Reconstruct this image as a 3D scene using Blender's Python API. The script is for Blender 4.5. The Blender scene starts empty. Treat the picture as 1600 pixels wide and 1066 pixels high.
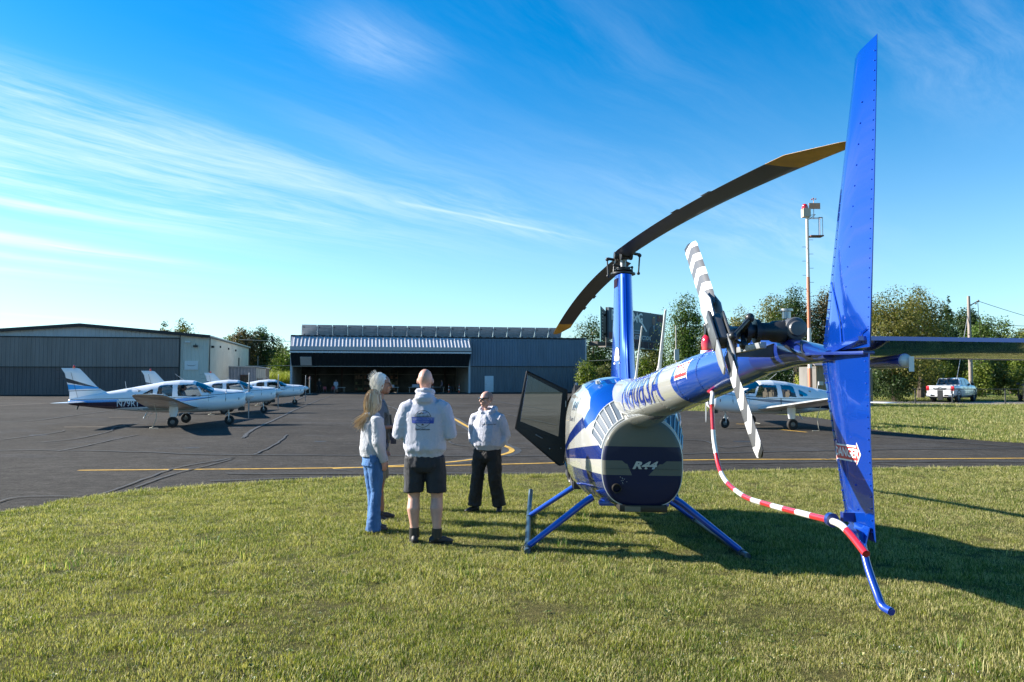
import bpy, bmesh, math, random
import numpy as np
from mathutils import Vector, Matrix, noise, Euler
from mathutils.bvhtree import BVHTree
R_ = math.radians
random.seed(7); rng = np.random.default_rng(11)
scn = bpy.context.scene
COL = scn.collection

# ---------------------------------------------------------------- camera
F_PX, CAM_H, HORIZON = 1200.0, 1.85, 592.0
PITCH = math.atan((HORIZON - 533.0) / F_PX)
cd = bpy.data.cameras.new("camera"); cam = bpy.data.objects.new("camera", cd); COL.objects.link(cam)
cam.location = (0, 0, CAM_H); cam.rotation_euler = (math.pi/2 + PITCH, 0, 0)
cd.sensor_width = 36; cd.lens = F_PX/1600*36; cd.clip_start = .05; cd.clip_end = 6000
scn.camera = cam

# ---------------------------------------------------------------- sun, sky, exposure
SUN_EL, SUN_AZ = 27.0, -77.0         # azimuth measured from +Y towards +X
scn.view_settings.view_transform = 'Standard'; scn.view_settings.look = 'None'
scn.view_settings.exposure = 1.65; scn.view_settings.gamma = 1.0
sd = bpy.data.lights.new("sun", 'SUN'); sun = bpy.data.objects.new("sun", sd); COL.objects.link(sun)
sd.energy = 4.7; sd.angle = R_(.53); sd.color = (1, .93, .82)
sdir = Vector((math.sin(R_(SUN_AZ))*math.cos(R_(SUN_EL)), math.cos(R_(SUN_AZ))*math.cos(R_(SUN_EL)), math.sin(R_(SUN_EL))))
sun.rotation_euler = sdir.to_track_quat('Z', 'Y').to_euler()

class NT:
    """tiny node helper"""
    def __init__(s, tree): s.t = tree; s.L = tree.links
    def n(s, kind, **kw):
        nd = s.t.nodes.new(kind)
        for k, v in kw.items(): setattr(nd, k, v)
        return nd
    def put(s, sock, v):
        if isinstance(v, bpy.types.NodeSocket): s.L.new(v, sock)
        elif v is not None:
            if isinstance(v, (tuple, list)) and len(v) == 3 and sock.type == 'RGBA': v = (*v, 1)
            sock.default_value = v
    def m(s, op, a, b=None, c=None, clamp=False):
        nd = s.n('ShaderNodeMath', operation=op); nd.use_clamp = clamp
        s.put(nd.inputs[0], a)
        if b is not None: s.put(nd.inputs[1], b)
        if c is not None: s.put(nd.inputs[2], c)
        return nd.outputs[0]
    def mix(s, f, a, b, bt='MIX'):
        nd = s.n('ShaderNodeMix', data_type='RGBA', blend_type=bt)
        s.put(nd.inputs[0], f); s.put(nd.inputs[6], a); s.put(nd.inputs[7], b); return nd.outputs[2]
    def noise(s, vec, scale, detail=3, rough=.5, dist=0):
        nd = s.n('ShaderNodeTexNoise'); nd.inputs['Scale'].default_value = scale
        nd.inputs['Detail'].default_value = detail; nd.inputs['Roughness'].default_value = rough
        nd.inputs['Distortion'].default_value = dist
        if vec is not None: s.L.new(vec, nd.inputs['Vector'])
        return nd.outputs[0]
    def ramp(s, f, a, b):
        nd = s.n('ShaderNodeMapRange'); nd.interpolation_type = 'SMOOTHSTEP'
        s.put(nd.inputs[0], f); nd.inputs[1].default_value = a; nd.inputs[2].default_value = b
        return nd.outputs[0]
    def vscale(s, vec, sc):
        nd = s.n('ShaderNodeMapping'); s.L.new(vec, nd.inputs[0]); nd.inputs['Scale'].default_value = sc
        return nd.outputs[0]
    def comb(s, x, y, z=0.0):
        nd = s.n('ShaderNodeCombineXYZ')
        for i, v in enumerate((x, y, z)): s.put(nd.inputs[i], v)
        return nd.outputs[0]
    def sep(s, v):
        nd = s.n('ShaderNodeSeparateXYZ'); s.L.new(v, nd.inputs[0]); return nd.outputs
    def poly(s, u, v, pts):
        """mask of a convex polygon in the plane (u, v)"""
        A = sum(pts[i][0]*pts[(i+1) % len(pts)][1]-pts[(i+1) % len(pts)][0]*pts[i][1] for i in range(len(pts)))
        if A < 0: pts = pts[::-1]
        out = None
        for i in range(len(pts)):
            (x0, y0), (x1, y1) = pts[i], pts[(i+1) % len(pts)]
            dx, dy = x1-x0, y1-y0
            e = s.m('SUBTRACT', s.m('MULTIPLY', v, dx), s.m('MULTIPLY', u, dy))
            g = s.m('GREATER_THAN', e, dx*y0-dy*x0)
            out = g if out is None else s.m('MULTIPLY', out, g)
        return out

w = bpy.data.worlds.new("World"); scn.world = w; w.use_nodes = True
k = NT(w.node_tree); w.node_tree.nodes.clear()
sky = k.n('ShaderNodeTexSky'); sky.sky_type = 'NISHITA'; sky.sun_disc = False
sky.sun_elevation = R_(SUN_EL); sky.sun_rotation = R_(SUN_AZ); sky.air_density = 1.0; sky.dust_density = .25; sky.ozone_density = 3.0
hs = k.n('ShaderNodeHueSaturation'); k.L.new(sky.outputs[0], hs.inputs['Color'])
hs.inputs['Hue'].default_value = .492
tc = k.n('ShaderNodeTexCoord')
dx, dy, dz = k.sep(tc.outputs['Generated'])
k.L.new(k.m('ADD', .86, k.m('MULTIPLY', k.ramp(dz, 0.0, .42), .60)), hs.inputs['Saturation'])
zz = k.m('ADD', k.m('MAXIMUM', dz, 0.0), .02)
u = k.m('DIVIDE', dx, zz); v = k.m('DIVIDE', dy, zz)
sa = k.m('ADD', k.m('MULTIPLY', u, .62), k.m('MULTIPLY', v, .785))      # along the wind
ta = k.m('SUBTRACT', k.m('MULTIPLY', u, .785), k.m('MULTIPLY', v, .62)) # across it
wob = k.noise(k.comb(u, v), .6, 3)
ta2 = k.m('ADD', ta, k.m('MULTIPLY', k.m('SUBTRACT', wob, .5), .5))
fib = k.noise(k.comb(k.m('MULTIPLY', sa, .28), k.m('MULTIPLY', ta2, 1.7)), 1.5, 9, .66, .35)
fine = k.noise(k.comb(k.m('MULTIPLY', sa, 1.1), k.m('MULTIPLY', ta2, 5.0)), 2.0, 8, .7)
def blob(s0, t0, rs, rt, amp):
    a = k.m('POWER', k.m('DIVIDE', k.m('SUBTRACT', sa, s0), rs), 2.0)
    b = k.m('POWER', k.m('DIVIDE', k.m('SUBTRACT', ta2, t0), rt), 2.0)
    return k.m('MULTIPLY', k.m('EXPONENT', k.m('MULTIPLY', k.m('ADD', a, b), -1.0)), amp)
cov = None
for bb in [(1.2, -3.5, 1.9, .95, .74), (.3, -2.75, 1.2, .35, .3), (1.45, -1.66, .20, .15, .34), (4.6, -1.7, 1.6, .5, .25),
           (2.5, -.35, .7, .25, .22), (1.9, -1.1, .7, .25, .08), (3.4, -2.7, .9, .3, .3), (0, -6.5, 3, 1.6, .3)]:
    q = blob(*bb); cov = q if cov is None else k.m('ADD', cov, q)
cov = k.m('MULTIPLY', cov, k.m('MAXIMUM', k.ramp(k.m('MULTIPLY', ta2, -1.0), 2.35, 2.85), k.ramp(k.m('ADD', sa, k.m('MULTIPLY', ta2, 1.6)), -2.6, -1.2)))
dens = k.m('MULTIPLY', cov, k.ramp(k.m('ADD', k.m('MULTIPLY', fib, .75), k.m('MULTIPLY', fine, .25)), .36, .68))
for (t0, wd, s1, amp) in [(-4.45, .10, 3.1, .85), (-5.5, .16, 3.8, .95), (-6.15, .16, 3.6, .6), (-6.9, .2, 3.4, .5), (-9.3, .22, 3.0, .6), (-10.6, .2, 6.5, .35)]:
    g = k.m('EXPONENT', k.m('MULTIPLY', k.m('POWER', k.m('DIVIDE', k.m('SUBTRACT', ta2, t0), wd), 2.0), -1.0))
    g = k.m('MULTIPLY', g, k.m('SUBTRACT', 1.0, k.ramp(sa, s1-2.8, s1)))
    g = k.m('MULTIPLY', g, k.m('ADD', .35, k.ramp(fib, .3, .62)))
    dens = k.m('ADD', dens, k.m('MULTIPLY', g, amp*.85))
tr = k.m('SUBTRACT', ta, k.m('MULTIPLY', k.m('SUBTRACT', sa, 2.8), .16))   # the short vapour trail
g = k.m('EXPONENT', k.m('MULTIPLY', k.m('POWER', k.m('DIVIDE', k.m('ADD', tr, k.m('ADD', 2.9, k.m('MULTIPLY', k.m('SUBTRACT', fine, .5), .06))), .022), 2.0), -1.0))
g = k.m('MULTIPLY', g, k.m('MULTIPLY', k.ramp(sa, 2.65, 2.85), k.m('SUBTRACT', 1.0, k.ramp(sa, 3.4, 4.6))))
dens = k.m('ADD', dens, k.m('MULTIPLY', g, .22))
dens = k.m('MULTIPLY', k.m('MINIMUM', dens, .85), k.ramp(dz, .0, .06))
gain = k.mix(1.0, hs.outputs[0], (.88, 1.15, 1.27), 'MULTIPLY')
skyc = k.mix(dens, gain, (6.2, 7.2, 7.9))
bg = k.n('ShaderNodeBackground'); k.L.new(skyc, bg.inputs[0]); bg.inputs[1].default_value = .055
wo = k.n('ShaderNodeOutputWorld'); k.L.new(bg.outputs[0], wo.inputs[0])

# ---------------------------------------------------------------- materials
MATS = {}
def M(name, col=(.5, .5, .5), rough=.5, metal=0., coat=0., bump=0., bscale=40., var=0., vscale=3., masks=(), axes='xz', spec=.5, coatr=.03, emis=None, stretch=None, masks2=()):
    """procedural principled material: base colour, masks of printed or painted shapes, slow variation, fine relief"""
    if name in MATS: return MATS[name]
    ALB = .78; col = tuple(c_*ALB for c_ in col); masks = [(tuple(c_*ALB for c_ in q[0]), *q[1:]) for q in masks]
    m = bpy.data.materials.new(name); m.use_nodes = True; k = NT(m.node_tree)
    b = m.node_tree.nodes['Principled BSDF']; tc = k.n('ShaderNodeTexCoord'); co = tc.outputs['Object']
    c = k.mix(0.0, (*col, 1), (*col, 1)) if not masks else None
    xyz = k.sep(co); ax = dict(x=xyz[0], y=xyz[1], z=xyz[2])
    cur = (*col, 1)
    for mk in masks:
        colr, pts = mk[0], mk[1]; a = mk[2] if len(mk) > 2 else axes
        cur = k.mix(k.poly(ax[a[0]], ax[a[1]], pts), cur, (*colr, 1))
    if var > 0:
        vv = k.vscale(co, stretch) if stretch else co
        nz = k.noise(vv, vscale, 5, .6)
        f = k.m('MULTIPLY', k.ramp(nz, .3, .7), 1.0)
        cur = k.mix(1.0, cur, k.mix(f, (1-var,)*3, (1+var,)*3), 'MULTIPLY')
    k.put(b.inputs['Base Color'], cur)
    b.inputs['Roughness'].default_value = rough; b.inputs['Metallic'].default_value = metal
    b.inputs['Coat Weight'].default_value = coat; b.inputs['Coat Roughness'].default_value = coatr
    b.inputs['Specular IOR Level'].default_value = spec
    if bump > 0:
        bn = k.n('ShaderNodeBump'); bn.inputs['Strength'].default_value = min(1, bump); bn.inputs['Distance'].default_value = .01*max(1, bump)
        k.L.new(k.noise(co, bscale, 4, .6), bn.inputs['Height']); k.L.new(bn.outputs[0], b.inputs['Normal'])
    if emis: b.inputs['Emission Color'].default_value = (*emis[0], 1); b.inputs['Emission Strength'].default_value = emis[1]
    MATS[name] = m; return m

def glass(name, tint=(.55, .6, .62), refl=.12):
    if name in MATS: return MATS[name]
    m = bpy.data.materials.new(name); m.use_nodes = True; k = NT(m.node_tree); m.node_tree.nodes.clear()
    tr = k.n('ShaderNodeBsdfTransparent'); tr.inputs[0].default_value = (*tint, 1)
    gl = k.n('ShaderNodeBsdfGlossy'); gl.inputs['Roughness'].default_value = .03; gl.inputs[0].default_value = (.7, .7, .7, 1) if 'aero' not in name else (.38, .38, .38, 1)
    fr = k.n('ShaderNodeFresnel'); fr.inputs[0].default_value = 1.5
    f = k.m('ADD', fr.outputs[0], refl, clamp=True)
    mx = k.n('ShaderNodeMixShader'); k.L.new(f, mx.inputs[0]); k.L.new(tr.outputs[0], mx.inputs[1]); k.L.new(gl.outputs[0], mx.inputs[2])
    o = k.n('ShaderNodeOutputMaterial'); k.L.new(mx.outputs[0], o.inputs[0]); MATS[name] = m; return m

def foliage(name, cols, scale=.7, trans=.3, rough=.55):
    """leaves: greens that change from clump to clump, a little light passes through"""
    if name in MATS: return MATS[name]
    m = bpy.data.materials.new(name); m.use_nodes = True; k = NT(m.node_tree); m.node_tree.nodes.clear()
    ge = k.n('ShaderNodeNewGeometry'); p = ge.outputs['Position']
    a = k.ramp(k.noise(p, scale, 3), .35, .65); b2 = k.ramp(k.noise(p, scale*9, 2), .3, .7)
    cols = [tuple(min(.9, q*.98) for q in c_) for c_ in cols]
    c = k.mix(a, cols[0], cols[1]); c = k.mix(k.m('MULTIPLY', b2, .6), c, cols[2])
    c = k.mix(1.0, c, k.mix(ge.outputs['Random Per Island'], (.72, .75, .8), (1.28, 1.25, 1.1)), 'MULTIPLY')
    pb = k.n('ShaderNodeBsdfPrincipled'); k.L.new(c, pb.inputs['Base Color']); pb.inputs['Roughness'].default_value = rough
    pb.inputs['Specular IOR Level'].default_value = .3
    tl = k.n('ShaderNodeBsdfTranslucent'); k.L.new(k.mix(1.0, c, (1.3, 1.5, .6), 'MULTIPLY'), tl.inputs[0])
    mx = k.n('ShaderNodeMixShader'); mx.inputs[0].default_value = trans
    k.L.new(pb.outputs[0], mx.inputs[1]); k.L.new(tl.outputs[0], mx.inputs[2])
    o = k.n('ShaderNodeOutputMaterial'); k.L.new(mx.outputs[0], o.inputs[0]); MATS[name] = m; return m

BLUE = (.004, .062, .40)
NAVY = (.003, .008, .048)
SILVER = (.60, .60, .56)
mBlue = M('blue_paint', (.006, .085, .62), .2, .5, .8, var=.06, vscale=2, spec=.6)
mNavy = M('navy_paint', NAVY, .3, 0, 1.0)
mSteel = M('steel', (.42, .42, .43), .35, .9, bump=.1)
mDark = M('dark_metal', (.045, .047, .05), .38, .5, bump=.05, bscale=60, var=.2, vscale=9)
mGrey = M('grey_cast_metal', (.13, .135, .14), .42, .5, bump=.05, bscale=90, var=.15, vscale=12)
mGreyL = M('light_grey_metal', (.36, .37, .38), .4, .3, bump=.04, var=.1)
mBlack = M('black_plastic', (.012, .012, .013), .45, bump=.1)
mRubber = M('rubber', (.018, .018, .019), .8, bump=.3, bscale=30)
mWhite = M('white_paint', (.72, .73, .74), .3, 0, .6, var=.04, vscale=1.5)
mRed = M('red_paint', (.55, .02, .025), .35, 0, .6)
mRedLens = M('red_lens', (.6, .01, .02), .12, 0, 1.0)
mClear = M('clear_lens', (.7, .72, .72), .08, .3, 1.0)
mYellow = M('yellow_paint', (.75, .38, .03), .45, var=.15)
mPaper = M('white_print', (.85, .85, .85), .5)
mBlackPrint = M('black_print', (.015, .016, .02), .6)
mBluePrint = M('blue_print', (.02, .06, .40), .6)
mSkin = M('skin', (.60, .33, .25), .5, bump=.15, bscale=120, var=.12, vscale=9)
mWood = M('weathered_wood', (.28, .22, .15), .85, bump=.6, bscale=25, var=.3, vscale=4, stretch=(6, 6, .4))
mBark = M('bark', (.10, .075, .055), .9, bump=1.5, bscale=9, var=.3)
mRope = M('rope', (.6, .57, .48), .9)

# ---------------------------------------------------------------- mesh helpers
def link(name, me, mats=(), parent=None, smooth=False):
    o = bpy.data.objects.new(name, me); COL.objects.link(o)
    for m in (mats if isinstance(mats, (list, tuple)) else [mats]): me.materials.append(m)
    if parent is not None: o.parent = parent
    if smooth:
        me.polygons.foreach_set('use_smooth', [True]*len(me.polygons))
    return o
def pd(name, vs, fs, mats=(), parent=None, smooth=False):
    me = bpy.data.meshes.new(name); me.from_pydata([tuple(v) for v in vs], [], fs); me.update()
    return link(name, me, mats, parent, smooth)
SPLIT = {'antenna', 'bumper_pocket', 'climbing_peg', 'door_edge', 'downpipe', 'intake', 'junction_box', 'railing', 'spectacles', 'strut_saddle', 'clapboard_picture', 'shelf_board'}
class G:
    """gathers shapes into one mesh"""
    def __init__(s): s.v = []; s.f = []; s.mi = []
    def add(s, vs, fs, mi=0):
        b = len(s.v); s.v += [Vector(v) for v in vs]; s.f += [tuple(i+b for i in f) for f in fs]; s.mi += [mi]*len(fs); return s
    def box(s, x0, x1, y0, y1, z0, z1, mi=0, mat=None):
        vs = [Vector((x, y, z)) for x in (x0, x1) for y in (y0, y1) for z in (z0, z1)]
        if mat is not None: vs = [mat @ v for v in vs]
        return s.add(vs, [(0, 1, 3, 2), (4, 6, 7, 5), (0, 4, 5, 1), (2, 3, 7, 6), (0, 2, 6, 4), (1, 5, 7, 3)], mi)
    def cyl(s, p0, p1, r0, r1=None, n=12, mi=0, cap=True):
        r1 = r0 if r1 is None else r1
        return s.tube([p0, p1], [r0, r1], n, mi, cap)
    def tube(s, pts, rad, n=10, mi=0, cap=True, flat=1.0, flatdir=None):
        pts = [Vector(p) for p in pts]
        rad = rad if isinstance(rad, (list, tuple)) else [rad]*len(pts)
        vs = []; fs = []; prev = None
        for i, p in enumerate(pts):
            t = (pts[min(i+1, len(pts)-1)]-pts[max(i-1, 0)]).normalized()
            if prev is None:
                a = Vector(flatdir) if flatdir else (Vector((0, 0, 1)) if abs(t.z) < .9 else Vector((1, 0, 0)))
            else: a = prev
            a = (a-t*a.dot(t)).normalized(); b = t.cross(a); prev = a
            for j in range(n):
                an = 2*math.pi*j/n; vs.append(p+(a*math.cos(an)+b*math.sin(an)*flat)*rad[i])
        for i in range(len(pts)-1):
            for j in range(n):
                fs.append((i*n+j, i*n+(j+1) % n, (i+1)*n+(j+1) % n, (i+1)*n+j))
        if cap: fs.append(tuple(range(n-1, -1, -1))); fs.append(tuple(range((len(pts)-1)*n, len(pts)*n)))
        return s.add(vs, fs, mi)
    def ball(s, c, r, n=10, mi=0, mat=None):
        r = r if isinstance(r, (tuple, list)) else (r, r, r); c = Vector(c)
        vs = []; fs = []; h = n//2+1
        for i in range(h+1):
            th = math.pi*i/h
            for j in range(n):
                ph = 2*math.pi*j/n; q = Vector((r[0]*math.sin(th)*math.cos(ph), r[1]*math.sin(th)*math.sin(ph), r[2]*math.cos(th)))
                if mat is not None: q = mat @ q
                vs.append(c+q)
        for i in range(h):
            for j in range(n): fs.append((i*n+j, (i+1)*n+j, (i+1)*n+(j+1) % n, i*n+(j+1) % n))
        return s.add(vs, fs, mi)
    def prism(s, pts, n, mi=0):
        """pts: 3-D outline, n: extrusion vector"""
        n = Vector(n); pts = [Vector(p) for p in pts]; L = len(pts)
        return s.add(pts+[p+n for p in pts], [tuple(range(L-1, -1, -1)), tuple(range(L, 2*L))]+[(i, (i+1) % L, (i+1) % L+L, i+L) for i in range(L)], mi)
    def loft(s, rings, mi=0, cap=True, closed=True):
        n = len(rings[0]); vs = [p for r in rings for p in r]; fs = []
        for i in range(len(rings)-1):
            for j in range(n if closed else n-1): fs.append((i*n+j, i*n+(j+1) % n, (i+1)*n+(j+1) % n, (i+1)*n+j))
        if cap: fs.append(tuple(range(n-1, -1, -1))); fs.append(tuple(range((len(rings)-1)*n, len(rings)*n)))
        return s.add(vs, fs, mi)
    def islands(s):
        p = list(range(len(s.v)))
        def find(a):
            while p[a] != a: p[a] = p[p[a]]; a = p[a]
            return a
        for f in s.f:
            for i in f[1:]: p[find(i)] = find(f[0])
        out = {}
        for f, m_ in zip(s.f, s.mi): out.setdefault(find(f[0]), []).append((f, m_))
        gs = []
        for fs in out.values():
            used = sorted({i for f, _ in fs for i in f}); mp = {a: b for b, a in enumerate(used)}
            q = G(); q.v = [s.v[i] for i in used]; q.f = [tuple(mp[i] for i in f) for f, _ in fs]; q.mi = [m_ for _, m_ in fs]; gs.append(q)
        return gs
    def obj(s, name, mats, parent=None, smooth=False, angle=None, bevel=0, whole=False):
        if name in SPLIT and not whole:
            o = None
            for q in s.islands(): o = q.obj(name, mats, parent, smooth, angle, bevel, True)
            return o
        me = bpy.data.meshes.new(name); me.from_pydata([tuple(v) for v in s.v], [], s.f)
        if any(s.mi): me.polygons.foreach_set('material_index', s.mi)
        bm = bmesh.new(); bm.from_mesh(me)
        bmesh.ops.remove_doubles(bm, verts=bm.verts, dist=1e-5)
        bmesh.ops.recalc_face_normals(bm, faces=bm.faces)
        if bevel:
            es = [e for e in bm.edges if len(e.link_faces) == 2 and e.calc_face_angle(0) > R_(40)]
            bmesh.ops.bevel(bm, geom=es, offset=bevel, segments=2, affect='EDGES', profile=.6)
        if smooth or bevel:
            for f in bm.faces: f.smooth = True
            lim = R_(angle or 40)
            for e in bm.edges:
                if len(e.link_faces) == 2 and e.calc_face_angle(0) > lim: e.smooth = False
        bm.to_mesh(me); bm.free(); me.update()
        return link(name, me, mats, parent)
def thing(name, label, cat, loc=(0, 0, 0), rz=0, group=None):
    o = bpy.data.objects.new(name, None); COL.objects.link(o); o.location = loc; o.rotation_euler = (0, 0, rz)
    o.empty_display_size = .2
    return tag(o, label, cat, group)
def tag(o, label, cat, group=None):
    o['label'] = label; o['category'] = cat
    if group: o['group'] = group
    return o
def kind(o, k_): o['kind'] = k_; return o
def copy_tree(o, label=None, loc=None, rz=None):
    def rec(a, parent):
        c = a.copy(); COL.objects.link(c); c.parent = parent
        for ch in [x for x in list(bpy.data.objects) if x.parent == a]: rec(ch, c)
        return c
    r = rec(o, None)
    if label: r['label'] = label
    if loc is not None: r.location = loc
    if rz is not None: r.rotation_euler = (0, 0, rz)
    return r
def crv(pts, n=8):
    """Catmull-Rom through points"""
    P = [Vector(p) for p in pts]; P = [P[0]*2-P[1]]+P+[P[-1]*2-P[-2]]; out = []
    for i in range(1, len(P)-2):
        for j in range(n):
            t = j/n; a, b, c, d = P[i-1], P[i], P[i+1], P[i+2]
            out.append(.5*((2*b)+(c-a)*t+(2*a-5*b+4*c-d)*t*t+(3*b-a-3*c+d)*t**3))
    out.append(P[-2]); return out
def sup(x, zb, zt, hw, e=2.6, n=28, yc=0, flatb=None):
    """superellipse ring in the plane x = const"""
    zc, hz = (zb+zt)/2, (zt-zb)/2; r = []
    for j in range(n):
        a = 2*math.pi*j/n; c, s_ = math.cos(a), math.sin(a)
        r.append(Vector((x, yc+hw*math.copysign(abs(c)**(2/e), c), zc+hz*math.copysign(abs(s_)**(2/e), s_))))
    return r
def gp(px, py, z=0.0):
    """the ground point seen at a pixel of the 1600 px photograph"""
    d = Vector(((px-800)/F_PX, 1, -(py-533)/F_PX))
    d = Vector((d.x, d.y*math.cos(PITCH)-d.z*math.sin(PITCH), d.y*math.sin(PITCH)+d.z*math.cos(PITCH)))
    return Vector((0, 0, CAM_H))+d*((z-CAM_H)/d.z)
def at(px, py, Y):
    """the point at distance Y seen at a pixel"""
    d = Vector(((px-800)/F_PX, 1, -(py-533)/F_PX))
    d = Vector((d.x, d.y*math.cos(PITCH)-d.z*math.sin(PITCH), d.y*math.sin(PITCH)+d.z*math.cos(PITCH)))
    return Vector((0, 0, CAM_H))+d*(Y/d.y)
def text(s, size, name, mat, parent, mtx, bold=.0, shear=0, align='CENTER', sx=1.0, target=None, lift=.003, cuts=0, ray=None):
    """lettering as thin mesh; mtx maps its x/y plane; with a target it is wrapped onto that object's surface"""
    c = bpy.data.curves.new(name, 'FONT'); c.body = s; c.size = size; c.align_x = align; c.align_y = 'CENTER'
    c.offset = bold; c.shear = shear; c.resolution_u = 2
    t = bpy.data.objects.new(name, c); COL.objects.link(t)
    me = bpy.data.meshes.new_from_object(t.evaluated_get(bpy.context.evaluated_depsgraph_get()))
    bpy.data.objects.remove(t); bpy.data.curves.remove(c)
    return flat_on(me, name, mat, parent, mtx, sx, target, lift, cuts, ray)
def flat_on(me, name, mat, parent, mtx, sx=1.0, target=None, lift=.003, cuts=0, ray=None):
    me.materials.clear()
    bm = bmesh.new(); bm.from_mesh(me)
    if cuts:
        bmesh.ops.triangulate(bm, faces=bm.faces)
        for _ in range(cuts):
            es = [e for e in bm.edges if e.calc_length() > .02]
            if es: bmesh.ops.subdivide_edges(bm, edges=es, cuts=1)
            bmesh.ops.triangulate(bm, faces=bm.faces)
    for v_ in bm.verts: v_.co.x *= sx
    if callable(target):
        for v_ in bm.verts: v_.co = target(v_.co)
    elif target is None:
        for v_ in bm.verts: v_.co.z += lift
        bm.transform(mtx)
    else:
        bv, d = target, Vector(ray)
        for v_ in bm.verts:
            p = mtx @ v_.co; h = bv.ray_cast(p, d)
            v_.co = h[0]-d.normalized()*lift if h[0] is not None else p
    bm.to_mesh(me); bm.free()
    return link(name, me, mat, parent)
def frame(o, xa, ya):
    """matrix with x axis xa, y axis ya, origin o"""
    x = Vector(xa).normalized(); y = (Vector(ya)-x*Vector(ya).dot(x)).normalized(); z = x.cross(y)
    m = Matrix((x, y, z)).transposed().to_4x4(); m.translation = Vector(o); return m
def ribbed(name, o, u, v, L, hf, pitch, depth, mat, parent, n=None, lo=None):
    """ribbed metal sheet: along u, up v, ribs standing out along n"""
    u, v, o = Vector(u), Vector(v), Vector(o); n = Vector(n) if n else u.cross(v)
    g = G(); prof = []; s_ = 0
    while s_ < L-1e-6:
        for a, dd in ((0, 0), (.62, 0), (.72, 1), (.90, 1), (1.0, 0)):
            if s_+a*pitch <= L: prof.append((s_+a*pitch, dd*depth))
        s_ += pitch
    prof.append((L, 0)); vs = []
    for (a, d) in prof:
        l0 = lo(a) if lo else 0
        vs.append(o+u*a+n*d+v*l0); vs.append(o+u*a+n*d+v*hf(a))
    g.add(vs, [(2*i, 2*i+2, 2*i+3, 2*i+1) for i in range(len(prof)-1)])
    return g.obj(name, mat, parent)

# ================================================================ SETTING
def ground_h(X, Y):
    """the lawn falls gently from the camera to the apron"""
    X = max(-4.5, min(4.5, X-1.26)); base = .050+(8.93-Y)*.022
    base = max(base, 0.004) if Y > 8.93 else base
    if Y < 3: base = .18+(3-Y)*.01
    return base-.015*X*max(0, min(1, (13-Y)/4))*max(0, min(1, (Y-1)/4))
def asphalt():
    m = bpy.data.materials.new('asphalt'); m.use_nodes = True; k = NT(m.node_tree); b = m.node_tree.nodes['Principled BSDF']
    p = k.n('ShaderNodeNewGeometry').outputs['Position']
    big = k.ramp(k.noise(p, .16, 5, .6), .3, .72); mid = k.ramp(k.noise(k.vscale(p, (.35, 1.6, 1)), .9, 5, .65), .32, .7)
    grit = k.noise(p, 55, 3, .75); grit2 = k.noise(p, 16, 4, .7)
    c = k.mix(big, (.029, .0265, .0245), (.050, .046, .042)); c = k.mix(k.m('MULTIPLY', mid, .5), c, (.033, .031, .029))
    patch = k.ramp(k.noise(p, .35, 2), .60, .63); c = k.mix(k.m('MULTIPLY', patch, .35), c, (.05, .05, .053))
    c = k.mix(1.0, c, k.mix(k.ramp(grit, .25, .75), (.35, .35, .36), (1.95, 1.95, 1.9)), 'MULTIPLY')
    c = k.mix(1.0, c, k.mix(k.ramp(grit2, .3, .7), (.70, .70, .70), (1.32, 1.32, 1.32)), 'MULTIPLY')
    c = k.mix(1.0, c, k.mix(k.ramp(k.noise(k.vscale(p, (.5, 2.6, 1)), 2.2, 5, .7), .3, .7), (.82, .82, .82), (1.2, 1.2, 1.2)), 'MULTIPLY')
    grain = k.noise(p, 2.5, 12, .97); c = k.mix(1.0, c, k.mix(k.ramp(grain, .36, .64), (.55, .55, .55), (1.55, 1.55, 1.55)), 'MULTIPLY')
    st = k.ramp(k.noise(k.vscale(p, (.6, .6, 1)), 1.3, 6, .7), .62, .8); c = k.mix(k.m('MULTIPLY', st, .5), c, (.035, .034, .035))
    k.put(b.inputs['Base Color'], c); b.inputs['Roughness'].default_value = .95; b.inputs['Specular IOR Level'].default_value = .08
    bn = k.n('ShaderNodeBump'); bn.inputs['Strength'].default_value = .9; bn.inputs['Distance'].default_value = .012
    k.L.new(k.m('ADD', grit, k.m('MULTIPLY', grit2, .6)), bn.inputs['Height']); k.L.new(bn.outputs[0], b.inputs['Normal'])
    return m
def soil(name, c1, c2, c3, sc):
    m = bpy.data.materials.new(name); m.use_nodes = True; k = NT(m.node_tree); b = m.node_tree.nodes['Principled BSDF']
    p = k.n('ShaderNodeNewGeometry').outputs['Position']
    c = k.mix(k.ramp(k.noise(p, sc, 6, .65), .32, .68), c1, c2); c = k.mix(k.ramp(k.noise(p, sc*14, 4, .7), .4, .75), c, c3)
    k.put(b.inputs['Base Color'], c); b.inputs['Roughness'].default_value = .95; b.inputs['Specular IOR Level'].default_value = .1
    bn = k.n('ShaderNodeBump'); bn.inputs['Strength'].default_value = 1; bn.inputs['Distance'].default_value = .05
    k.L.new(k.noise(p, sc*30, 5, .7), bn.inputs['Height']); k.L.new(bn.outputs[0], b.inputs['Normal']); return m
mField = soil('field_grass', (.10, .135, .028), (.15, .165, .045), (.06, .09, .02), .35)
mSod = soil('sod', (.075, .080, .022), (.115, .10, .035), (.035, .04, .012), 1.1)
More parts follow.
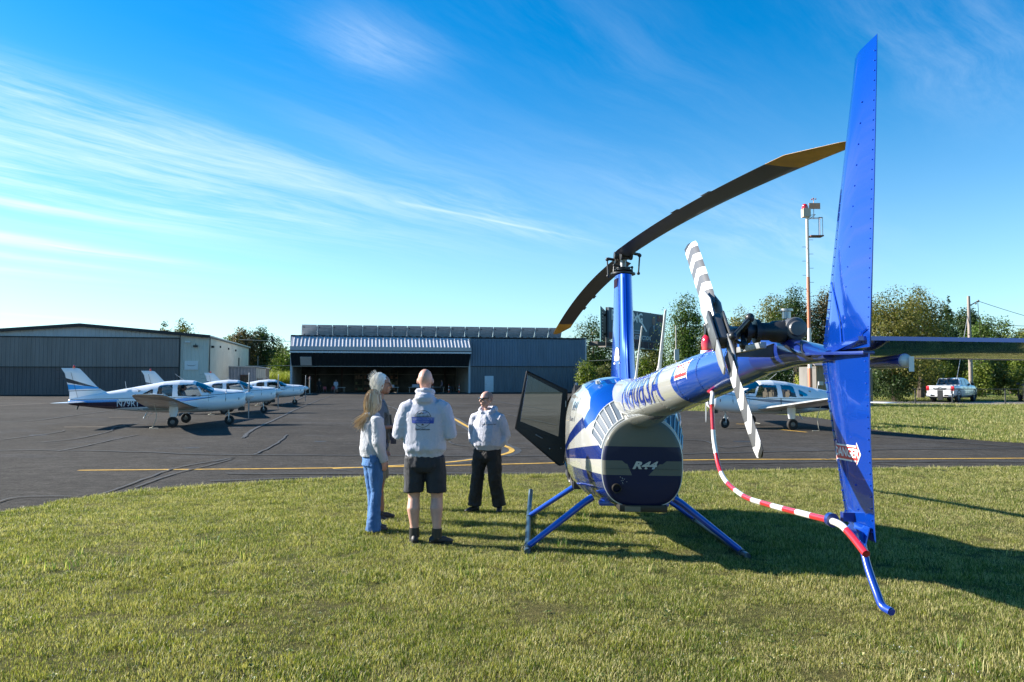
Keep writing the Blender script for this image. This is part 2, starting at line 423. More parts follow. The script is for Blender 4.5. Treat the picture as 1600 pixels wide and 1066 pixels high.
# the wide field reaches the horizon
g = G(); g.add([(-2500, -400, -.05), (2500, -400, -.05), (2500, 4500, -.05), (-2500, 4500, -.05)], [(0, 1, 2, 3)])
kind(g.obj('field', mField), 'structure')
edge = [gp(*q) for q in [(-700, 868), (-330, 840), (0, 808), (60, 794), (120, 783), (185, 774), (250, 768), (400, 757), (560, 750), (870, 745), (1060, 742), (1200, 738), (1400, 735), (1600, 733), (2000, 729), (2700, 722)]]
edge = crv(edge, 6)
for i, p in enumerate(edge): p.z = 0; p.y += .05*noise.noise(Vector((p.x*1.7, 0, 3)))+.03*noise.noise(Vector((p.x*6, 1, 3)))
ecx = np.array([p.x for p in edge]); ecy = np.array([p.y for p in edge])
def edge_y(x): return float(np.interp(x, ecx, ecy))
# apron: from the lawn's edge back to the hangars, its right side cut by the far lawn
rb = [(36, 15.8), (26, 18.0), (20, 20.2), (14.9, 22.2), (13.6, 25.5), (13.3, 28.4), (14.2, 33), (14.4, 38.3), (12.2, 43), (9.9, 45.3), (9.4, 52), (10.3, 70), (12, 110)]
rb = [Vector((a, b, 0)) for a, b in rb]; rb = crv(rb, 5)
left = [Vector((-75, 110, 0)), Vector((-95, 60, 0)), Vector((-70, 2, 0)), Vector((-20, 4.5, 0))]
outline = [p for p in edge if p.x < 34]+rb+left
bm = bmesh.new(); bf = bm.faces.new([bm.verts.new(p) for p in outline]); bmesh.ops.triangulate(bm, faces=[bf])
me = bpy.data.meshes.new('apron'); bm.to_mesh(me); bm.free(); apron = kind(link('apron', me, asphalt()), 'structure')
if sum(p.normal.z for p in me.polygons) < 0: me.flip_normals()
# near lawn, a modelled slope
xs = np.concatenate([np.arange(-14, -6, .5), np.arange(-6, 8, .25), np.arange(8, 36.1, 1.0)]); nr = 46; vs = []; fs = []
for i in range(nr):
    for x in xs:
        e = edge_y(x); y = e+(-8-e)*(i/(nr-1))**1.25; z = ground_h(x, y)+.012*noise.noise(Vector((x*.9, y*.9, 0)))*(i > 0)
        vs.append((x, y, z if i else -.03))
for i in range(nr-1):
    for j in range(len(xs)-1):
        a = i*len(xs)+j; fs.append((a, a+len(xs), a+len(xs)+1, a+1))
kind(pd('lawn', vs, fs, mSod, smooth=True), 'structure')
# gravel lane behind the far lawn (the pickups stand on it)
mGravel = soil('gravel', (.30, .27, .23), (.22, .20, .18), (.38, .35, .3), 2)
kind(pd('gravel_lane', [(24, 57, -.02), (60, 52, -.02), (62, 60, -.02), (25, 66, -.02)], [(0, 1, 2, 3)], mGravel), 'structure')

# painted lines and tar seams: thin sheets 4 mm apart
def ribbon(pts, wd, z, g, jit=0.0):
    pts = [Vector((p.x, p.y, z)) for p in pts]; vs = []
    for i, p in enumerate(pts):
        t = (pts[min(i+1, len(pts)-1)]-pts[max(i-1, 0)]).normalized(); n = Vector((-t.y, t.x, 0))
        ww = wd*(1+jit*noise.noise(p*3)); q = p+n*jit*wd*1.5*noise.noise(p*2+Vector((9, 0, 0)))
        vs += [q+n*ww/2, q-n*ww/2]
    g.add(vs, [(2*i, 2*i+1, 2*i+3, 2*i+2) for i in range(len(pts)-1)])
mLineY = M('taxi_line_paint', (.62, .36, .035), .6, bump=.5, bscale=60, var=.3, vscale=6)
mLineF = M('faded_line_paint', (.22, .17, .13), .8, var=.3, vscale=5)
mTar = M('tar', (.036, .035, .034), .7, bump=.4, bscale=30, var=.2)
def L2(px): return crv([gp(*p) for p in px], 10)
loop = [(520, 733), (600, 729.5), (700, 723), (752, 716.5), (785, 711), (799, 706), (797, 701), (783, 695), (757, 682), (727, 665), (700, 650), (672, 637)]
g = G(); ribbon(L2(loop), .50, .004, g, .08); kind(g.obj('taxi_line_black_border', mTar), 'structure')
g = G(); ribbon(L2([(122, 735.5), (560, 731), (1060, 719.5), (1340, 718), (1600, 716.5), (2400, 712)]), .13, .008, g, .05); kind(g.obj('yellow_edge_line', mLineY), 'structure')
g = G(); ribbon(L2(loop), .14, .012, g, .04)
kind(g.obj('yellow_lead_in_line', mLineY), 'structure')
for q in ([gp(1150, 662.5), gp(1165, 663), gp(1180, 664)], [gp(1215, 671), gp(1260, 675.5)]):
    g = G(); ribbon(q, .14, .004, g); kind(g.obj('yellow_parking_mark', mLineY), 'structure')
for a in [((100, 667.5), (182, 667)), ((170, 652.5), (215, 652)), ((0, 634), (75, 630)), ((1060, 641.5), (1120, 643))]:
    g = G(); ribbon([gp(*a[0]), gp(*a[1])], .15, .004, g); kind(g.obj('faded_parking_mark', mLineF), 'structure')
seams = [[(-40, 706), (60, 704), (200, 706.5), (330, 711), (480, 712), (650, 713), (900, 713), (1150, 708), (1380, 703), (1620, 701)],
         [(-20, 690), (40, 683), (90, 676), (100, 673)], [(65, 692), (120, 686), (170, 675), (182, 668), (215, 662)],
         [(90, 706), (140, 696), (180, 687), (215, 680)], [(100, 790), (165, 771), (230, 748), (262, 736), (300, 727), (365, 716), (335, 722)],
         [(210, 763), (270, 742), (330, 727), (362, 718)], [(380, 685), (395, 672), (430, 656), (470, 637), (500, 625), (530, 614)],
         [(395, 712), (425, 698), (440, 688), (448, 680)], [(-10, 788), (30, 778), (110, 777)], [(330, 752), (480, 748), (560, 746)],
         [(0, 660), (60, 657), (120, 649), (190, 640)], [(590, 625), (602, 633), (620, 640), (632, 652)], [(745, 622), (800, 632), (860, 641)],
         [(760, 640), (810, 652), (870, 665)], [(1060, 688), (1100, 690), (1130, 700), (1175, 697)], [(1130, 671), (1330, 681), (1600, 700)],
         [(480, 618), (465, 625), (440, 633)], [(700, 690), (712, 696), (760, 700), (830, 702)], [(540, 640), (640, 643), (760, 644), (870, 643)],
         [(700, 676), (745, 679), (775, 690), (740, 672)], [(1280, 718), (1400, 728), (1480, 738)], [(890, 728), (1100, 725), (1330, 723), (1620, 722)], [(900, 748), (880, 742), (600, 741), (350, 742)]]
g = G(); ribs = []
for i, sm in enumerate(seams):
    pts = L2(sm); pts = [p+Vector((0, .10*noise.noise(p*.9), 0)) for p in pts]
    horiz = abs(pts[-1].x-pts[0].x) > 2.5*abs(pts[-1].y-pts[0].y); dm = sum(p.y for p in pts)/len(pts)
    ribbon(pts, (.0042*dm if horiz else .0022*dm)+.015, .016+.0005*i, g, .35)
kind(kind(g.obj('tar_seams', mTar), 'structure'), 'structure')

# ---------------------------------------------------------------- grass blades (nobody could count them)
def grass_mat(name, a, b, c, tr=.35):
    m = bpy.data.materials.new(name); m.use_nodes = True; k = NT(m.node_tree); m.node_tree.nodes.clear()
    p = k.n('ShaderNodeNewGeometry').outputs['Position']
    col = k.mix(k.ramp(k.noise(p, .55, 5, .6), .35, .66), a, b); col = k.mix(k.ramp(k.noise(p, 5, 4, .7), .42, .72), col, c)
    ri = k.n('ShaderNodeNewGeometry').outputs['Random Per Island']
    dry = k.ramp(k.noise(p, 1.6, 4, .6), .35, .7)
    col = k.mix(k.m('MULTIPLY', k.m('GREATER_THAN', ri, k.m('SUBTRACT', .86, k.m('MULTIPLY', dry, .24))), .9), col, (.50, .44, .22))
    col = k.mix(k.m('MULTIPLY', k.m('LESS_THAN', ri, .36), .85), col, (.028, .05, .008))
    col = k.mix(k.m('MULTIPLY', k.m('LESS_THAN', ri, .08), .8), col, (.16, .12, .06))
    df = k.n('ShaderNodeBsdfPrincipled'); k.L.new(col, df.inputs['Base Color']); df.inputs['Roughness'].default_value = .5; df.inputs['Specular IOR Level'].default_value = .35
    tl = k.n('ShaderNodeBsdfTranslucent'); k.L.new(k.mix(1.0, col, (1.3, 1.4, .6), 'MULTIPLY'), tl.inputs[0])
    mx = k.n('ShaderNodeMixShader'); mx.inputs[0].default_value = tr; k.L.new(df.outputs[0], mx.inputs[1]); k.L.new(tl.outputs[0], mx.inputs[2])
    o = k.n('ShaderNodeOutputMaterial'); k.L.new(mx.outputs[0], o.inputs[0]); return m
mGrass = grass_mat('grass', (.145, .190, .019), (.245, .25, .052), (.062, .108, .012))
def tuft(nb, rad, h, wdt, seed):
    r = random.Random(seed); vs = []; fs = []
    for _ in range(nb):
        a, q = r.uniform(0, 6.283), rad*math.sqrt(r.random()); x, y = q*math.cos(a), q*math.sin(a)
        d = r.uniform(0, 6.283); hh = h*r.uniform(.45, 1.15); ln = hh*r.uniform(.1, .75); ww = wdt*r.uniform(.6, 1.2)
        e = d+r.uniform(.8, 2.2); dxw, dyw = math.cos(e)*ww, math.sin(e)*ww; b = len(vs)
        vs += [(x-dxw, y-dyw, -.01), (x+dxw, y+dyw, -.01), (x+math.cos(d)*ln*.35+dxw*.7, y+math.sin(d)*ln*.35+dyw*.7, hh*.6), (x+math.cos(d)*ln*.35-dxw*.7, y+math.sin(d)*ln*.35-dyw*.7, hh*.6), (x+math.cos(d)*ln, y+math.sin(d)*ln, hh)]
        fs += [(b, b+1, b+2, b+3), (b+3, b+2, b+4)]
    return vs, fs
def scatter(name, pts, scl, protos, mat, k_='stuff'):
    """instances of a few tufts on given points through one geometry-nodes modifier"""
    pc = bpy.data.collections.new(name+'_tufts')
    for i, (vs, fs) in enumerate(protos):
        me = bpy.data.meshes.new('tuft'); me.from_pydata(vs, [], fs); me.materials.append(mat)
        pc.objects.link(bpy.data.objects.new('tuft', me))
    me = bpy.data.meshes.new(name); me.from_pydata([tuple(p) for p in pts], [], [])
    at_ = me.attributes.new('size', 'FLOAT', 'POINT'); at_.data.foreach_set('value', np.array(scl, dtype=np.float32))
    o = link(name, me, mat)
    ng = bpy.data.node_groups.new(name, 'GeometryNodeTree')
    ng.interface.new_socket('Geometry', in_out='INPUT', socket_type='NodeSocketGeometry'); ng.interface.new_socket('Geometry', in_out='OUTPUT', socket_type='NodeSocketGeometry')
    n = ng.nodes; L = ng.links; gi = n.new('NodeGroupInput'); go = n.new('NodeGroupOutput')
    ip = n.new('GeometryNodeInstanceOnPoints'); ci = n.new('GeometryNodeCollectionInfo'); ci.inputs[0].default_value = pc; ci.inputs['Separate Children'].default_value = True; ci.inputs['Reset Children'].default_value = True
    rv = n.new('FunctionNodeRandomValue'); rv.data_type = 'FLOAT_VECTOR'; rv.inputs[0].default_value = (-.15, -.15, 0); rv.inputs[1].default_value = (.15, .15, 6.283)
    na = n.new('GeometryNodeInputNamedAttribute'); na.data_type = 'FLOAT'; na.inputs[0].default_value = 'size'
    L.new(gi.outputs[0], ip.inputs['Points']); L.new(ci.outputs[0], ip.inputs['Instance']); ip.inputs['Pick Instance'].default_value = True
    L.new(rv.outputs[0], ip.inputs['Rotation']); L.new(na.outputs[0], ip.inputs['Scale']); L.new(ip.outputs[0], go.inputs[0])
    md = o.modifiers.new('scatter', 'NODES'); md.node_group = ng
    o['kind'] = k_; return o
protos = [tuft(26, .085, .040, .0021, s_) for s_ in range(8)]
N = 68000
Y = 2.6+(15.6-2.6)*rng.random(N)**.85; X = (rng.random(N)*2-1)*(Y*.70+.5)+.0
pts = []; sc_ = []
for x, y in zip(X, Y):
    if y > edge_y(x)-.02+.03*math.sin(x*40): continue
    q = noise.noise(Vector((x*.8, y*.8, 5))); q2 = noise.noise(Vector((x*3.2, y*3.2, 9)))
    s_ = .82+.35*q+.45*q2
    if q2 < -.34 and random.random() < .4: continue
    pts.append((x, y, ground_h(x, y)-.004)); sc_.append(max(.4, s_)*(1.0+.03*(y-6)))
lo = scatter('grass', pts, sc_, protos, mGrass)
# scruffy fringe along the kerb line of the lawn
fr = []; fsz = []
for _ in range(2600):
    x = random.uniform(-9, 12); y = edge_y(x)+random.gauss(-.03, .05); fr.append((x, y, .0)); fsz.append(random.uniform(.7, 1.9))
scatter('lawn_edge_grass', fr, fsz, protos[:4], mGrass)
mGrassF = grass_mat('far_grass', (.10, .16, .018), (.20, .21, .045), (.07, .12, .014))
protF = [tuft(34, .34, .11, .008, 50+s_) for s_ in range(5)]
fp = []; fsz = []; rbx = [(p.x, p.y) for p in rb]; rby = np.array([p.y for p in rb]); rbxx = np.array([p.x for p in rb])
for _ in range(30000):
    y = random.uniform(16, 78); x = random.uniform(8, y*.70+1)
    bx = float(np.interp(y, rby, rbxx)) if y > 22.2 else float(np.interp(y, [15.8, 22.2], [36, 14.9]))
    if x < bx+.02 or (24+0.03*(y-57) < x and 52+ (60-x)*.14 < y < 60.5+(62-x)*.15): continue
    fp.append((x, y, -.045 if x > bx+.3 else -.01)); fsz.append(random.uniform(.5, 1.2)*(.75+.02*(y-16)*.6))
scatter('far_grass', fp, fsz, protF, mGrassF)
# clover flowers
g = G()
for _ in range(170):
    cx, cy = random.choice([(-3.5, 8.5), (-3.3, 6.0), (1.6, 5.0), (-1.5, 8.2), (-2.2, 4.6), (2.5, 4.4), (.3, 6.6)]); x, y = random.gauss(cx, .35), random.gauss(cy, .3)
    g.ball((x, y, ground_h(x, y)+random.uniform(.03, .06)), random.uniform(.0025, .0045), 5)
kind(tag(g.obj('clover_flowers', M('clover_white', (.6, .58, .55), .8)), 'tiny white clover flowers dotted in patches through the near lawn', 'flowers'), 'stuff')

# ================================================================ HANGARS
RZ = math.atan2(.193, .981)
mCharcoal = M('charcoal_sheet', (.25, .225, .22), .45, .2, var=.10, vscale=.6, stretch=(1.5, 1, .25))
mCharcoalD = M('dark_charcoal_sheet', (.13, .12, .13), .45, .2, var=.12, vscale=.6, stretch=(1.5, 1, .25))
mTrimD = M('black_trim', (.014, .016, .022), .5)
mLtSheet = M('light_grey_sheet', (.52, .53, .56), .5, .1, var=.08, vscale=.8)
mCream = M('cream_sheet', (.68, .66, .58), .55, .05, var=.08, vscale=.5, stretch=(1, 1, .3))
mCreamSide = M('cream_side_sheet', (.80, .75, .60), .55, .05, var=.08, vscale=.5)
mBlueSheet = M('blue_sheet', (.10, .18, .28), .42, .15, var=.10, vscale=.7, stretch=(1.5, 1, .3))
mBlueSheetL = M('weathered_blue_sheet', (.11, .155, .20), .45, .15, var=.10, vscale=.7, stretch=(1.5, 1, .3))
mGalv = M('galvanised_sheet', (.46, .48, .53), .75, .0, var=.08)
mPanelBack = M('solar_backsheet', (.40, .44, .47), .55, .1, var=.12)
mAlu = M('aluminium_frame', (.55, .57, .58), .4, .6)
mDoorW = M('white_door', (.70, .74, .80), .45, var=.05)
mDarkSheet = M('door_underside_shade', (.030, .042, .058), .5, .1)  # shade under the raised leaf is put into the sheet colour
mInside = M('hangar_inside', (.16, .15, .14), .8, var=.3, vscale=.3)
mConc = M('concrete_floor', (.20, .19, .18), .7, var=.2)
mRoofW = M('white_roof_sheet', (.60, .60, .58), .5, var=.1)

def hangar_left():
    t = thing('hangar', 'long low gabled hangar with dark ribbed sliding doors and cream side wall', 'hangar', (-61.9, 83.75, 0), RZ)
    W, D, E0, RG = 27.2, 32.6, 6.8, 7.95
    rf = lambda s_: E0+(RG-E0)*(1-abs(s_-W/2)/(W/2))
    X0 = W-3.16
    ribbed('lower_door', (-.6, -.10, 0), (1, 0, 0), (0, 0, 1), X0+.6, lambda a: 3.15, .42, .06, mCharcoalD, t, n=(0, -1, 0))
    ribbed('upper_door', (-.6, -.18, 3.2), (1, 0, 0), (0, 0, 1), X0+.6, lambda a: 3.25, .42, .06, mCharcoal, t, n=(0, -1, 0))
    g = G(); g.box(-.6, X0+.02, -.26, -.05, 3.13, 3.21); g.box(-.6, X0+.1, -.28, -.02, 6.45, 6.58); g.box(X0, X0+.10, -.22, -.02, 0, 6.45); g.box(-.6, X0, -.24, -.02, 0, .09)
    g.obj('door_trim', mTrimD, t)
    ribbed('gable_wall', (0, 0, 6.5), (1, 0, 0), (0, 0, 1), X0, lambda a: rf(a)-6.5-.12, .42, .04, mLtSheet, t, n=(0, -1, 0))
    ribbed('front_wall', (X0+.12, 0, 0), (1, 0, 0), (0, 0, 1), 3.04, lambda a: rf(a+X0+.12)-.12, .42, .04, mCream, t, n=(0, -1, 0))
    ribbed('side_wall', (W, 0, 0), (0, 1, 0), (0, 0, 1), D, lambda a: E0-.05, .42, .04, mCreamSide, t, n=(1, 0, 0))
    g = G(); g.prism([(0, .05, 0), (W-.02, .05, 0), (W-.02, .05, E0-.12), (W/2, .05, RG-.12), (0, .05, E0-.12)], (0, D-.1, 0)); g.obj('inner_shell', mInside, t)
    g = G()
    for a, b in ((-.1, W/2), (W/2, W+.25)):
        za, zb = rf(a), rf(b)
        g.prism([(a, -.45, za-.02), (b, -.45, zb-.02), (b, -.45, zb+.10), (a, -.45, za+.10)], (0, D+.6, 0))
    g.obj('roof', mRoofW, t)
    g = G()
    for a, b in ((-.1, W/2), (W/2, W+.25)):
        g.prism([(a, -.52, rf(a)-.22), (b, -.52, rf(b)-.22), (b, -.52, rf(b)+.12), (a, -.52, rf(a)+.12)], (0, .07, 0))
    g.box(W+.04, W+.24, -.4, D+.1, E0-.18, E0-.04)
    g.obj('gutter', mTrimD, t)
    g = G(); g.tube([(W+.12, .3, E0-.1), (W+.1, .3, 4), (W+.1, .3, .1)], .05, 6); g.tube([(W+.15, D-.3, E0-.1), (W+.15, D-.3, .1)], .07, 6); g.obj('downpipe', mTrimD, t)
    g = G(); g.box(W-2.54, W-1.07, -.12, -.05, 2.89, 3.92); sb = g.obj('sign_board', mPaper, t)
    g = G(); arc = [(W-1.8+.5*math.sin(a), -.13, 3.52-.17*math.cos(a*.95)) for a in np.linspace(-1.25, 1.25, 14)]
    g.tube(arc, [.012+.012*math.sin(math.pi*i/13) for i in range(14)], 5); g.obj('sign_mark', M('sign_ink', (.05, .06, .10), .6), sb)
    g = G(); g.box(W-2.5, W-1.95, -.32, -.06, 6.02, 6.16); g.obj('wall_lamp', mPaper, t)
    g = G(); g.box(W-1.6, W-1.15, -.35, -.06, 5.5, 5.72); g.cyl((W-1.37, -.1, 5.7), (W-1.37, -.1, 5.9), .04); g.obj('floodlight', mBlack, t)
    g = G(); g.box(W+.05, W+.35, 1.5, 1.9, 5.5, 5.75); g.obj('floodlight', mBlack, t)
    for yy in (7, 13, 19): g = G(); g.box(W+.05, W+.2, yy, yy+.25, 5.7, 5.95); g.obj('wall_vent', mTrimD, t)
    g = G(); g.box(W+.05, W+.09, .9, 1.9, .05, 2.1); g.obj('side_door', mTrimD, t)
    g = G(); g.box(W+.05, W+.09, 22.0, 23.0, 3.7, 4.9); g.obj('side_window', mTrimD, t)
    return t
hangar_left()

def annex():
    t = thing('shed', 'small grey lean-to shed built against the cream side of the left hangar', 'shed', (-38.0, 103.0, 0), RZ)
    ribbed('front_wall', (0, 0, 0), (1, 0, 0), (0, 0, 1), 3.5, lambda a: 3.42, .42, .04, M('lilac_grey_sheet', (.36, .38, .43), .5, .1, var=.08), t, n=(0, -1, 0))
    ribbed('end_wall', (3.52, 0, 0), (1, 0, 0), (0, 0, 1), 1.24, lambda a: 3.32-.1*a, .3, .03, mCream, t, n=(0, -1, 0))
    g = G(); g.prism([(-.05, -.25, 3.40), (3.6, -.25, 3.40), (4.85, -.25, 3.25), (4.85, -.25, 3.35), (3.6, -.25, 3.55), (-.05, -.25, 3.55)], (0, 5, 0)); g.obj('roof', mRoofW, t)
    g = G(); g.box(.02, 4.74, .04, 4.5, 0, 3.2); g.obj('inner_shell', mInside, t)
    g = G(); g.box(1.55, 2.55, -.09, -.045, .9, 2.35); wi = g.obj('window', M('brown_glass', (.05, .03, .025), .2), t)
    g = G()
    for a, b, c, d in ((1.5, 2.6, .85, .92), (1.5, 2.6, 2.33, 2.4), (1.5, 1.57, .92, 2.33), (2.53, 2.6, .92, 2.33), (2.02, 2.08, .92, 2.33)): g.box(a, b, -.12, -.091, c, d)
    g.obj('frame', M('maroon_frame', (.12, .04, .04), .5), wi)
    g = G()
    for i in range(5): g.box(3.75, 4.35, -.1, -.05, .6+i*.3, .66+i*.3)
    g.box(3.72, 3.76, -.12, -.05, .5, 2.0); g.box(4.35, 4.39, -.12, -.05, .5, 2.0)
    g.obj('ladder_rack', M('rust', (.20, .10, .07), .7), t)
annex()

def hangar_center():
    t = thing('hangar', 'long blue ribbed hangar with its left bifold door raised over a dark interior', 'hangar', (-27.3, 95.0, 0), RZ)
    L, D, H = 37.8, 15.0, 7.15; S = 22.15
    # shell
    g = G(); g.box(0, .15, .1, D, 0, H); g.obj('side_wall', mLtSheet, t)
    g = G(); g.box(L-.15, L, .1, D, 0, H); g.obj('side_wall', mLtSheet, t)
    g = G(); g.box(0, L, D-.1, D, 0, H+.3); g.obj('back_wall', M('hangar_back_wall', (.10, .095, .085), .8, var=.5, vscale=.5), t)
    g = G(); g.prism([(-.1, -.2, H), (-.1, D+.1, H+.3), (-.1, D+.1, H+.42), (-.1, -.2, H+.12)], (L+.2, 0, 0)); g.obj('roof', mGalv, t)
    g = G()
    for i in range(int(L/.9)): g.box(i*.9, i*.9+.45, -.30, -.2, H-.03, H+.13)
    g.box(-.05, L+.05, -.25, -.2, H+.0, H+.08); g.obj('roof_edge', mTrimD, t)
    g = G(); g.box(S+.1, S+.3, .2, D-.2, 0, H-.1); g.obj('partition_wall', M('white_lining', (.5, .5, .48), .7, var=.1), t)
    g = G(); g.box(.16, L-.16, .2, D-.12, .0, .015); g.obj('floor', mConc, t)
    # bright jambs
    for x0 in (-.12, S-.05, L-.1):
        g = G(); g.box(x0, x0+.22, -.12, .2, 0, H-.02); g.obj('corner_post', M('pale_trim', (.55, .6, .66), .4), t)
    # right closed door, upper and lower leaf
    ribbed('lower_door', (S+.2, -.02, 0.08), (1, 0, 0), (0, 0, 1), L-S-.35, lambda a: 3.42, .35, .05, mBlueSheetL, t, n=(0, -1, 0))
    ribbed('upper_door', (S+.2, -.16, 3.50), (1, 0, 0), (0, 0, 1), L-S-.35, lambda a: 3.55, .35, .05, mBlueSheet, t, n=(0, -1, 0))
    g = G(); g.box(S+.2, L-.12, -.16, 0, 3.40, 3.50); g.box(S+.2, L-.12, -.1, 0, 0, .1); g.obj('door_seam', mTrimD, t)
    g = G(); g.box(24.2, 25.36, -.14, -.02, .12, 2.22); d = g.obj('personnel_door', mDoorW, t, bevel=.01)
    g = G(); g.ball((24.35, -.18, 1.12), .05, 8); g.obj('handle', mSteel, d)
    # raised bifold: upper leaf out, fascia, lower leaf back in
    ribbed('bifold_upper_leaf', (.05, -2.05, 5.78), (1, 0, 0), Vector((0, 1.85, 1.32)).normalized(), S-.1, lambda a: 2.27, .45, .045, mGalv, t, n=(0, -.58, .81))
    g = G(); g.box(.0, S, -2.15, -2.05, 5.33, 5.80); g.obj('bifold_fascia', M('fascia', (.44, .46, .50), .45, .2), t)
    g = G(); g.box(.0, S, -2.12, -2.04, 5.22, 5.33); g.obj('bifold_seal', mTrimD, t)
    g = G(); g.box(.0, S, -2.2, -2.05, 5.02, 5.21); g.obj('bifold_rail', M('white_trim', (.7, .72, .75), .4), t)
    n = Vector((0, -1.62, -1.95)).normalized()
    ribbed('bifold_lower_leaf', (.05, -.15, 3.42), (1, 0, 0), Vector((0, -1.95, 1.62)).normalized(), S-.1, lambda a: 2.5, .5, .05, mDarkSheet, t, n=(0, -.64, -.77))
    g = G(); g.box(.05, S-.05, -.25, -.1, 3.36, 3.44)
    g.obj('bottom_rail', M('dull_rail', (.3, .31, .3), .5, .3), t)
    mt = frame((1.15, -.42, 3.55), (1, 0, 0), (0, -1.95, 1.62)); g = G(); g.box(0, 1.35, 0, 1.55, .02, .07, mat=mt); g.obj('leaf_door', mDoorW, t)
    # frames in the dark
    for i in range(6):
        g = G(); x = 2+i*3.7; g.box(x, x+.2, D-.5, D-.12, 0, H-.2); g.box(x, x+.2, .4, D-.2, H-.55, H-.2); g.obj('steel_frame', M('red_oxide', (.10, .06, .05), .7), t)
    for z in (2.4, 4.2):
        g = G(); g.box(.2, S, D-.3, D-.12, z, z+.15); g.obj('girt', M('girt', (.22, .2, .17), .7), t)
    r = random.Random(4)
    for i in range(5):
        x = 7.6+i*1.25; g = G()
        g.box(x, x+.05, D-1.1, D-.5, 0, 3.0); g.box(x+1.1, x+1.15, D-1.1, D-.5, 0, 3.0)
        for z in (.2, 1.0, 1.8, 2.6): g.box(x, x+1.15, D-1.1, D-.5, z, z+.05)
        sh = g.obj('shelf_unit', mWood, t)
        for z in (.25, 1.05, 1.85):
            for q in range(3):
                if r.random() < .75: g = G(); g.box(x+.1+q*.35, x+.38+q*.35, D-1.05, D-.6, z, z+r.uniform(.25, .6)); g.obj('box', M('carton%d' % r.randint(0, 2), (r.uniform(.2, .5), r.uniform(.15, .4), r.uniform(.12, .3)), .8), sh)
    return t
HC = hangar_center()
def hc(s_, d, z=0): return Vector((-27.3+.981*s_-.193*d, 95+.193*s_+.981*d, z))

# solar panels stand in frames on that roof
def solar():
    t = thing('solar_array', 'row of tilted solar panels on frames along the blue hangar roof', 'solar panels', hc(0, 0), RZ)
    P = 1.917; g = G(); g.box(0, P-.07, -.02, .02, 0, 2.1); 
    mt = Matrix.Translation((0, 3.0, 8.78)) @ Matrix.Rotation(R_(-50), 4, 'X')
    base = None
    for i in range(18):
        x = 1.0+i*P
        if base is None:
            g = G(); g.box(0, P-.07, 0, .03, -2.15, 0)
            base = g.obj('solar_panel', mPanelBack, t)
            g = G()
            for a, b, c, d in ((0, P-.07, -.06, 0), (0, P-.07, -2.15, -2.09), (0, .05, -2.09, -.06), (P-.12, P-.07, -2.09, -.06), (0.05, P-.12, -1.1, -1.04), (.05, P-.12, -.58, -.53), (.05, P-.12, -1.65, -1.6)): g.box(a, b, -.05, -.002, c, d)
            fr_ = g.obj('frame', mAlu, base); g = G()
            g.cyl((.25, -.10, -.35), (.25, -.02, -.35), .07, n=6); g.cyl((.25, -.10, -1.5), (.25, -.02, -1.5), .07, n=6); g.obj('junction_box', mBlack, base)
            o = base
        else:
            o = base.copy(); COL.objects.link(o); o.parent = t
            for ch in [c for c in bpy.data.objects if c.parent == base]: c2 = ch.copy(); COL.objects.link(c2); c2.parent = o
        o.location = (x, 3.0, 8.78); o.rotation_euler = (R_(38), 0, 0)
        g = G(); g.tube([(x-.04, 3.05, 7.25), (x-.04, 3.15, 8.6)], .035, 6); g.tube([(x-.04, 4.4, 7.3), (x-.04, 3.2, 8.55)], .03, 6); g.obj('strut', mAlu, t)
    g = G(); g.box(.9, 35.6, 2.95, 3.05, 7.2, 7.3); g.box(.9, 35.6, 4.3, 4.4, 7.2, 7.3); g.obj('rail', mAlu, t)
solar()

# things standing in and before the open hangar
def cone(s_, d, lab):
    p = hc(s_, d); t = thing('delineator_cone', lab, 'cone', p, 0, 'delineator cones at the right of the open hangar bay')
    g = G(); g.box(-.2, .2, -.2, .2, .015, .06); g.obj('base', mBlack, t)
    mO = M('orange_plastic', (.75, .09, .03), .5); g = G()
    zs = [(.06, .11, 0), (.35, .08, 0), (.35, .082, 1), (.55, .065, 1), (.55, .063, 0), (.75, .05, 0), (.75, .052, 1), (.92, .04, 1), (.92, .04, 0), (1.15, .035, 0)]
    rings = [[Vector((r*math.cos(a), r*math.sin(a), z)) for a in np.linspace(0, 6.283, 11)[:-1]] for z, r, _ in zs]
    for i in range(len(zs)-1): g.loft([rings[i], rings[i+1]], zs[i][2] if zs[i][2] == zs[i+1][2] else 0, cap=False)
    g.obj('body', [mO, mPaper], t)
cone(17.6, 1.0, 'orange delineator cone nearest the middle of the open hangar bay')
cone(19.7, 1.3, 'orange delineator cone standing between its two neighbours in the hangar bay')
cone(21.0, .9, 'orange delineator cone closest to the white hangar bay partition')
def fold_table(s_, d, ln, lab, col, rz=0.):
    t = thing('folding_table', lab, 'table', hc(s_, d), RZ+rz)
    g = G(); g.box(0, ln, 0, .75, .70, .75); g.obj('tabletop', M('table_top_%s' % len(lab), col, .5), t)
    for x in (.15, ln-.15):
        for y in (.1, .65): g = G(); g.cyl((x, y, .015), (x, y, .7), .025, n=6); g.obj('leg', mSteel, t)
    return t
tb = fold_table(11.6, 4.0, 1.8, 'white folding table left of the middle deep in the open hangar bay', (.6, .65, .75))
tb = fold_table(14.7, 4.5, 2.3, 'white folding table with a pale cloth behind the bald man in the hangar', (.55, .6, .72))
tb = fold_table(17.2, 5.0, 2.4, 'long white table near the cones inside the hangar', (.5, .52, .6))
tb = fold_table(5.0, 3.0, 1.5, 'white folding table behind the dark dressed person inside the hangar', (.65, .65, .7))
g = G(); g.box(12.0, 12.7, 4.1, 4.6, .75, 1.0)
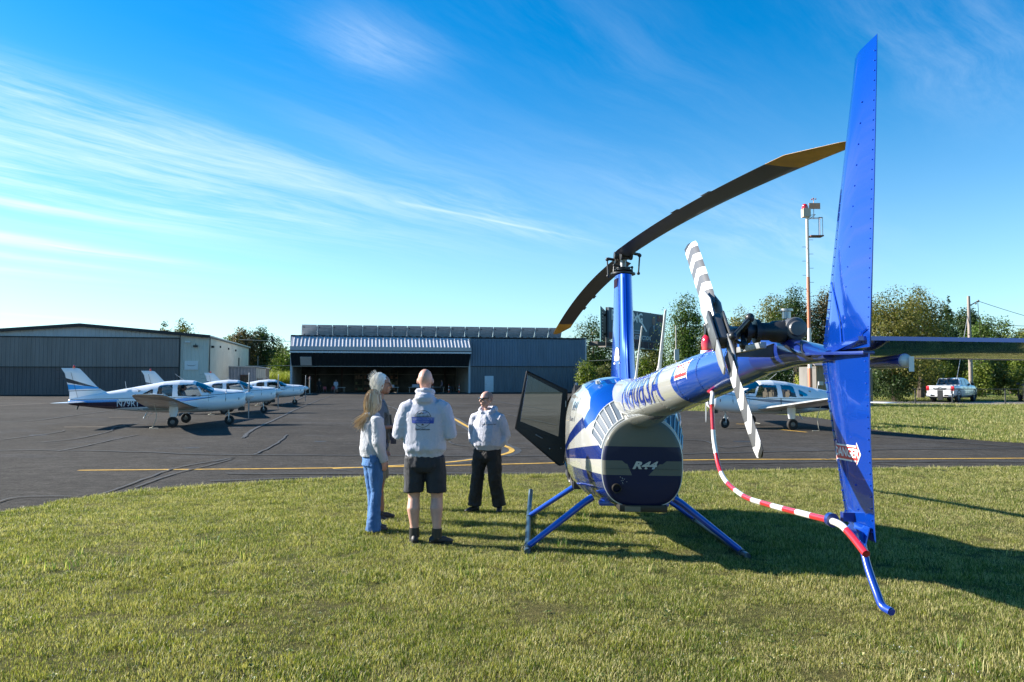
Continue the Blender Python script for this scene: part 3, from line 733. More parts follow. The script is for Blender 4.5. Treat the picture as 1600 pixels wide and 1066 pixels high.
t = thing('storage_bin', 'clear storage bin resting on the white folding table in the hangar', 'bin', hc(12.2, 4.2, .752), RZ); g = G(); g.box(0, .6, 0, .4, 0, .28); g.obj('tub', M('clear_plastic', (.5, .55, .7), .3), t); g = G(); g.box(-.02, .62, -.02, .42, .28, .31); g.obj('lid', mPaper, t)
t = thing('storage_bin', 'white cooler box standing on the table behind the bald man in the hangar', 'cooler', hc(15.2, 4.7, .752), RZ); g = G(); g.box(0, .9, 0, .4, 0, .34); g.obj('tub', M('cooler_white', (.55, .6, .75), .4), t); g = G(); g.box(-.02, .92, -.02, .42, .34, .38); g.obj('lid', mBluePrint, t)
def folding_chair(s_, d, lab, col, rz=0):
    t = thing('folding_chair', lab, 'chair', hc(s_, d), RZ+rz, 'folding chairs in the hangar bay'); m_ = M('chair_%.2f' % col[0], col, .5)
    g = G(); g.box(-.22, .22, -.2, .2, .43, .46); g.obj('seat', m_, t)
    g = G(); g.box(-.22, .22, .18, .21, .55, .85); g.obj('backrest', m_, t)
    for x in (-.2, .2):
        g = G(); g.tube([(x, .2, .86), (x, -.22, .015)], .015, 6); g.obj('leg', mSteel, t)
        g = G(); g.tube([(x, -.18, .45), (x, .25, .015)], .015, 6); g.obj('leg', mSteel, t)
folding_chair(4.0, 2.0, 'red folding chair beside the dark dressed person in the hangar', (.45, .04, .06), .3)
folding_chair(5.0, 1.6, 'red folding chair to the right of the other red one in the hangar', (.40, .035, .05), -.3)
folding_chair(20.4, 3.2, 'dark folding chair behind the cones at the white partition', (.04, .04, .05), .5)
# post with a pennant outside the bay
t = thing('flag_post', 'short pale post with a faded pink pennant before the open hangar', 'post', hc(2.35, -1.6), 0)
g = G(); g.cyl((0, 0, .1), (0, 0, 2.1), .09, .07); g.obj('post', M('post_paint', (.42, .38, .33), .7), t)
g = G(); g.box(-.3, .3, -.3, .3, 0, .1); g.obj('base', mConc, t)
g = G(); g.prism([(0.05, 0, 2.25), (-.3, 0, 1.85), (.2, 0, 1.75)], (0, .03, 0)); g.obj('pennant', M('faded_red', (.5, .16, .14), .8), t)
# drum-like tyre stack beside the propeller
t = thing('tyre_stack', 'pair of black tyres leaning by the pennant post at the hangar', 'tyres', hc(1.2, .8), 0)
for i, z in enumerate((.12, .34, .56)):
    g = G(); rr = [[Vector(((.32+.1*math.cos(b))*math.cos(a), (.32+.1*math.cos(b))*math.sin(a), z+.1*math.sin(b))) for b in np.linspace(0, 6.283, 9)[:-1]] for a in np.linspace(0, 6.283, 17)]
    g.loft(rr, cap=False); g.obj('tyre', mRubber, t, smooth=True)

# ================================================================ TREES AND PLANTS
PAL = {
 'green': ((.035, .075, .012), (.065, .12, .02), (.10, .13, .028)),
 'dark': ((.018, .042, .012), (.032, .065, .016), (.05, .075, .02)),
 'olive': ((.06, .08, .016), (.10, .11, .025), (.13, .11, .04)),
 'autumn': ((.06, .085, .015), (.11, .115, .02), (.20, .15, .035)),
 'bush': ((.075, .125, .015), (.12, .155, .02), (.16, .17, .03)),
 'yellow': ((.20, .22, .02), (.28, .26, .03), (.14, .18, .02)),
 'rust': ((.05, .06, .02), (.09, .075, .035), (.13, .075, .04))}
def leaves(lobes, n, size, seed, droop=0.0, g=None):
    r = np.random.default_rng(seed); L = np.array([l[:3] for l in lobes], float); Rr = np.array([l[3:6] for l in lobes], float)
    wgt = Rr.prod(1)**.66; idx = r.choice(len(lobes), n, p=wgt/wgt.sum())
    ncl = max(30, n//16); cidx = r.choice(len(lobes), ncl, p=wgt/wgt.sum()); d = r.normal(size=(ncl, 3)); d /= np.linalg.norm(d, axis=1)[:, None]
    rad = (.55+.5*r.random(ncl)**.6)[:, None]; cc = L[cidx]+d*rad*Rr[cidx]
    pick = r.integers(0, ncl, n); spread = (Rr[cidx[pick]].mean(1)*.20)[:, None]
    p = cc[pick]+r.normal(size=(n, 3))*spread*1.15
    cen = L[cidx[pick]]; nn = (p-cen)/Rr[cidx[pick]]; nn /= np.linalg.norm(nn, axis=1)[:, None]+1e-6; nn = nn+np.array([0, 0, .25])+r.normal(size=(n, 3))*.55; nn /= np.linalg.norm(nn, axis=1)[:, None]
    a = r.normal(size=(n, 3)); a -= nn*(a*nn).sum(1)[:, None]; a /= np.linalg.norm(a, axis=1)[:, None]; b = np.cross(nn, a)
    a[:, 2] -= droop; s_ = size*(.5+r.random(n))[:, None]; a = a*s_; b = b*s_*.62
    V = np.empty((n, 4, 3)); V[:, 0] = p-a*.5; V[:, 1] = p+b*.5; V[:, 2] = p+a*.5; V[:, 3] = p-b*.5
    return V.reshape(-1, 3)
def leaf_obj(name, V, mat, parent):
    n = len(V)//4; me = bpy.data.meshes.new(name); me.vertices.add(len(V)); me.vertices.foreach_set('co', V.ravel().astype(np.float32))
    me.loops.add(len(V)); me.loops.foreach_set('vertex_index', np.arange(len(V), dtype=np.int32)); me.polygons.add(n)
    me.polygons.foreach_set('loop_start', np.arange(0, len(V), 4, dtype=np.int32)); me.polygons.foreach_set('loop_total', np.full(n, 4, dtype=np.int32)); me.update()
    return link(name, me, mat, parent)
def tree(px, topy, wpx, Y, pal, label, seed, kind_='round', base=None, name='tree', group=None, dens=1.0, leafk=1.0, cat='tree'):
    c = at(px, 592, Y); H = CAM_H+(592-topy)*Y/F_PX; W = wpx*Y/F_PX; r = random.Random(seed)
    t = thing(name, label, cat, (c.x, Y, -.04), r.uniform(0, 6), group); z0 = base if base is not None else .18*H
    lobes = []
    if kind_ == 'round':
        n = 15; W *= 1.55
        for i in range(n):
            a = 6.283*i/n*2.4; q = r.uniform(.1, .68)*W/2; zz = z0+(H-z0)*r.uniform(.15, .80); s_ = r.uniform(.26, .42)*W/2
            lobes.append((q*math.cos(a), q*math.sin(a), zz, s_, s_, s_*r.uniform(.75, 1.1)))
        lobes.append((0, 0, H-(H-z0)*.16, W*.17, W*.17, (H-z0)*.16)); lobes.append((W*.1, 0, z0+(H-z0)*.5, W*.36, W*.36, (H-z0)*.36))
    elif kind_ == 'conifer':
        for i in range(14):
            f = i/13; s_ = W/2*(1-f)**.8*.62+.15; a = i*2.4; lobes.append((s_*.7*math.cos(a), s_*.7*math.sin(a), z0+(H-z0)*f*.97, s_, s_, (H-z0)*.055+.15))
    else:
        n = 9
        for i in range(n):
            a = 6.283*i/n; q = r.uniform(.2, .6)*W/2; s_ = r.uniform(.28, .45)*W/2; lobes.append((q*math.cos(a), q*math.sin(a), H*r.uniform(.25, .72), s_, s_, H*r.uniform(.22, .34)))
        lobes.append((0, 0, H*.5, W*.38, W*.38, H*.42))
    sz = max(.15, .00225*Y)*leafk; area = W*(H-z0); n = int(min(28000, max(3500, dens*area*22/(sz*sz*2.2))))
    V = leaves(lobes, n, sz, seed, .3 if kind_ == 'weep' else .1)
    leaf_obj('crown' if kind_ != 'bush' else 'foliage', V, foliage('leaves_'+pal, PAL[pal], .55), t)
    if kind_ != 'bush':
        g = G(); k0 = .028*H; tp = [(0, 0, -.1), (r.uniform(-.1, .1), r.uniform(-.1, .1), H*.25), (r.uniform(-.3, .3), r.uniform(-.3, .3), H*.5), (r.uniform(-.4, .4), 0, H*.82)]
        g.tube(crv(tp, 4), [k0*(1.2-.95*i/12) for i in range(13)], 8)
        for i in range(7):
            l = r.choice(lobes); zb = H*r.uniform(.22, .55); g.tube([(0, 0, zb), (l[0]*.5, l[1]*.5, zb+(l[2]-zb)*.55), (l[0], l[1], l[2])], [k0*.5, k0*.33, k0*.12], 6)
        g.obj('trunk', mBark, t, smooth=True)
    else:
        g = G()
        for i in range(5): l = r.choice(lobes); g.tube([(l[0]*.2, l[1]*.2, -.05), (l[0]*.6, l[1]*.6, l[2]*.6), (l[0], l[1], l[2])], [.05, .035, .015], 5)
        g.obj('stem', mBark, t)
    return t
G1 = 'trees beyond the hangars'; G2 = 'trees along the right of the field'
tree(254, 501, 22, 135, 'olive', 'small round treetop left of its twin showing over the left hangar roof', 1, group=G1)
tree(281, 501, 42, 135, 'olive', 'broader treetop right of a smaller one over the left hangar roof', 2, group=G1)
tree(362, 523, 34, 150, 'green', 'lower green tree at the left shoulder of the dark tree behind the shed', 3, group=G1)
tree(380, 510, 40, 142, 'rust', 'rusty green tree in the middle behind the grey shed', 4, group=G1)
tree(408, 510, 42, 146, 'dark', 'tall dark tree with a full crown right behind the shed', 5, group=G1)
tree(441, 546, 50, 165, 'bush', 'light green low tree above the cornfield left of the blue hangar', 6, group=G1, base=.5)
tree(432, 538, 60, 230, 'olive', 'distant hazy tree peeking above the light green one', 7, group=G1, base=.5)
tree(925, 497, 62, 150, 'dark', 'dark tree left of the billboard behind the rotor blade', 8, group=G2, base=1)
tree(1074, 459, 50, 92, 'green', 'tall green tree right of the billboard and left of the tail rotor', 9, group=G2, base=.8)
tree(1020, 497, 40, 150, 'olive', 'olive tree hidden mostly behind the billboard face', 10, group=G2)
tree(1124, 493, 50, 125, 'olive', 'low olive tree just right of the upper tail rotor blade', 11, group=G2)
tree(1158, 481, 55, 120, 'autumn', 'thin brownish tree behind the tail rotor gearbox', 12, group=G2, dens=.7)
tree(1212, 462, 72, 105, 'olive', 'tree turning brown left of the wind sensor pole', 13, group=G2, dens=.8)
tree(1245, 447, 60, 98, 'dark', 'tallest dark tree close left of the wind sensor pole', 14, group=G2, dens=.85)
tree(1295, 450, 64, 98, 'rust', 'rust tinted tree between the wind sensor pole and the tail fin', 15, group=G2)
tree(1340, 460, 70, 98, 'green', 'green tree mostly hidden behind the tall tail fin', 16, group=G2)
tree(1398, 451, 96, 66, 'autumn', 'big yellowing maple just right of the tail fin', 17, group=G2, base=.9)
tree(1438, 447, 66, 72, 'autumn', 'tall yellow tipped tree at the right shoulder of the big maple', 18, group=G2, base=2, dens=.7)
tree(1462, 492, 56, 82, 'dark', 'dark lower tree filling in between the maple and the conifer', 19, group=G2)
tree(1484, 467, 40, 98, 'dark', 'dark pointed conifer left of the wooden utility pole', 20, 'conifer', group=G2, base=1, dens=1.4)
tree(1512, 478, 44, 106, 'dark', 'dark round tree directly behind the wooden utility pole', 21, group=G2)
tree(1543, 493, 54, 100, 'green', 'green tree right of the wooden utility pole', 22, group=G2)
tree(1580, 513, 60, 98, 'bush', 'light green tree second from the right edge', 23, group=G2)
tree(1612, 511, 60, 108, 'olive', 'olive tree at the right edge of the photo', 24, group=G2)
tree(1655, 505, 70, 100, 'green', 'green tree just outside the right edge', 25, group=G2)
tree(1213, 552, 78, 68, 'dark', 'dark drooping evergreen behind the white cabin of the right aeroplane', 26, 'weep', base=.2, group=G2)
tree(1266, 573, 46, 56, 'yellow', 'bright yellow green bush left of the weathered wooden shed', 27, 'bush', name='bush', cat='bush')
tree(1395, 560, 80, 64, 'dark', 'dark dense shrub under the maple beside the white pickup', 28, 'bush', name='bush', cat='bush')
tree(1345, 566, 60, 62, 'dark', 'dark shrub behind the wooden shed and the lower tail fin', 29, 'bush', name='bush', cat='bush')
hb = [(1445, 566), (1472, 560), (1500, 556), (1530, 560), (1560, 552), (1590, 558), (1622, 555), (1655, 556)]
for i, (x, y) in enumerate(hb): tree(x, y, 46, 78+2*(i % 3), 'bush' if i % 2 else 'autumn', ['bush behind the pickup tailgate in the right hedge', 'bush over the pickup cab in the right hedge', 'bush at the foot of the utility pole in the right hedge', 'bush just right of the utility pole in the hedge', 'tall bush over the first bare fence span in the hedge', 'bush above the dark pickup in the right hedge', 'bush at the photo edge in the right hedge', 'bush outside the right edge in the hedge'][i], 40+i, 'bush', name='bush', group='hedge bushes at the right', cat='bush')
hb = [(918, 562), (940, 568), (962, 560), (1000, 556), (1022, 549), (1047, 560), (1075, 552), (1100, 560), (1130, 560), (1160, 566)]
lb = ['behind the corner of the blue hangar', 'under the left end of the billboard walkway', 'behind the blue mast fairing', 'right of the billboard column', 'between the two white whip aerials', 'right of the taller whip aerial', 'behind the grey utility pole', 'behind the red beacon', 'under the tail rotor hub', 'furthest right behind the tail boom']
for i, (x, y) in enumerate(hb): tree(x, y, 44, 92+4*(i % 3), ['bush', 'olive', 'green'][i % 3], 'leafy bush '+lb[i], 60+i, 'bush', name='bush', group='bushes below the billboard', cat='bush')
# far wood closing the horizon, and the cornfield
lobes = []
for i in range(120): x = -150+i*5.0; lobes.append((x, 260+random.uniform(-8, 8), random.uniform(2, 6), 6, 5, random.uniform(3, 6)))
kind(tag(leaf_obj('far_wood', leaves(lobes, 26000, 1.3, 77), foliage('leaves_far', PAL['dark'], .1), None), 'distant belt of trees closing the horizon behind the airfield', 'wood'), 'stuff')
mCorn = foliage('corn_leaves', ((.14, .19, .02), (.24, .25, .04), (.36, .32, .10)), 1.2, .3)
cp = [(random.uniform(-62, -20), random.uniform(122, 150), 0) for _ in range(5200)]
o = scatter('cornfield', cp, [random.uniform(.85, 1.1) for _ in cp], [tuft(26, .35, 2.9, .05, 90+i) for i in range(4)], mCorn); tag(o, 'strip of ripening corn between the grey shed and the blue hangar', 'corn')

# ================================================================ BILLBOARD, POLES, SHED, FENCE
def billboard():
    A = at(952, 592, 103); B = at(1037, 592, 116); d = Vector((B.x-A.x, B.y-A.y, 0)); L = d.length
    t = thing('billboard', 'large roadside billboard reading ROOFING on a steel column with walkway', 'billboard', (A.x, A.y, 0), math.atan2(d.y, d.x))
    Z0, Z1 = 7.2, 11.5
    g = G(); g.box(0, L, 0, .25, Z0, Z1); p = g.obj('poster_panel', M('poster', (.075, .115, .155), .6, var=.12, vscale=.4), t)
    g = G(); g.box(0, L*.55, -.03, -.005, Z0, Z0+.95); g.obj('poster_band', M('poster_maroon', (.16, .035, .05), .6), p)
    V_ = lambda x, z: (x, -.05, z)
    g = G(); g.prism([V_(5.2, 9.0), V_(7.9, 11.0), V_(8.15, 10.8), V_(5.5, 8.8)], (0, -.02, 0)); g.prism([V_(8.15, 11.0), V_(7.9, 10.8), V_(10.6, 8.6), V_(10.9, 8.8)], (0, -.02, 0)); g.obj('roof_outline', mPaper, p)
    g = G(); g.prism([V_(5.9, 8.6), V_(8.0, 10.4), V_(10.2, 8.6)], (0, -.012, 0)); g.obj('gable_picture', M('poster_teal', (.10, .17, .20), .6), p)
    g = G()
    for z in (8.25, 8.62): g.box(6.0, 9.3, -.075, -.06, z, z+.16)
    g.obj('clapboard_picture', M('poster_pale', (.35, .45, .55), .6), p)
    # a man in a dark suit, printed
    g = G(); g.add([(L-3.2+.55*math.cos(a), -.04, 10.35+.72*math.sin(a)) for a in np.linspace(0, 6.2, 14)], [tuple(range(14))]); g.obj('face_picture', M('poster_skin', (.22, .13, .11), .6), p)
    g = G(); g.prism([V_(L-4.9, 7.5), V_(L-4.4, 9.2), V_(L-3.6, 9.75), V_(L-2.8, 9.75), V_(L-1.9, 9.3), V_(L-1.2, 7.5)], (0, .03, 0)); g.obj('suit_picture', M('poster_suit', (.03, .045, .07), .6), p)
    g = G(); g.prism([V_(L-3.4, 9.7), V_(L-3.2, 8.5), V_(L-3.0, 9.7)], (0, -.02, 0)); g.obj('collar_picture', M('poster_pale', (.35, .45, .55), .6), p)
    mt = lambda x, z: frame((x, -.06, z), (1, 0, 0), (0, 0, 1))
    text('ROOFING', 2.0, 'lettering', mPaper, p, mt(.5, 10.45), bold=.03, align='LEFT', sx=1.02)
    text('& CONSTRUCTION', .85, 'lettering', mPaper, p, mt(4.6, Z0+.5), bold=.01, align='LEFT')
    g = G(); g.box(L-2.0, L-.2, -.04, -.01, Z1-1.1, Z1-.2); g.obj('corner_panel', M('poster_maroon', (.16, .035, .05), .6), p)
    g = G()
    for i in range(16): g.box(i*L/15, i*L/15+.12, .25, .5, Z0, Z1)
    g.box(0, L, .5, .8, Z0+.5, Z0+.8); g.box(0, L, .5, .8, Z1-1.2, Z1-.9); g.obj('back_frame', mDark, t)
    # the other face seen edge on
    inv = Matrix.Rotation(-math.atan2(d.y, d.x), 4, 'Z') @ Matrix.Translation(-A)
    p2 = [inv @ at(939, 592, 102.5), inv @ at(952, 592, 116)]; p2 = [Vector((q.x, q.y, 0)) for q in p2]; dd = (p2[1]-p2[0]).normalized()
    mt2 = frame(p2[0]+Vector((0, 0, 0)), dd, (0, 0, 1)); g = G(); g.box(0, 14, Z0, Z1, -.1, .1, mat=mt2); g.obj('rear_panel', M('rear_panel_black', (.02, .02, .022), .7), t)
    g = G()
    for z in np.arange(Z0+.2, Z1, .42): g.box(.3, 1.2, z, z+.08, .12, .22, mat=mt2)
    g.obj('rung', mAlu, t)
    g = G(); g.tube([p2[0]-dd*.1+Vector((0, 0, Z0-.4)), p2[0]-dd*.1+Vector((0, 0, Z1+.05))], .09, 6); g.obj('edge_trim', M('aqua_trim', (.25, .5, .5), .5), t)
    g = G(); g.box(-3.6, L-1.5, -1.6, -.5, Z0-1.25, Z0-1.1); g.obj('walkway', M('walkway', (.28, .25, .22), .7, .2), t)
    g = G()
    for i in range(10): x = -3.5+i*1.7; g.cyl((x, -1.55, Z0-1.1), (x, -1.55, Z0-.1), .04, n=5)
    for z in (Z0-.6, Z0-.1): g.box(-3.6, 3.4, -1.6, -1.52, z, z+.07)
    g.obj('railing', M('walkway', (.28, .25, .22), .7, .2), t)
    g = G(); g.box(2.9, L-2.6, -.4, -.3, Z0-1.05, Z0-.05); g.obj('apron_lattice', M('lattice_brown', (.12, .06, .06), .8), t)
    g = G(); g.box(4.4, 6.4, -.46, -.41, Z0-.75, Z0-.35); g.obj('name_plate', M('plate_green', (.12, .32, .28), .6), t)
    for x in (4.6, 8.6, 11.6): g = G(); g.tube([(x, -.8, Z0-1.1), (x, -2.4, Z0-1.2)], .04, 5); g.box(x-.35, x+.35, -2.7, -2.3, Z0-1.3, Z0-1.15); g.obj('floodlight', mAlu, t)
    g = G(); g.cyl((4.9, 1.6, 0), (4.9, 1.6, Z0-.8), .55, n=14); g.obj('column', M('column_brown', (.10, .085, .075), .7), t)
    g = G(); g.box(-1.5, L-1, .9, 2.2, Z0-.9, Z0-.35); g.obj('main_beam', M('column_brown', (.10, .085, .075), .7), t)
billboard()

def utility_pole(px, Y, topy, lab, r0, mat, lean=0):
    c = at(px, 592, Y); H = CAM_H+(592-topy)*Y/F_PX
    t = thing('utility_pole', lab, 'pole', (c.x, Y, -.03)); g = G(); g.tube([(0, 0, 0), (lean*.5, 0, H*.5), (lean, 0, H)], [r0, r0*.85, r0*.68], 10); g.obj('post', mat, t, smooth=True); return t, H
mPole = M('pole_wood', (.34, .29, .26), .9, bump=.8, var=.25, vscale=2, stretch=(4, 4, .3))
mWire = M('wire', (.03, .03, .035), .6)
t, H = utility_pole(1517, 74, 462, 'tall wooden utility pole with guy wires behind the white pickup', .20, mPole)
g = G(); g.cyl((.1, -.1, H-.9), (.75, -.3, H-.5), .05, n=6); g.ball((.75, -.3, H-.5), .12, 6); g.ball((.5, -.3, H-.75), .1, 6); g.obj('insulator', mDark, t)
g = G(); g.tube([(-.1, 0, H*.82), (-2.3, -1, 0)], .028, 5); g.obj('guy_wire', mAlu, t)
g = G(); g.tube([(-1.75, -.76, 1.4+.6), (-2.3, -1, 0)], .06, 6); g.obj('guy_guard', M('guard_yellow', (.6, .55, .1), .6), t)
g = G(); g.cyl((.35, -.1, 5.0), (.35, -.1, 5.7), .11, n=8); g.obj('fitting', mPaper, t)
for i, (q, r_) in enumerate([((.7, -.3, H-.5), (22, 8, H-3.2)), ((.7, -.3, H-.6), (11, 16, 3.5)), ((0, 0, H-2.7), (30, -4, H-2.4))]):
    g = G(); a, b = Vector(q), Vector(r_); g.tube([a.lerp(b, f)-Vector((0, 0, 1.2*math.sin(math.pi*f)*(.5 if i != 1 else .2))) for f in np.linspace(0, 1, 14)], .025, 4); g.obj('wire', mWire, t)
mPoleG = M('pole_grey', (.42, .40, .37), .85, var=.2)
t, H = utility_pole(1057, 84, 508, 'thin grey utility pole with a meter box right of the whip aerials', .10, mPoleG)
g = G(); g.box(-.25, .25, -.35, -.1, 3.9, 5.1); g.obj('meter_box', mLtSheet, t)
g = G(); g.tube([(.2, -.2, 3.4), (1.1, -.2, 4.2)], .05, 5); g.obj('bracket', mAlu, t)
g = G(); g.tube([(0, 0, H-.1), (14, 4, H-.3)], .02, 4); g.obj('wire', mWire, t)
t, H = utility_pole(402.5, 118, 556, 'thin pale pole standing behind the grey shed roof', .07, mPoleG)
for i, (z, z2) in enumerate([(7.9, 7.6), (3.9, 3.9)]):
    g = G(); g.tube([(-3, 0, z), (6, 1, z2)], .03, 4); g.obj('wire', M('pale_wire', (.35, .38, .35), .7), t)
t, H = utility_pole(915, 120, 553, 'short pole at the right end of the blue hangar carrying cables', .1, mPoleG)
for z in (1.6, 4.6): g = G(); g.tube([(-.5, 0, z), (7, 0, z+.4), (17, 1, z+1.0)], .035, 4); g.obj('wire', M('pale_wire', (.35, .38, .35), .7), t)

def wind_pole():
    c = at(1268, 592, 45); t = thing('wind_sensor_pole', 'tall white and orange banded pole with wind sensors and a cage', 'pole', (c.x-.08, 45, -.02))
    mW = M('pole_white', (.72, .66, .62), .5); mO = M('pole_orange', (.62, .22, .12), .55)
    zz = lambda y: CAM_H+(592-y)*45/F_PX
    ys = [640, 575, 512, 432, 337]; ms = [mO, mW, mO, mW]
    for i in range(4):
        g = G(); r = .13-.012*i; g.cyl((0, 0, max(0, zz(ys[i]))), (0, 0, zz(ys[i+1])), r, r-.01, n=12); g.obj('pole_band', ms[i], t, smooth=True)
    g = G()
    for z in np.arange(2.5, 10.2, .42): s_ = 1 if int(z/.42) % 2 else -1; g.cyl((s_*.1, 0, z), (s_*.33, 0, z), .012, n=5)
    g.obj('climbing_peg', mDark, t)
    g = G(); g.box(-.28, .15, -.2, .2, zz(337), zz(324)+.02); g.obj('sensor_box', M('box_cream', (.62, .5, .4), .5), t)
    g = G(); g.ball((-.12, 0, zz(320)), (.17, .17, .17), 10); g.cyl((-.12, 0, zz(325)), (-.12, 0, zz(321)), .19, n=10); g.obj('obstruction_lamp', mRedLens, t, smooth=True)
    g = G(); g.box(.12, .78, -.03, .0, zz(324), zz(314.5)); g.cyl((.4, 0, zz(340)), (.4, 0, zz(309)), .018, n=6); g.obj('orange_vane', M('vane_orange', (.70, .33, .20), .5), t)
    g = G(); g.cyl((.4, 0, zz(311)), (.4, 0, zz(308)), .025, n=6)
    for a in (0, 2.1, 4.2): g.cyl((.4, 0, zz(308)), (.4+.12*math.cos(a), .12*math.sin(a), zz(308)), .008, n=4); g.ball((.4+.13*math.cos(a), .13*math.sin(a), zz(308)), .045, 6)
    g.obj('anemometer', M('maroon', (.25, .03, .05), .5), t)
    g = G(); zt, zb = zz(338), zz(367)
    for a, b in [((-.15, 0, zt+.1), (.5, 0, zt+.2)), ((0, .0, zt), (.85, 0, zt)), ((.62, -.15, zt), (.62, -.15, zb)), ((.85, -.15, zt), (.85, -.15, zb)), ((.85, .25, zt), (.85, .25, zb)), ((.62, -.15, zt), (.85, -.15, zt)), ((.85, -.15, zt), (.85, .25, zt)), ((.1, .25, zt), (.85, .25, zt)), ((.1, .0, zt-.1), (.5, 0, zt+.2))]: g.cyl(a, b, .018, n=5)
    g.obj('cage', M('cage_paint', (.50, .36, .32), .5), t)
    g = G(); g.box(.12, .88, -.25, .3, zb-.05, zb+.02); g.obj('platform', M('platform_rust', (.22, .10, .08), .6), t)
wind_pole()

def wood_shed():
    c = at(1275, 592, 51); t = thing('shed', 'weathered wooden shed with upright boards behind the lower tail fin', 'shed', (c.x, 51, -.03))
    W = 3.75; n = 22; bw = W/n; g = None
    g = G(); g.box(0, bw-.012, -.03, 0, 0, 2.75); b0 = g.obj('board', mWood, t)
    for i in range(1, n): b = b0.copy(); COL.objects.link(b); b.parent = t; b.location = (i*bw, random.uniform(-.008, .006), 0)
    g = G(); g.box(0.0, W, .002, 3, 0, 2.7); g.obj('inner_shell', mInside, t)
    g = G(); g.prism([(-.15, -.25, 2.72), (W+.15, -.25, 2.72), (W+.15, 1.5, 3.25), (-.15, 1.5, 3.25)], (0, 0, .08)); g.prism([(-.15, 3.2, 2.72), (W+.15, 3.2, 2.72), (W+.15, 1.5, 3.25), (-.15, 1.5, 3.25)], (0, 0, .08)); g.obj('roof', mCharcoal, t)
    g = G(); g.box(.12, .42, -.18, -.04, 1.45, 1.7); g.obj('meter_box', mLtSheet, t)
    g = G(); g.box(.55, .78, -.06, -.034, 1.95, 2.35); g.obj('notice', mPaper, t)
    g = G(); g.box(1.6, 2.5, -.05, -.034, 0, 2.0); g.obj('door', M('shed_door', (.16, .13, .1), .8, var=.2), t)
wood_shed()

def fence():
    a = at(1425, 592, 56); t = thing('rail_fence', 'low black rail fence with thin posts in front of the pickups', 'fence', (a.x, 56, -.03))
    b = at(1640, 592, 55); L = b.x-a.x
    for i in range(7):
        g = G(); x = i*3.78+2.9-3.78+.0; x = [0.2, 2.9, 6.75, 10.6, 14.4][i] if i < 5 else None
        if x is None: continue
        g.cyl((x, 0, 0), (x, 0, 1.18), .045, n=8); g.obj('post', mTrimD, t)
    g = G(); g.cyl((0, 0, 1.13), (15, 0, 1.13), .028, n=6); g.obj('top_rail', mTrimD, t)
    g = G(); g.cyl((0, 0, .1), (15, 0, .1), .008, n=4); g.obj('bottom_wire', mTrimD, t)
fence()

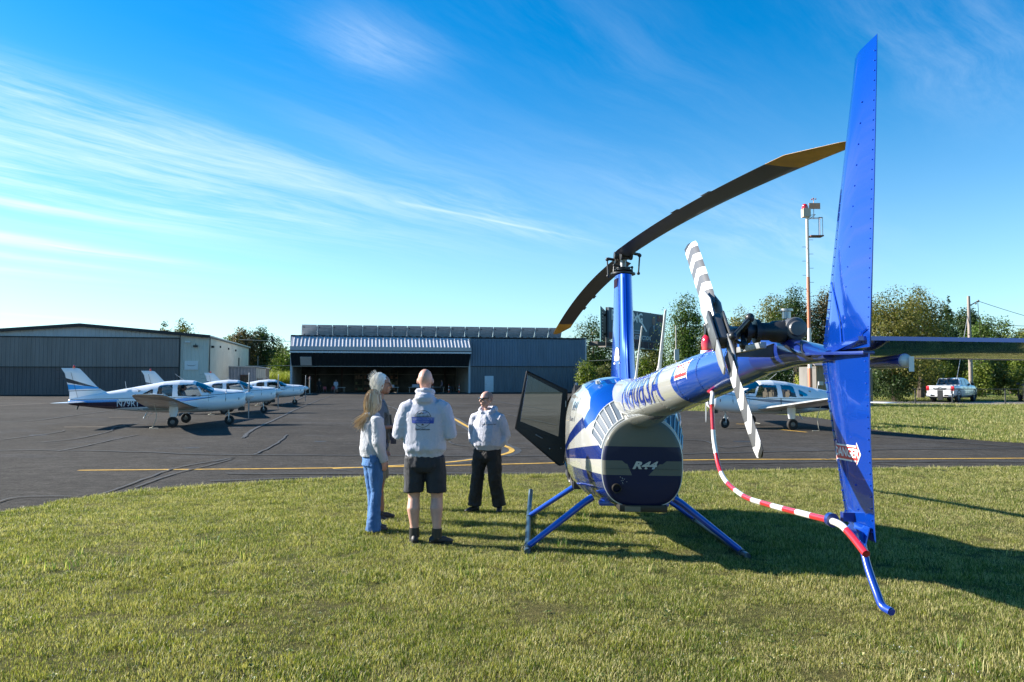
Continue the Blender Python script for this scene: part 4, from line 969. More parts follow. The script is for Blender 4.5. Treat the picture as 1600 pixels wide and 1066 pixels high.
# ================================================================ HELICOPTER
def rot3(yaw, pit, rol):
    f = Vector((math.sin(yaw)*math.cos(pit), math.cos(yaw)*math.cos(pit), math.sin(pit)))
    l0 = Vector((-math.cos(yaw), math.sin(yaw), 0)); u0 = f.cross(l0); l = l0*math.cos(rol)+u0*math.sin(rol); u_ = f.cross(l)
    return Matrix((f, l, u_)).transposed()
def helicopter():
    mGearD = M('gearbox_charcoal', (.13, .132, .14), .42, .4, bump=.05, bscale=90, var=.15, vscale=12)
    t = thing('helicopter', 'blue and silver helicopter with its left door open, tail boom towards the viewer', 'helicopter', (1.262, 8.93, .05))
    t.rotation_euler = rot3(.016, -.022, .015).to_euler()
    # ---- cabin and engine bay
    st = [(2.38, .80, .96, .10), (2.30, .66, 1.14, .26), (2.10, .53, 1.34, .42), (1.8, .46, 1.52, .53), (1.4, .42, 1.67, .61), (1.0, .40, 1.77, .645), (.6, .40, 1.81, .65), (.2, .40, 1.82, .645),
          (-.2, .41, 1.82, .625), (-.5, .43, 1.80, .585), (-.8, .45, 1.74, .535), (-1.1, .48, 1.62, .475), (-1.3, .505, 1.51, .43), (-1.5, .54, 1.395, .385)]
    xs_ = np.array([s[0] for s in st])[::-1]; tab = np.array([s[1:] for s in st])[::-1]
    def sec(x): return [float(np.interp(x, xs_, tab[:, i])) for i in range(3)]
    NX, NA = 150, 132
    def ring(x, grow=0.0):
        zb, zt, hw = sec(x); e = 2.9 if x < -.4 else 3.0
        if x > 1.2: e = 3.0-(x-1.2)*.7
        q = min(1, max(0, (-.9-x)/.5)); r = sup(x, zb-grow, zt+grow, hw+grow, e, NA)
        if q > 0:
            r2 = sup(x, zb-grow, zt+grow, hw+grow, 2.15, NA); zc = (zb+zt)/2
            r = [a.lerp(b, q) if j < NA//2 else a for j, (a, b) in enumerate(zip(r, r2))]
        return r
    X_ = np.concatenate([np.linspace(-1.5, 1.6, 118), np.linspace(1.6, 2.38, 33)[1:]])
    # smooth the sections a little
    rings = [ring(x) for x in X_]
    g = G(); g.loft(rings, cap=False)
    # openings: door window and doorway on the left, windows, windscreen
    def inside(p, pts):
        c = False; n = len(pts)
        for i in range(n):
            (x1, y1), (x2, y2) = pts[i], pts[(i+1) % n]
            if (y1 > p[1]) != (y2 > p[1]) and p[0] < (x2-x1)*(p[1]-y1)/(y2-y1)+x1: c = not c
        return c
    doorway = [(.22, .86), (.30, 1.62), (.42, 1.68), (.92, 1.66), (.95, .62), (.80, .52), (.50, .56)]
    win_r = [(.28, 1.12), (.32, 1.58), (.86, 1.62), (.90, 1.08)]
    win_f = [(1.04, 1.05), (1.02, 1.62), (1.42, 1.56), (1.80, 1.22), (1.86, .98)]
    body_f, glass_f, dw = [], [], 0
    for f in g.f:
        c = sum((g.v[i] for i in f), Vector())/4; p = (c.x, c.z)
        if c.y > .2 and inside(p, doorway): continue
        if (c.y < -.2 and inside(p, win_r)) or (abs(c.y) > .2 and inside(p, win_f)): glass_f.append(f); continue
        if c.x > 1.35 and c.z > .98+max(0, (1.9-c.x))*.55 and abs(c.y) > .035 and abs(c.y) < .50-(c.x-1.35)*.18: glass_f.append(f); continue
        body_f.append(f)
    Q = SILVER; BL = BLUE; DB = (.006, .025, .20)
    bd = [(-.93, 1.46), (-.80, 1.58), (-.55, 1.655), (-.2, 1.71), (.3, 1.745), (2.6, 1.75)]
    fm = [(BL, [p, q, (q[0], 3), (p[0], 3)]) for p, q in zip(bd, bd[1:])]
    fm += [(BL, [(-.83, 1.30), (-.93, 1.47), (-.94, 1.25)]), (BL, [(-.93, 1.25), (-1.42, 1.50), (-1.42, 3), (-.93, 3)]),
          (DB, [(.72, .80), (.42, .94), (-.80, 1.37), (-.93, 1.27), (.30, .90)]),
          (DB, [(1.0, .80), (1.0, .87), (-1.5, 1.125), (-1.5, .985)]),
          (DB, [(1.0, .775), (-1.5, .84), (-1.5, .2), (-.25, .2)]),
          ((.25, .27, .25), [(1.0, .775), (-.30, .812), (-.18, .2), (2.5, .2), (2.5, .70)])]
    mFus = M('fuselage_paint', Q, .2, .25, 1.0, masks=fm, coatr=.02)
    def sub(name, fs, mats, par, smooth=True):
        used = sorted({i for f in fs for i in f}); mp = {a: b for b, a in enumerate(used)}
        return pd(name, [g.v[i] for i in used], [[mp[i] for i in f] for f in fs], mats, par, smooth)
    fus = sub('fuselage', body_f, mFus, t)
    sub('window', glass_f, glass('cabin_glass', (.45, .5, .5), .1), t)
    # doorway seal, cabin inside
    dp = [(x, z) for x, z in doorway]; sp = []
    for x, z in dp:
        zb, zt, hw = sec(x); hz = (zt-zb)/2; zc = (zb+zt)/2; yy = hw*(1-abs((z-zc)/hz)**3.0)**(1/3.0); sp.append((x, yy, z))
    gg = G(); pts = crv(sp+[sp[0]], 5); gg.tube(pts, .022, 6); gg.obj('door_seal', mBlack, t, smooth=True)
    gg = G(); gg.box(.2, 1.9, -.55, .55, .50, .56); gg.box(.14, .2, -.55, .55, .5, 1.72); gg.obj('cabin_lining', M('lining_grey', (.05, .05, .055), .8), t)
    mSeat = M('leather_dark', (.035, .03, .028), .5, bump=.2)
    for x0 in (.25, 1.1):
        for y0 in (-.5, .06):
            gg = G(); gg.box(x0, x0+.48, y0, y0+.44, .56, .84); gg.box(x0, x0+.12, y0, y0+.44, .84, 1.42); gg.obj('seat', mSeat, t, bevel=.03)
    gg = G(); gg.box(1.75, 1.95, -.22, .22, .6, 1.12); gg.obj('instrument_console', mBlack, t, bevel=.02)
    # panel seams (thin raised strips of the same paint) and rivets
    def surf(x, z, side=1):
        zb, zt, hw = sec(x); hz = (zt-zb)/2; zc = (zb+zt)/2; e = 2.9; return Vector((x, side*hw*(1-min(.999, abs((z-zc)/hz)**e))**(1/e), z))
    # ---- rear cowl panel
    r0 = ring(-1.5); cen = Vector((-1.53, 0, .96))
    bvF = BVHTree.FromPolygons(g.v, g.f)
    rm = [(NAVY, [(-1, 1.115), (1, 1.115), (1, .98), (-1, .98)], 'yz'), (NAVY, [(-1, .842), (1, .842), (1, 0), (-1, 0)], 'yz'),
          (NAVY, [(.16, .98), (-.19, .98), (-.055, .842), (.10, .842)], 'yz'), (NAVY, [(.20, .981), (-.23, .981), (-.19, .95), (.16, .95)], 'yz')]
    mRear = M('rear_cowl_shaded_paint', (.13, .135, .115), .5, .0, .10, spec=.25, masks=rm)  # fuselage silver made darker: the rear's shade is put into the base colour
    gg = G(); rr = []
    for kx, sc in ((0, 1.0), (.012, .995), (.028, .965), (.036, .90), (.042, .6), (.044, .2)):
        rr.append([Vector((-1.5-kx, p.y*sc, .9675+(p.z-.9675)*sc)) for p in r0])
    gg.loft(rr, cap=False); b = len(gg.v); gg.add([p for p in rr[-1]], [tuple(range(NA))]); rc = gg.obj('rear_cowl', mRear, t, smooth=True, angle=60)
    gg = G(); gg.tube([p+Vector((-.004, 0, 0)) for p in r0]+[r0[0]+Vector((-.004, 0, 0))], .008, 6, cap=False); gg.obj('cowl_rim', M('rim_silver', (.7, .7, .68), .3, .2, .5), t, smooth=True)
    text('R44', .095, 'lettering', M('silver_print', (.5, .5, .47), .4), rc, frame((-1.548, -.010, .935), (0, -1, 0), (0, 0, 1)), bold=.004, shear=.35, sx=1.45)
    gg = G(); gg.box(-1.549, -1.546, -.37, .37, .902, .904); gg.obj('cowl_seam', mDark, rc)
    # exhaust, drain, belly tray
    gg = G(); gg.loft([[Vector((x, .25+r*math.cos(a), .72+r*math.sin(a))) for a in np.linspace(0, 6.283, 25)[:-1]] for x, r in ((-1.42, .036), (-1.60, .036), (-1.60, .042), (-1.53, .045), (-1.52, .062), (-1.535, .062))], cap=False)
    gg.obj('exhaust_pipe', M('burnt_steel', (.05, .045, .04), .5, .8), t, smooth=True, angle=50)
    gg = G()
    for i in range(9): gg.ball((-1.545, .25-random.uniform(.02, .1), .72+random.uniform(.04, .11)), .004, 5)
    gg.obj('soot_specks', M('chalk', (.5, .5, .5), .8), rc)
    gg = G(); gg.box(-1.55, -.6, -.24, .22, .495, .56); gg.obj('belly_tray', M('tray_bronze', (.035, .03, .022), .5, .4), t, bevel=.01)
    gg = G(); gg.box(-1.556, -1.551, .02, .17, .50, .548); gg.obj('tray_label', M('label_buff', (.16, .14, .10), .7), t)
    # ---- louvred cooling band on the shoulders
    mLouv = M('louvre_dark', (.06, .09, .13), .6); mSlat = M('slat_silver', (.66, .67, .66), .3, .1, .4)
    for side in (1, -1):
        ang = np.linspace(R_(8), R_(62), 7)
        def P(x, a, lift):
            zb, zt, hw = sec(x); d = Vector((0, side*math.cos(a), math.sin(a))); o = Vector((x, 0, zt-hw*.95))
            h = bvF.ray_cast(o+d*1.2, -d); return h[0]+d*lift if h[0] is not None else o+d*hw
        gg = G(); rw = [[P(x, a, .004) for a in np.linspace(ang[0], ang[-1], 30)] for x in np.linspace(-1.47, -1.18, 6)]
        gg.loft(rw, cap=False, closed=False); gg.obj('louvre_backing', mLouv, t, smooth=True)
        for a in ang:
            gg = G(); gg.tube([P(x, a, .010) for x in np.linspace(-1.48, -1.17, 6)], .0075, 5); gg.obj('louvre_slat', mSlat, t, smooth=True)
        for xe in (-1.17, -1.48): gg = G(); gg.tube([P(xe, a, .008) for a in np.linspace(ang[0], ang[-1], 14)], .009, 5); gg.obj('louvre_rim', mSlat, t, smooth=True)
    text('R44', .14, 'lettering', mNavy, fus, frame((-.36, .8, 1.475), (1, 0, 0), (0, 0, 1)) @ Matrix.Rotation(math.pi, 4, 'Y') @ Matrix.Identity(4), bold=.003, shear=.3, target=bvF, ray=(0, -1, 0), cuts=1)
    text('Raven II', .085, 'lettering', mNavy, fus, frame((-.32, .8, 1.335), (1, 0, 0), (0, 0, 1)) @ Matrix.Rotation(math.pi, 4, 'Y'), shear=.3, target=bvF, ray=(0, -1, 0), cuts=1)
    # ---- mast fairing
    def foil(z, xf, xb, hw, n=10):
        r = []
        for i in range(n+1):
            f = i/n; r.append(Vector((xf+(xb-xf)*f, hw*(math.sqrt(f)*1.6*(1-f)**.5+.25*(f > 0)*(1-f)+.10*f), z)))
        return r+[Vector((p.x, -p.y, p.z)) for p in reversed(r[1:])]
    mFair = mBlue
    gg = G(); gg.loft([foil(z, xf, xb, hw) for z, xf, xb, hw in ((1.70, .45, -.62, .135), (2.0, .36, -.50, .125), (2.5, .26, -.36, .112), (3.0, .19, -.25, .10))]); mf = gg.obj('mast_fairing', mFair, t, smooth=True, angle=50)
    gg = G(); gg.tube([(-.235, .078, 2.98), (-.34, .085, 2.5), (-.48, .093, 2.0), (-.585, .098, 1.76)], .006, 5); gg.obj('fairing_seam', mNavy, mf)
    for i in range(6):
        gg = G(); x = -.02-.028*i; gg.box(x, x+.012, .093-.0035*i, .108-.003*i, 2.86, 2.96); gg.obj('vent_slot', M('vent_maroon', (.08, .03, .06), .6), mf)
    # emblem print on the fairing
    bvM = BVHTree.FromPolygons([v_.co for v_ in mf.data.vertices], [p.vertices[:] for p in mf.data.polygons])
    def badge(pts, name, mat):
        me = bpy.data.meshes.new(name); me.from_pydata([(x, y, 0) for x, y in pts], [], [tuple(range(len(pts)))])
        flat_on(me, name, mat, mf, frame((-.28, .6, 1.98), (-1, 0, 0), (0, 0, 1)), 1, bvM, .004, 0, (0, -1, 0))
    badge([(.075*math.cos(a), .09+.08*math.sin(a)) for a in np.linspace(0, 6.1, 14)], 'emblem_ring', mPaper)
    badge([(.045*math.cos(a), .10+.045*math.sin(a)) for a in np.linspace(0, 6.1, 12)], 'emblem_centre', M('peach_print', (.6, .35, .28), .6))
    badge([(-.12, -.02), (.14, -.02), (.14, .0), (-.12, .0)], 'emblem_bar', mPaper)
    text('FLYIN', .075, 'lettering', mPaper, mf, frame((-.28, .6, 2.02), (-1, 0, 0), (0, 0, 1)), bold=.002, target=bvM, ray=(0, -1, 0), lift=.004)
    # upper deck hump behind the cabin and fuel cap
    gg = G(); gg.cyl((-.62, .34, 1.735), (-.63, .35, 1.765), .032, .026, 14); gg.obj('fuel_cap', mClear, t, smooth=True)
    gg = G(); gg.loft([sup(x, zb, zt, hw, 2.3, 24, yc=yc) for x, zb, zt, hw, yc in ((-.3, 1.55, 1.80, .2, -.30), (-.55, 1.5, 1.86, .16, -.30), (-.8, 1.5, 1.83, .13, -.28), (-1.2, 1.45, 1.70, .06, -.22))]); gg.obj('tank_fairing', M('tank_fairing_paint', SILVER, .2, .25, 1, masks=[(BLUE, [(-.6, 0), (2, 0), (2, 3), (-.6, 3)])]), t, smooth=True)
    # ---- tail boom
    cst = [(-.55, 1.52, .27, .30), (-1.0, 1.535, .25, .25), (-1.35, 1.55, .222, .222), (-2.3, 1.60, .200, .200), (-3.26, 1.665, .178, .178), (-4.07, 1.72, .150, .150), (-4.9, 1.775, .120, .120), (-5.38, 1.81, .096, .096)]
    def cr(x, n=40, gr=0):
        a = np.array(cst)[::-1]; zc, rz_, ry = [float(np.interp(x, a[:, 0], a[:, i])) for i in (1, 2, 3)]
        return [Vector((x, (ry+gr)*math.cos(q), zc+(rz_+gr)*math.sin(q))) for q in np.linspace(0, 6.2832, n+1)[:-1]]
    bm_ = [(BLUE, [(-3.62, 1.9), (-3.78, 1.70), (-3.60, 1.45), (-3.6, 0), (-9, 0), (-9, 3), (-3.62, 3)])]
    mBoom = M('boom_paint', (.50, .50, .46), .30, .15, .8, masks=bm_, coatr=.04)
    gg = G(); gg.loft([cr(x) for x in np.linspace(-.55, -5.38, 50)]); boom = gg.obj('tail_boom', mBoom, t, smooth=True, angle=60)
    bvB = BVHTree.FromPolygons([v_.co for v_ in boom.data.vertices], [p.vertices[:] for p in boom.data.polygons])
    for xr in (-1.7, -2.45, -3.26, -3.95, -4.45, -5.0):
        gg = G(); gg.loft([cr(xr+.006, gr=.0006), cr(xr-.006, gr=.0022)], cap=False); gg.obj('skin_lap', mBoom, boom)
        gg = G()
        for p in cr(xr-.02, 36, .001): gg.ball(p, .0030, 5)
        kind(gg.obj('rivets', mBoom, boom), 'stuff')
    gg = G(); gg.loft([[Vector((x, y*w_, z0+z*h_)) for y, z in [(math.cos(q), min(.3, math.sin(q))) for q in np.linspace(0, 6.283, 25)[:-1]]] for x, w_, z0, h_ in ((-1.30, .10, 1.42, .10), (-1.36, .155, 1.42, .135), (-1.6, .165, 1.44, .14), (-2.2, .14, 1.48, .12), (-2.9, .06, 1.52, .055))]); gg.obj('boom_fairing', M('fairing_grey', (.34, .34, .31), .18, .3, 1.0, masks=[]), t, smooth=True, angle=50)
    tm = frame((-2.36, .9, 1.70), (-1, 0, 0), (.02, 0, 1))
    # registration reads from nose to tail on the left side
    ca = np.array(cst)[::-1]
    def wrap(x0, a0, lift=.003):
        def f(c):
            x = x0-c.x; zc, rz_, ry = [float(np.interp(x, ca[:, 0], ca[:, i])) for i in (1, 2, 3)]; q = a0+c.y/((rz_+ry)/2)
            return Vector((x, (ry+lift)*math.cos(q), zc+(rz_+lift)*math.sin(q)))
        return f
    text('N808SA', .44, 'lettering', M('reg_blue', (.008, .035, .34), .3, 0, 1), boom, Matrix(), bold=.004, sx=1.22, target=wrap(-2.52, .12), cuts=2)
    def danger(par, m_, sz, bv=None, ray=None, bf=None):
        def sheet(pts, name, mat, lift):
            me = bpy.data.meshes.new(name); me.from_pydata([(x*sz, y*sz, 0) for x, y in pts], [], [tuple(range(len(pts)))])
            flat_on(me, name, mat, par, m_, 1, (wrap(-4.06, .30, lift) if bv else bf), lift, 2, (0, -1, 0))
        arrow = lambda q: [(-.54-q, -.20-q), (-.49, -.14-q), (.45, -.14-q), (.45, -.22-q), (.58+q*1.4, 0), (.45, .22+q), (.45, .14+q), (-.49, .14+q), (-.54-q, .20+q)] if not bv else [(-.5-q, -.15-q), (.5+q, -.15-q), (.53+q, -.21-q), (.53+q, .21+q), (.5+q, .15+q), (-.5-q, .15+q)]
        sheet(arrow(.035), 'danger_decal', mPaper, .0015)
        sheet(arrow(0), 'danger_field', M('danger_red', (.62, .03, .03), .4), .0025)
        text('DANGER', .27*sz, 'lettering', mPaper, par, m_, bold=.006*sz, sx=1.02, target=(wrap(-4.06, .30, .004) if bv else bf), ray=(0, -1, 0), lift=.0032, cuts=1)
    danger(boom, frame((-4.06, .9, 1.735), (-1, 0, .05), (0, 0, 1)), .30, bvB, (0, -1, 0))
    # boom top: beacon, whip aerials, stays
    gg = G(); gg.cyl((-4.17, 0, 1.84), (-4.17, 0, 1.885), .048, .042, 14); gg.obj('beacon_base', mWhite, t, smooth=True)
    gg = G(); gg.loft([[Vector((-4.17+r*math.cos(a), r*math.sin(a), z)) for a in np.linspace(0, 6.283, 17)[:-1]] for z, r in ((1.885, .037), (1.93, .040), (1.97, .033), (1.99, .015))]); gg.obj('beacon', mRedLens, t, smooth=True)
    for x0, z0, x1, z1, w_ in ((-1.02, 1.74, -1.47, 2.28, .012), (-2.42, 1.80, -2.73, 2.30, .016)):
        gg = G(); gg.tube([(x0, -.0, z0), (x0+(x1-x0)*.15, 0, z0+(z1-z0)*.12), (x1, 0, z1)], [w_*1.7, w_, w_*.6], 8); gg.ball((x1, 0, z1), w_*.65, 6); gg.obj('whip_aerial', mWhite, t, smooth=True)
    # ---- tail casting, gearbox, tail rotor
    gg = G(); gg.loft([sup(x, zc-h, zc+h, w_, 2.4, 20) for x, zc, h, w_ in ((-5.36, 1.805, .095, .095), (-5.52, 1.80, .085, .075), (-5.75, 1.785, .055, .055), (-6.0, 1.765, .035, .05), (-6.18, 1.75, .02, .06))]); gg.obj('tail_casting', mNavyB, t, smooth=True)
    gg = G(); gg.loft([[Vector((x, r*math.cos(a), 1.885+r*math.sin(a))) for a in np.linspace(0, 6.283, 21)[:-1]] for x, r in ((-5.44, .04), (-5.46, .047), (-5.52, .051), (-5.54, .044), (-5.64, .045), (-5.67, .051), (-5.73, .051), (-5.745, .046), (-5.75, .034), (-5.76, .030), (-5.763, .01))])
    gb = gg.obj('tail_gearbox', mGearD, t, smooth=True, angle=35)
    gg = G(); gg.cyl((-5.66, .045, 1.875), (-5.66, .085, 1.875), .036, n=6); gg.cyl((-5.66, .085, 1.875), (-5.66, .098, 1.875), .022, n=12); gg.obj('sight_glass', mSteel, gb)
    gg = G(); gg.cyl((-5.62, 0, 1.94), (-5.62, 0, 1.975), .018, n=10); gg.cyl((-5.62, 0, 1.972), (-5.62, 0, 1.982), .028, n=10); gg.obj('filler_cap', mSteel, gb, smooth=True, angle=40)
    gg = G(); gg.box(-5.725, -5.70, .040, .0525, 1.885, 1.912); gg.obj('data_plate', mPaper, gb)
    for i in range(0): a = i*.785; gg = G(); gg.cyl((-5.775, .056*math.cos(a), 1.885+.056*math.sin(a)), (-5.79, .056*math.cos(a), 1.885+.056*math.sin(a)), .006, n=6); gg.obj('bolt', mSteel, gb)
    HX, HY, HZ = -5.70, .345, 1.875
    gg = G(); gg.loft([[Vector((-5.70+r*math.cos(a), y, 1.875+r*math.sin(a))) for a in np.linspace(0, 6.283, 21)[:-1]] for y, r in ((.04, .05), (.09, .045), (.10, .038), (.145, .038), (.146, .052), (.165, .052), (.166, .030), (.185, .030), (.186, .052), (.205, .052), (.206, .022), (.30, .020), (.31, .026), (.36, .026), (.37, .018), (HY+.03, .018))])
    gg.obj('rotor_shaft', mDark, t, smooth=True, angle=35)
    gg = G(); gg.prism([(-5.60, .06, 1.83), (-5.60, .14, 1.80), (-5.60, .24, 1.795), (-5.60, .24, 1.77), (-5.60, .05, 1.77)], (-.035, 0, 0)); gg.cyl((-5.62, .235, 1.755), (-5.62, .235, 1.835), .02, n=10); gg.cyl((-5.62, .235, 1.735), (-5.62, .235, 1.755), .012, n=6)
    gg.obj('bellcrank_bracket', mGrey, t, smooth=True, angle=35)
    gg = G(); gg.box(-5.98, -5.60, .20, .225, 1.785, 1.81); gg.obj('control_lever', mGreyL, t, bevel=.004)
    gg = G(); gg.tube(crv([(-5.9, .1, 1.80), (-5.98, .07, 1.76), (-6.08, .03, 1.74), (-6.15, .02, 1.75)], 5), .006, 5); gg.obj('wiring', mBlack, t, smooth=True)
    gg = G(); gg.tube(crv([(-5.88, .03, 1.82), (-6.0, .06, 1.76), (-6.12, .03, 1.765)], 5), .005, 5); gg.obj('wiring', mBlack, t, smooth=True)
    th = R_(49); ax = Vector((math.sin(th), 0, math.cos(th))); bk = Vector((math.cos(th), 0, -math.sin(th)))   # blade line in the disc plane
    hub = Vector((-5.90, HY, HZ-.015))
    hub = Vector((HX-.12, HY, HZ-.01))
    gg = G(); gg.box(-.03, .03, -.018, .018, -.085, .085, mat=Matrix.Translation(hub) @ Matrix((bk, Vector((0, 1, 0)), ax)).transposed().to_4x4()); gg.cyl(hub+Vector((.12, -.1, 0)), hub+Vector((0, .02, 0)), .03, n=12)
    for sgn in (-.03, .03): gg.prism([hub+bk*.035+Vector((0, sgn-.006, 0))+ax*.10, hub-bk*.035+Vector((0, sgn-.006, 0))+ax*.10, hub-bk*.035+Vector((0, sgn-.006, 0))-ax*.10, hub+bk*.035+Vector((0, sgn-.006, 0))-ax*.10], (0, .012, 0))
    gg.obj('tail_rotor_hub', mGrey, t, bevel=.006)
    chv = []
    for i in range(4):
        z0 = .245+i*.125
        chv += [((.80, .80, .80), [(-.06, z0), (.004, z0+.055), (.004, z0+.115), (-.06, z0+.06)]), ((.80, .80, .80), [(.004, z0+.055), (.07, z0), (.07, z0+.06), (.004, z0+.115)])]
    mBladeT = M('tail_blade_paint', (.11, .112, .118), .4, .1, .2, masks=chv+[((.02, .02, .02), [(-.1, .708), (.1, .708), (.1, .8), (-.1, .8)])])
    for s_ in (1, -1):
        mt = Matrix.Translation(hub) @ Matrix((bk*s_, Vector((0, 1, 0)), ax*s_)).transposed().to_4x4() @ Matrix.Rotation(R_(24 if s_ > 0 else 4), 4, 'Z')
        def sect(z, c0, c1, th_): return [Vector(p) for p in ((c0, 0, z), (c0+(c1-c0)*.12, th_*.75, z), (c0+(c1-c0)*.35, th_, z), (c1, .001, z), (c1, -.001, z), (c0+(c1-c0)*.35, -th_, z), (c0+(c1-c0)*.12, -th_*.75, z))]
        gg = G(); gg.loft([sect(.17, -.03, .03, .010), sect(.235, -.042, .050, .009), sect(.66, -.042, .050, .007), sect(.69, -.036, .050, .006), sect(.735, .010, .048, .003)])
        bl = gg.obj('tail_rotor_blade', mBladeT, t, smooth=True, angle=50); bl.matrix_local = mt
        gg = G()
        for yo in (-.024, .024): gg.prism([mt @ Vector(p) for p in ((-.03, yo, .06), (.03, yo, .06), (.035, yo, .17), (.02, yo, .26), (-.02, yo, .26), (-.04, yo, .17))], mt.to_3x3() @ Vector((0, .008, 0)))
        gg.obj('blade_grip', mGreyL, t, bevel=.003)
        gg = G(); a = hub+Vector((.12, -.10, 0)); e_ = mt @ Vector((.075, -.02, .14)); q = hub+bk*s_*.07+Vector((0.02, -.12, 0)); gg.tube([q, e_], .007, 6); gg.ball(e_, .018, 8); gg.ball(q, .02, 8); gg.tube([q, hub+Vector((.12, -.13, 0))], .012, 6); gg.obj('pitch_link', mDark, t, smooth=True, angle=50)
    # ---- fins, stabiliser, lamp
    mFin = M('fin_paint', (.003, .065, .50), .12, .5, .8, spec=.6, coatr=.02)
    def fin(name, rows):
        gg = G(); rr = []
        for xl, xt, z, th_ in rows:
            c = xl-xt; prof = [(0, 0), (.06, .7), (.25, 1), (.6, .7), (1, .10)]
            rr.append([Vector((xl-c*f, th_*q, z)) for f, q in prof]+[Vector((xl-c*f, -th_*q, z)) for f, q in reversed(prof[1:])])
        gg.loft(rr); return gg.obj(name, mFin, t, smooth=True, angle=50)
    fu = fin('upper_fin', [(-6.04, -6.43, 1.765, .022), (-6.20, -6.48, 2.28, .016), (-6.335, -6.515, 2.70, .010), (-6.355, -6.52, 2.775, .009), (-6.362, -6.522, 2.79, .004)])
    fl = fin('lower_fin', [(-6.03, -6.42, 1.745, .022), (-6.13, -6.42, 1.45, .018), (-6.225, -6.44, 1.17, .012), (-6.30, -6.445, 1.13, .010)])
    gg = G()
    for f in np.linspace(0, 1, 30):
        for (a, b, c, d) in ((-6.08, 1.80, -6.36, 2.70), (-6.42, 1.80, -6.508, 2.74)):
            x, z = a+(c-a)*f, b+(d-b)*f; gg.ball((x, .017-.011*f if a > -6.3 else .004, z), .0024, 5)
    for f in np.linspace(0, 1, 12): gg.ball((-6.25-.17*f, .016-.006*f, 1.85+.75*f), .0032, 5)
    kind(gg.obj('rivets', mBlue, fu), 'stuff')
    gg = G()
    for f in np.linspace(0, 1, 16): gg.ball((-6.07-.17*f, .018-.006*f, 1.72-.52*f), .0032, 5); gg.ball((-6.40-.03*f, .005, 1.72-.56*f), .003, 5)
    for f in np.linspace(0, 1, 6): gg.ball((-6.27-.07*f, .014-.003*f, 1.62-.40*f), .0034, 5)
    kind(gg.obj('rivets', mBlue, fl), 'stuff')
    gg = G(); gg.tube([(-6.17, .021, 2.02), (-6.24, .021, 1.86), (-6.25, .022, 1.78)], .0025, 4); gg.obj('doubler_edge', mBlue, fu)
    gg = G(); gg.tube([(-6.37, .012, 1.78), (-6.39, .011, 1.815), (-6.42, .008, 1.825)], .0025, 4); gg.obj('doubler_edge', mBlue, fu)
    danger(fl, frame((-6.265, .2, 1.405), (-1, 0, 0), (0, 0, 1)), .158, bf=BVHTree.FromPolygons([v_.co for v_ in fl.data.vertices], [p.vertices[:] for p in fl.data.polygons]))
    gg = G(); gg.prism([(-6.30, .012, 1.175), (-6.43, .010, 1.175), (-6.44, .03, 1.115), (-6.28, .03, 1.14)], (0, .004, 0)); gg.obj('fin_foot', mBlue, fl)
    gg = G(); gg.loft([[Vector((-6.03-.38*f, y, 1.752+q*(.016 if y > -1.1 else .008)+.040*f)) for f, q in ((0, 0), (.08, .7), (.3, 1), (.65, .7), (1, .62), (1, -.25), (.65, -.5), (.3, -.7), (.08, -.5))] for y in (.03, -.3, -.6, -.9, -1.12)])
    hs_ = gg.obj('horizontal_stabiliser', M('stabiliser_paint', (.008, .05, .40), .10, .25, 1.0, coatr=.01), t, smooth=True, angle=50)
    gg = G(); gg.prism([(-5.95, .055, 1.77), (-6.10, .075, 1.765), (-6.42, .02, 1.752), (-6.42, -.02, 1.752), (-6.10, -.075, 1.765), (-5.95, -.055, 1.77)], (0, 0, -.012)); gg.obj('fin_mount_plate', mNavyB, t, bevel=.004)
    gg = G(); gg.loft([[Vector((x, -.128+r*math.cos(a), 1.722+r*math.sin(a))) for a in np.linspace(0, 6.283, 17)[:-1]] for x, r in ((-6.10, .010), (-6.2, .021), (-6.36, .024), (-6.40, .024))]); gg.obj('lamp_housing', mBlue, t, smooth=True, angle=50)
    gg = G(); gg.ball((-6.40, -.128, 1.722), (.022, .023, .023), 14); gg.obj('tail_lamp', mWhite, t, smooth=True)
    gg = G(); gg.box(-6.43, -6.426, -.143, -.127, 1.685, 1.735); gg.obj('lamp_shade', mPaper, t)
    for dy_ in (-.165, -.17): pass
    # ---- tail rotor guard and tail skid
    gpt = crv([(-4.45, .06, 1.63), (-4.62, .08, 1.615), (-4.69, .1, 1.58), (-4.70, .1, 1.49), (-4.75, .1, 1.32), (-4.92, .1, 1.18), (-5.28, .1, 1.13), (-5.66, .1, 1.14), (-6.11, .095, 1.165), (-6.34, .085, 1.175), (-6.44, .085, 1.16), (-6.56, .082, 1.115)], 14)
    Ls = [0]
    for i in range(1, len(gpt)): Ls.append(Ls[-1]+(gpt[i]-gpt[i-1]).length)
    seg = .142; nseg = int(Ls[-1]/seg)+1; grd = None
    mG = [M('guard_red', (.60, .015, .03), .28, 0, .8), M('guard_white', (.78, .78, .76), .28, 0, .8)]
    for i in range(nseg):
        a, b = i*Ls[-1]/nseg, (i+1)*Ls[-1]/nseg; P_ = [gpt[0].lerp(gpt[0], 0)]; P_ = []
        for q in np.linspace(a, b, 7):
            j = max(0, min(len(Ls)-2, int(np.searchsorted(Ls, q)-1))); f = (q-Ls[j])/(Ls[j+1]-Ls[j]); P_.append(gpt[j].lerp(gpt[j+1], f))
        gg = G(); last = i == nseg-1
        gg.tube(P_, .0122, 12, cap=False)
        if last: gg.tube([P_[-1], P_[-1]+(P_[-1]-P_[-2]).normalized()*.001, P_[-1]-(P_[-1]-P_[-2]).normalized()*.03], [.0122, .007, .007], 12, cap=False)
        gg.obj('guard_band', mG[(nseg-1-i) % 2], t, smooth=True, angle=60)
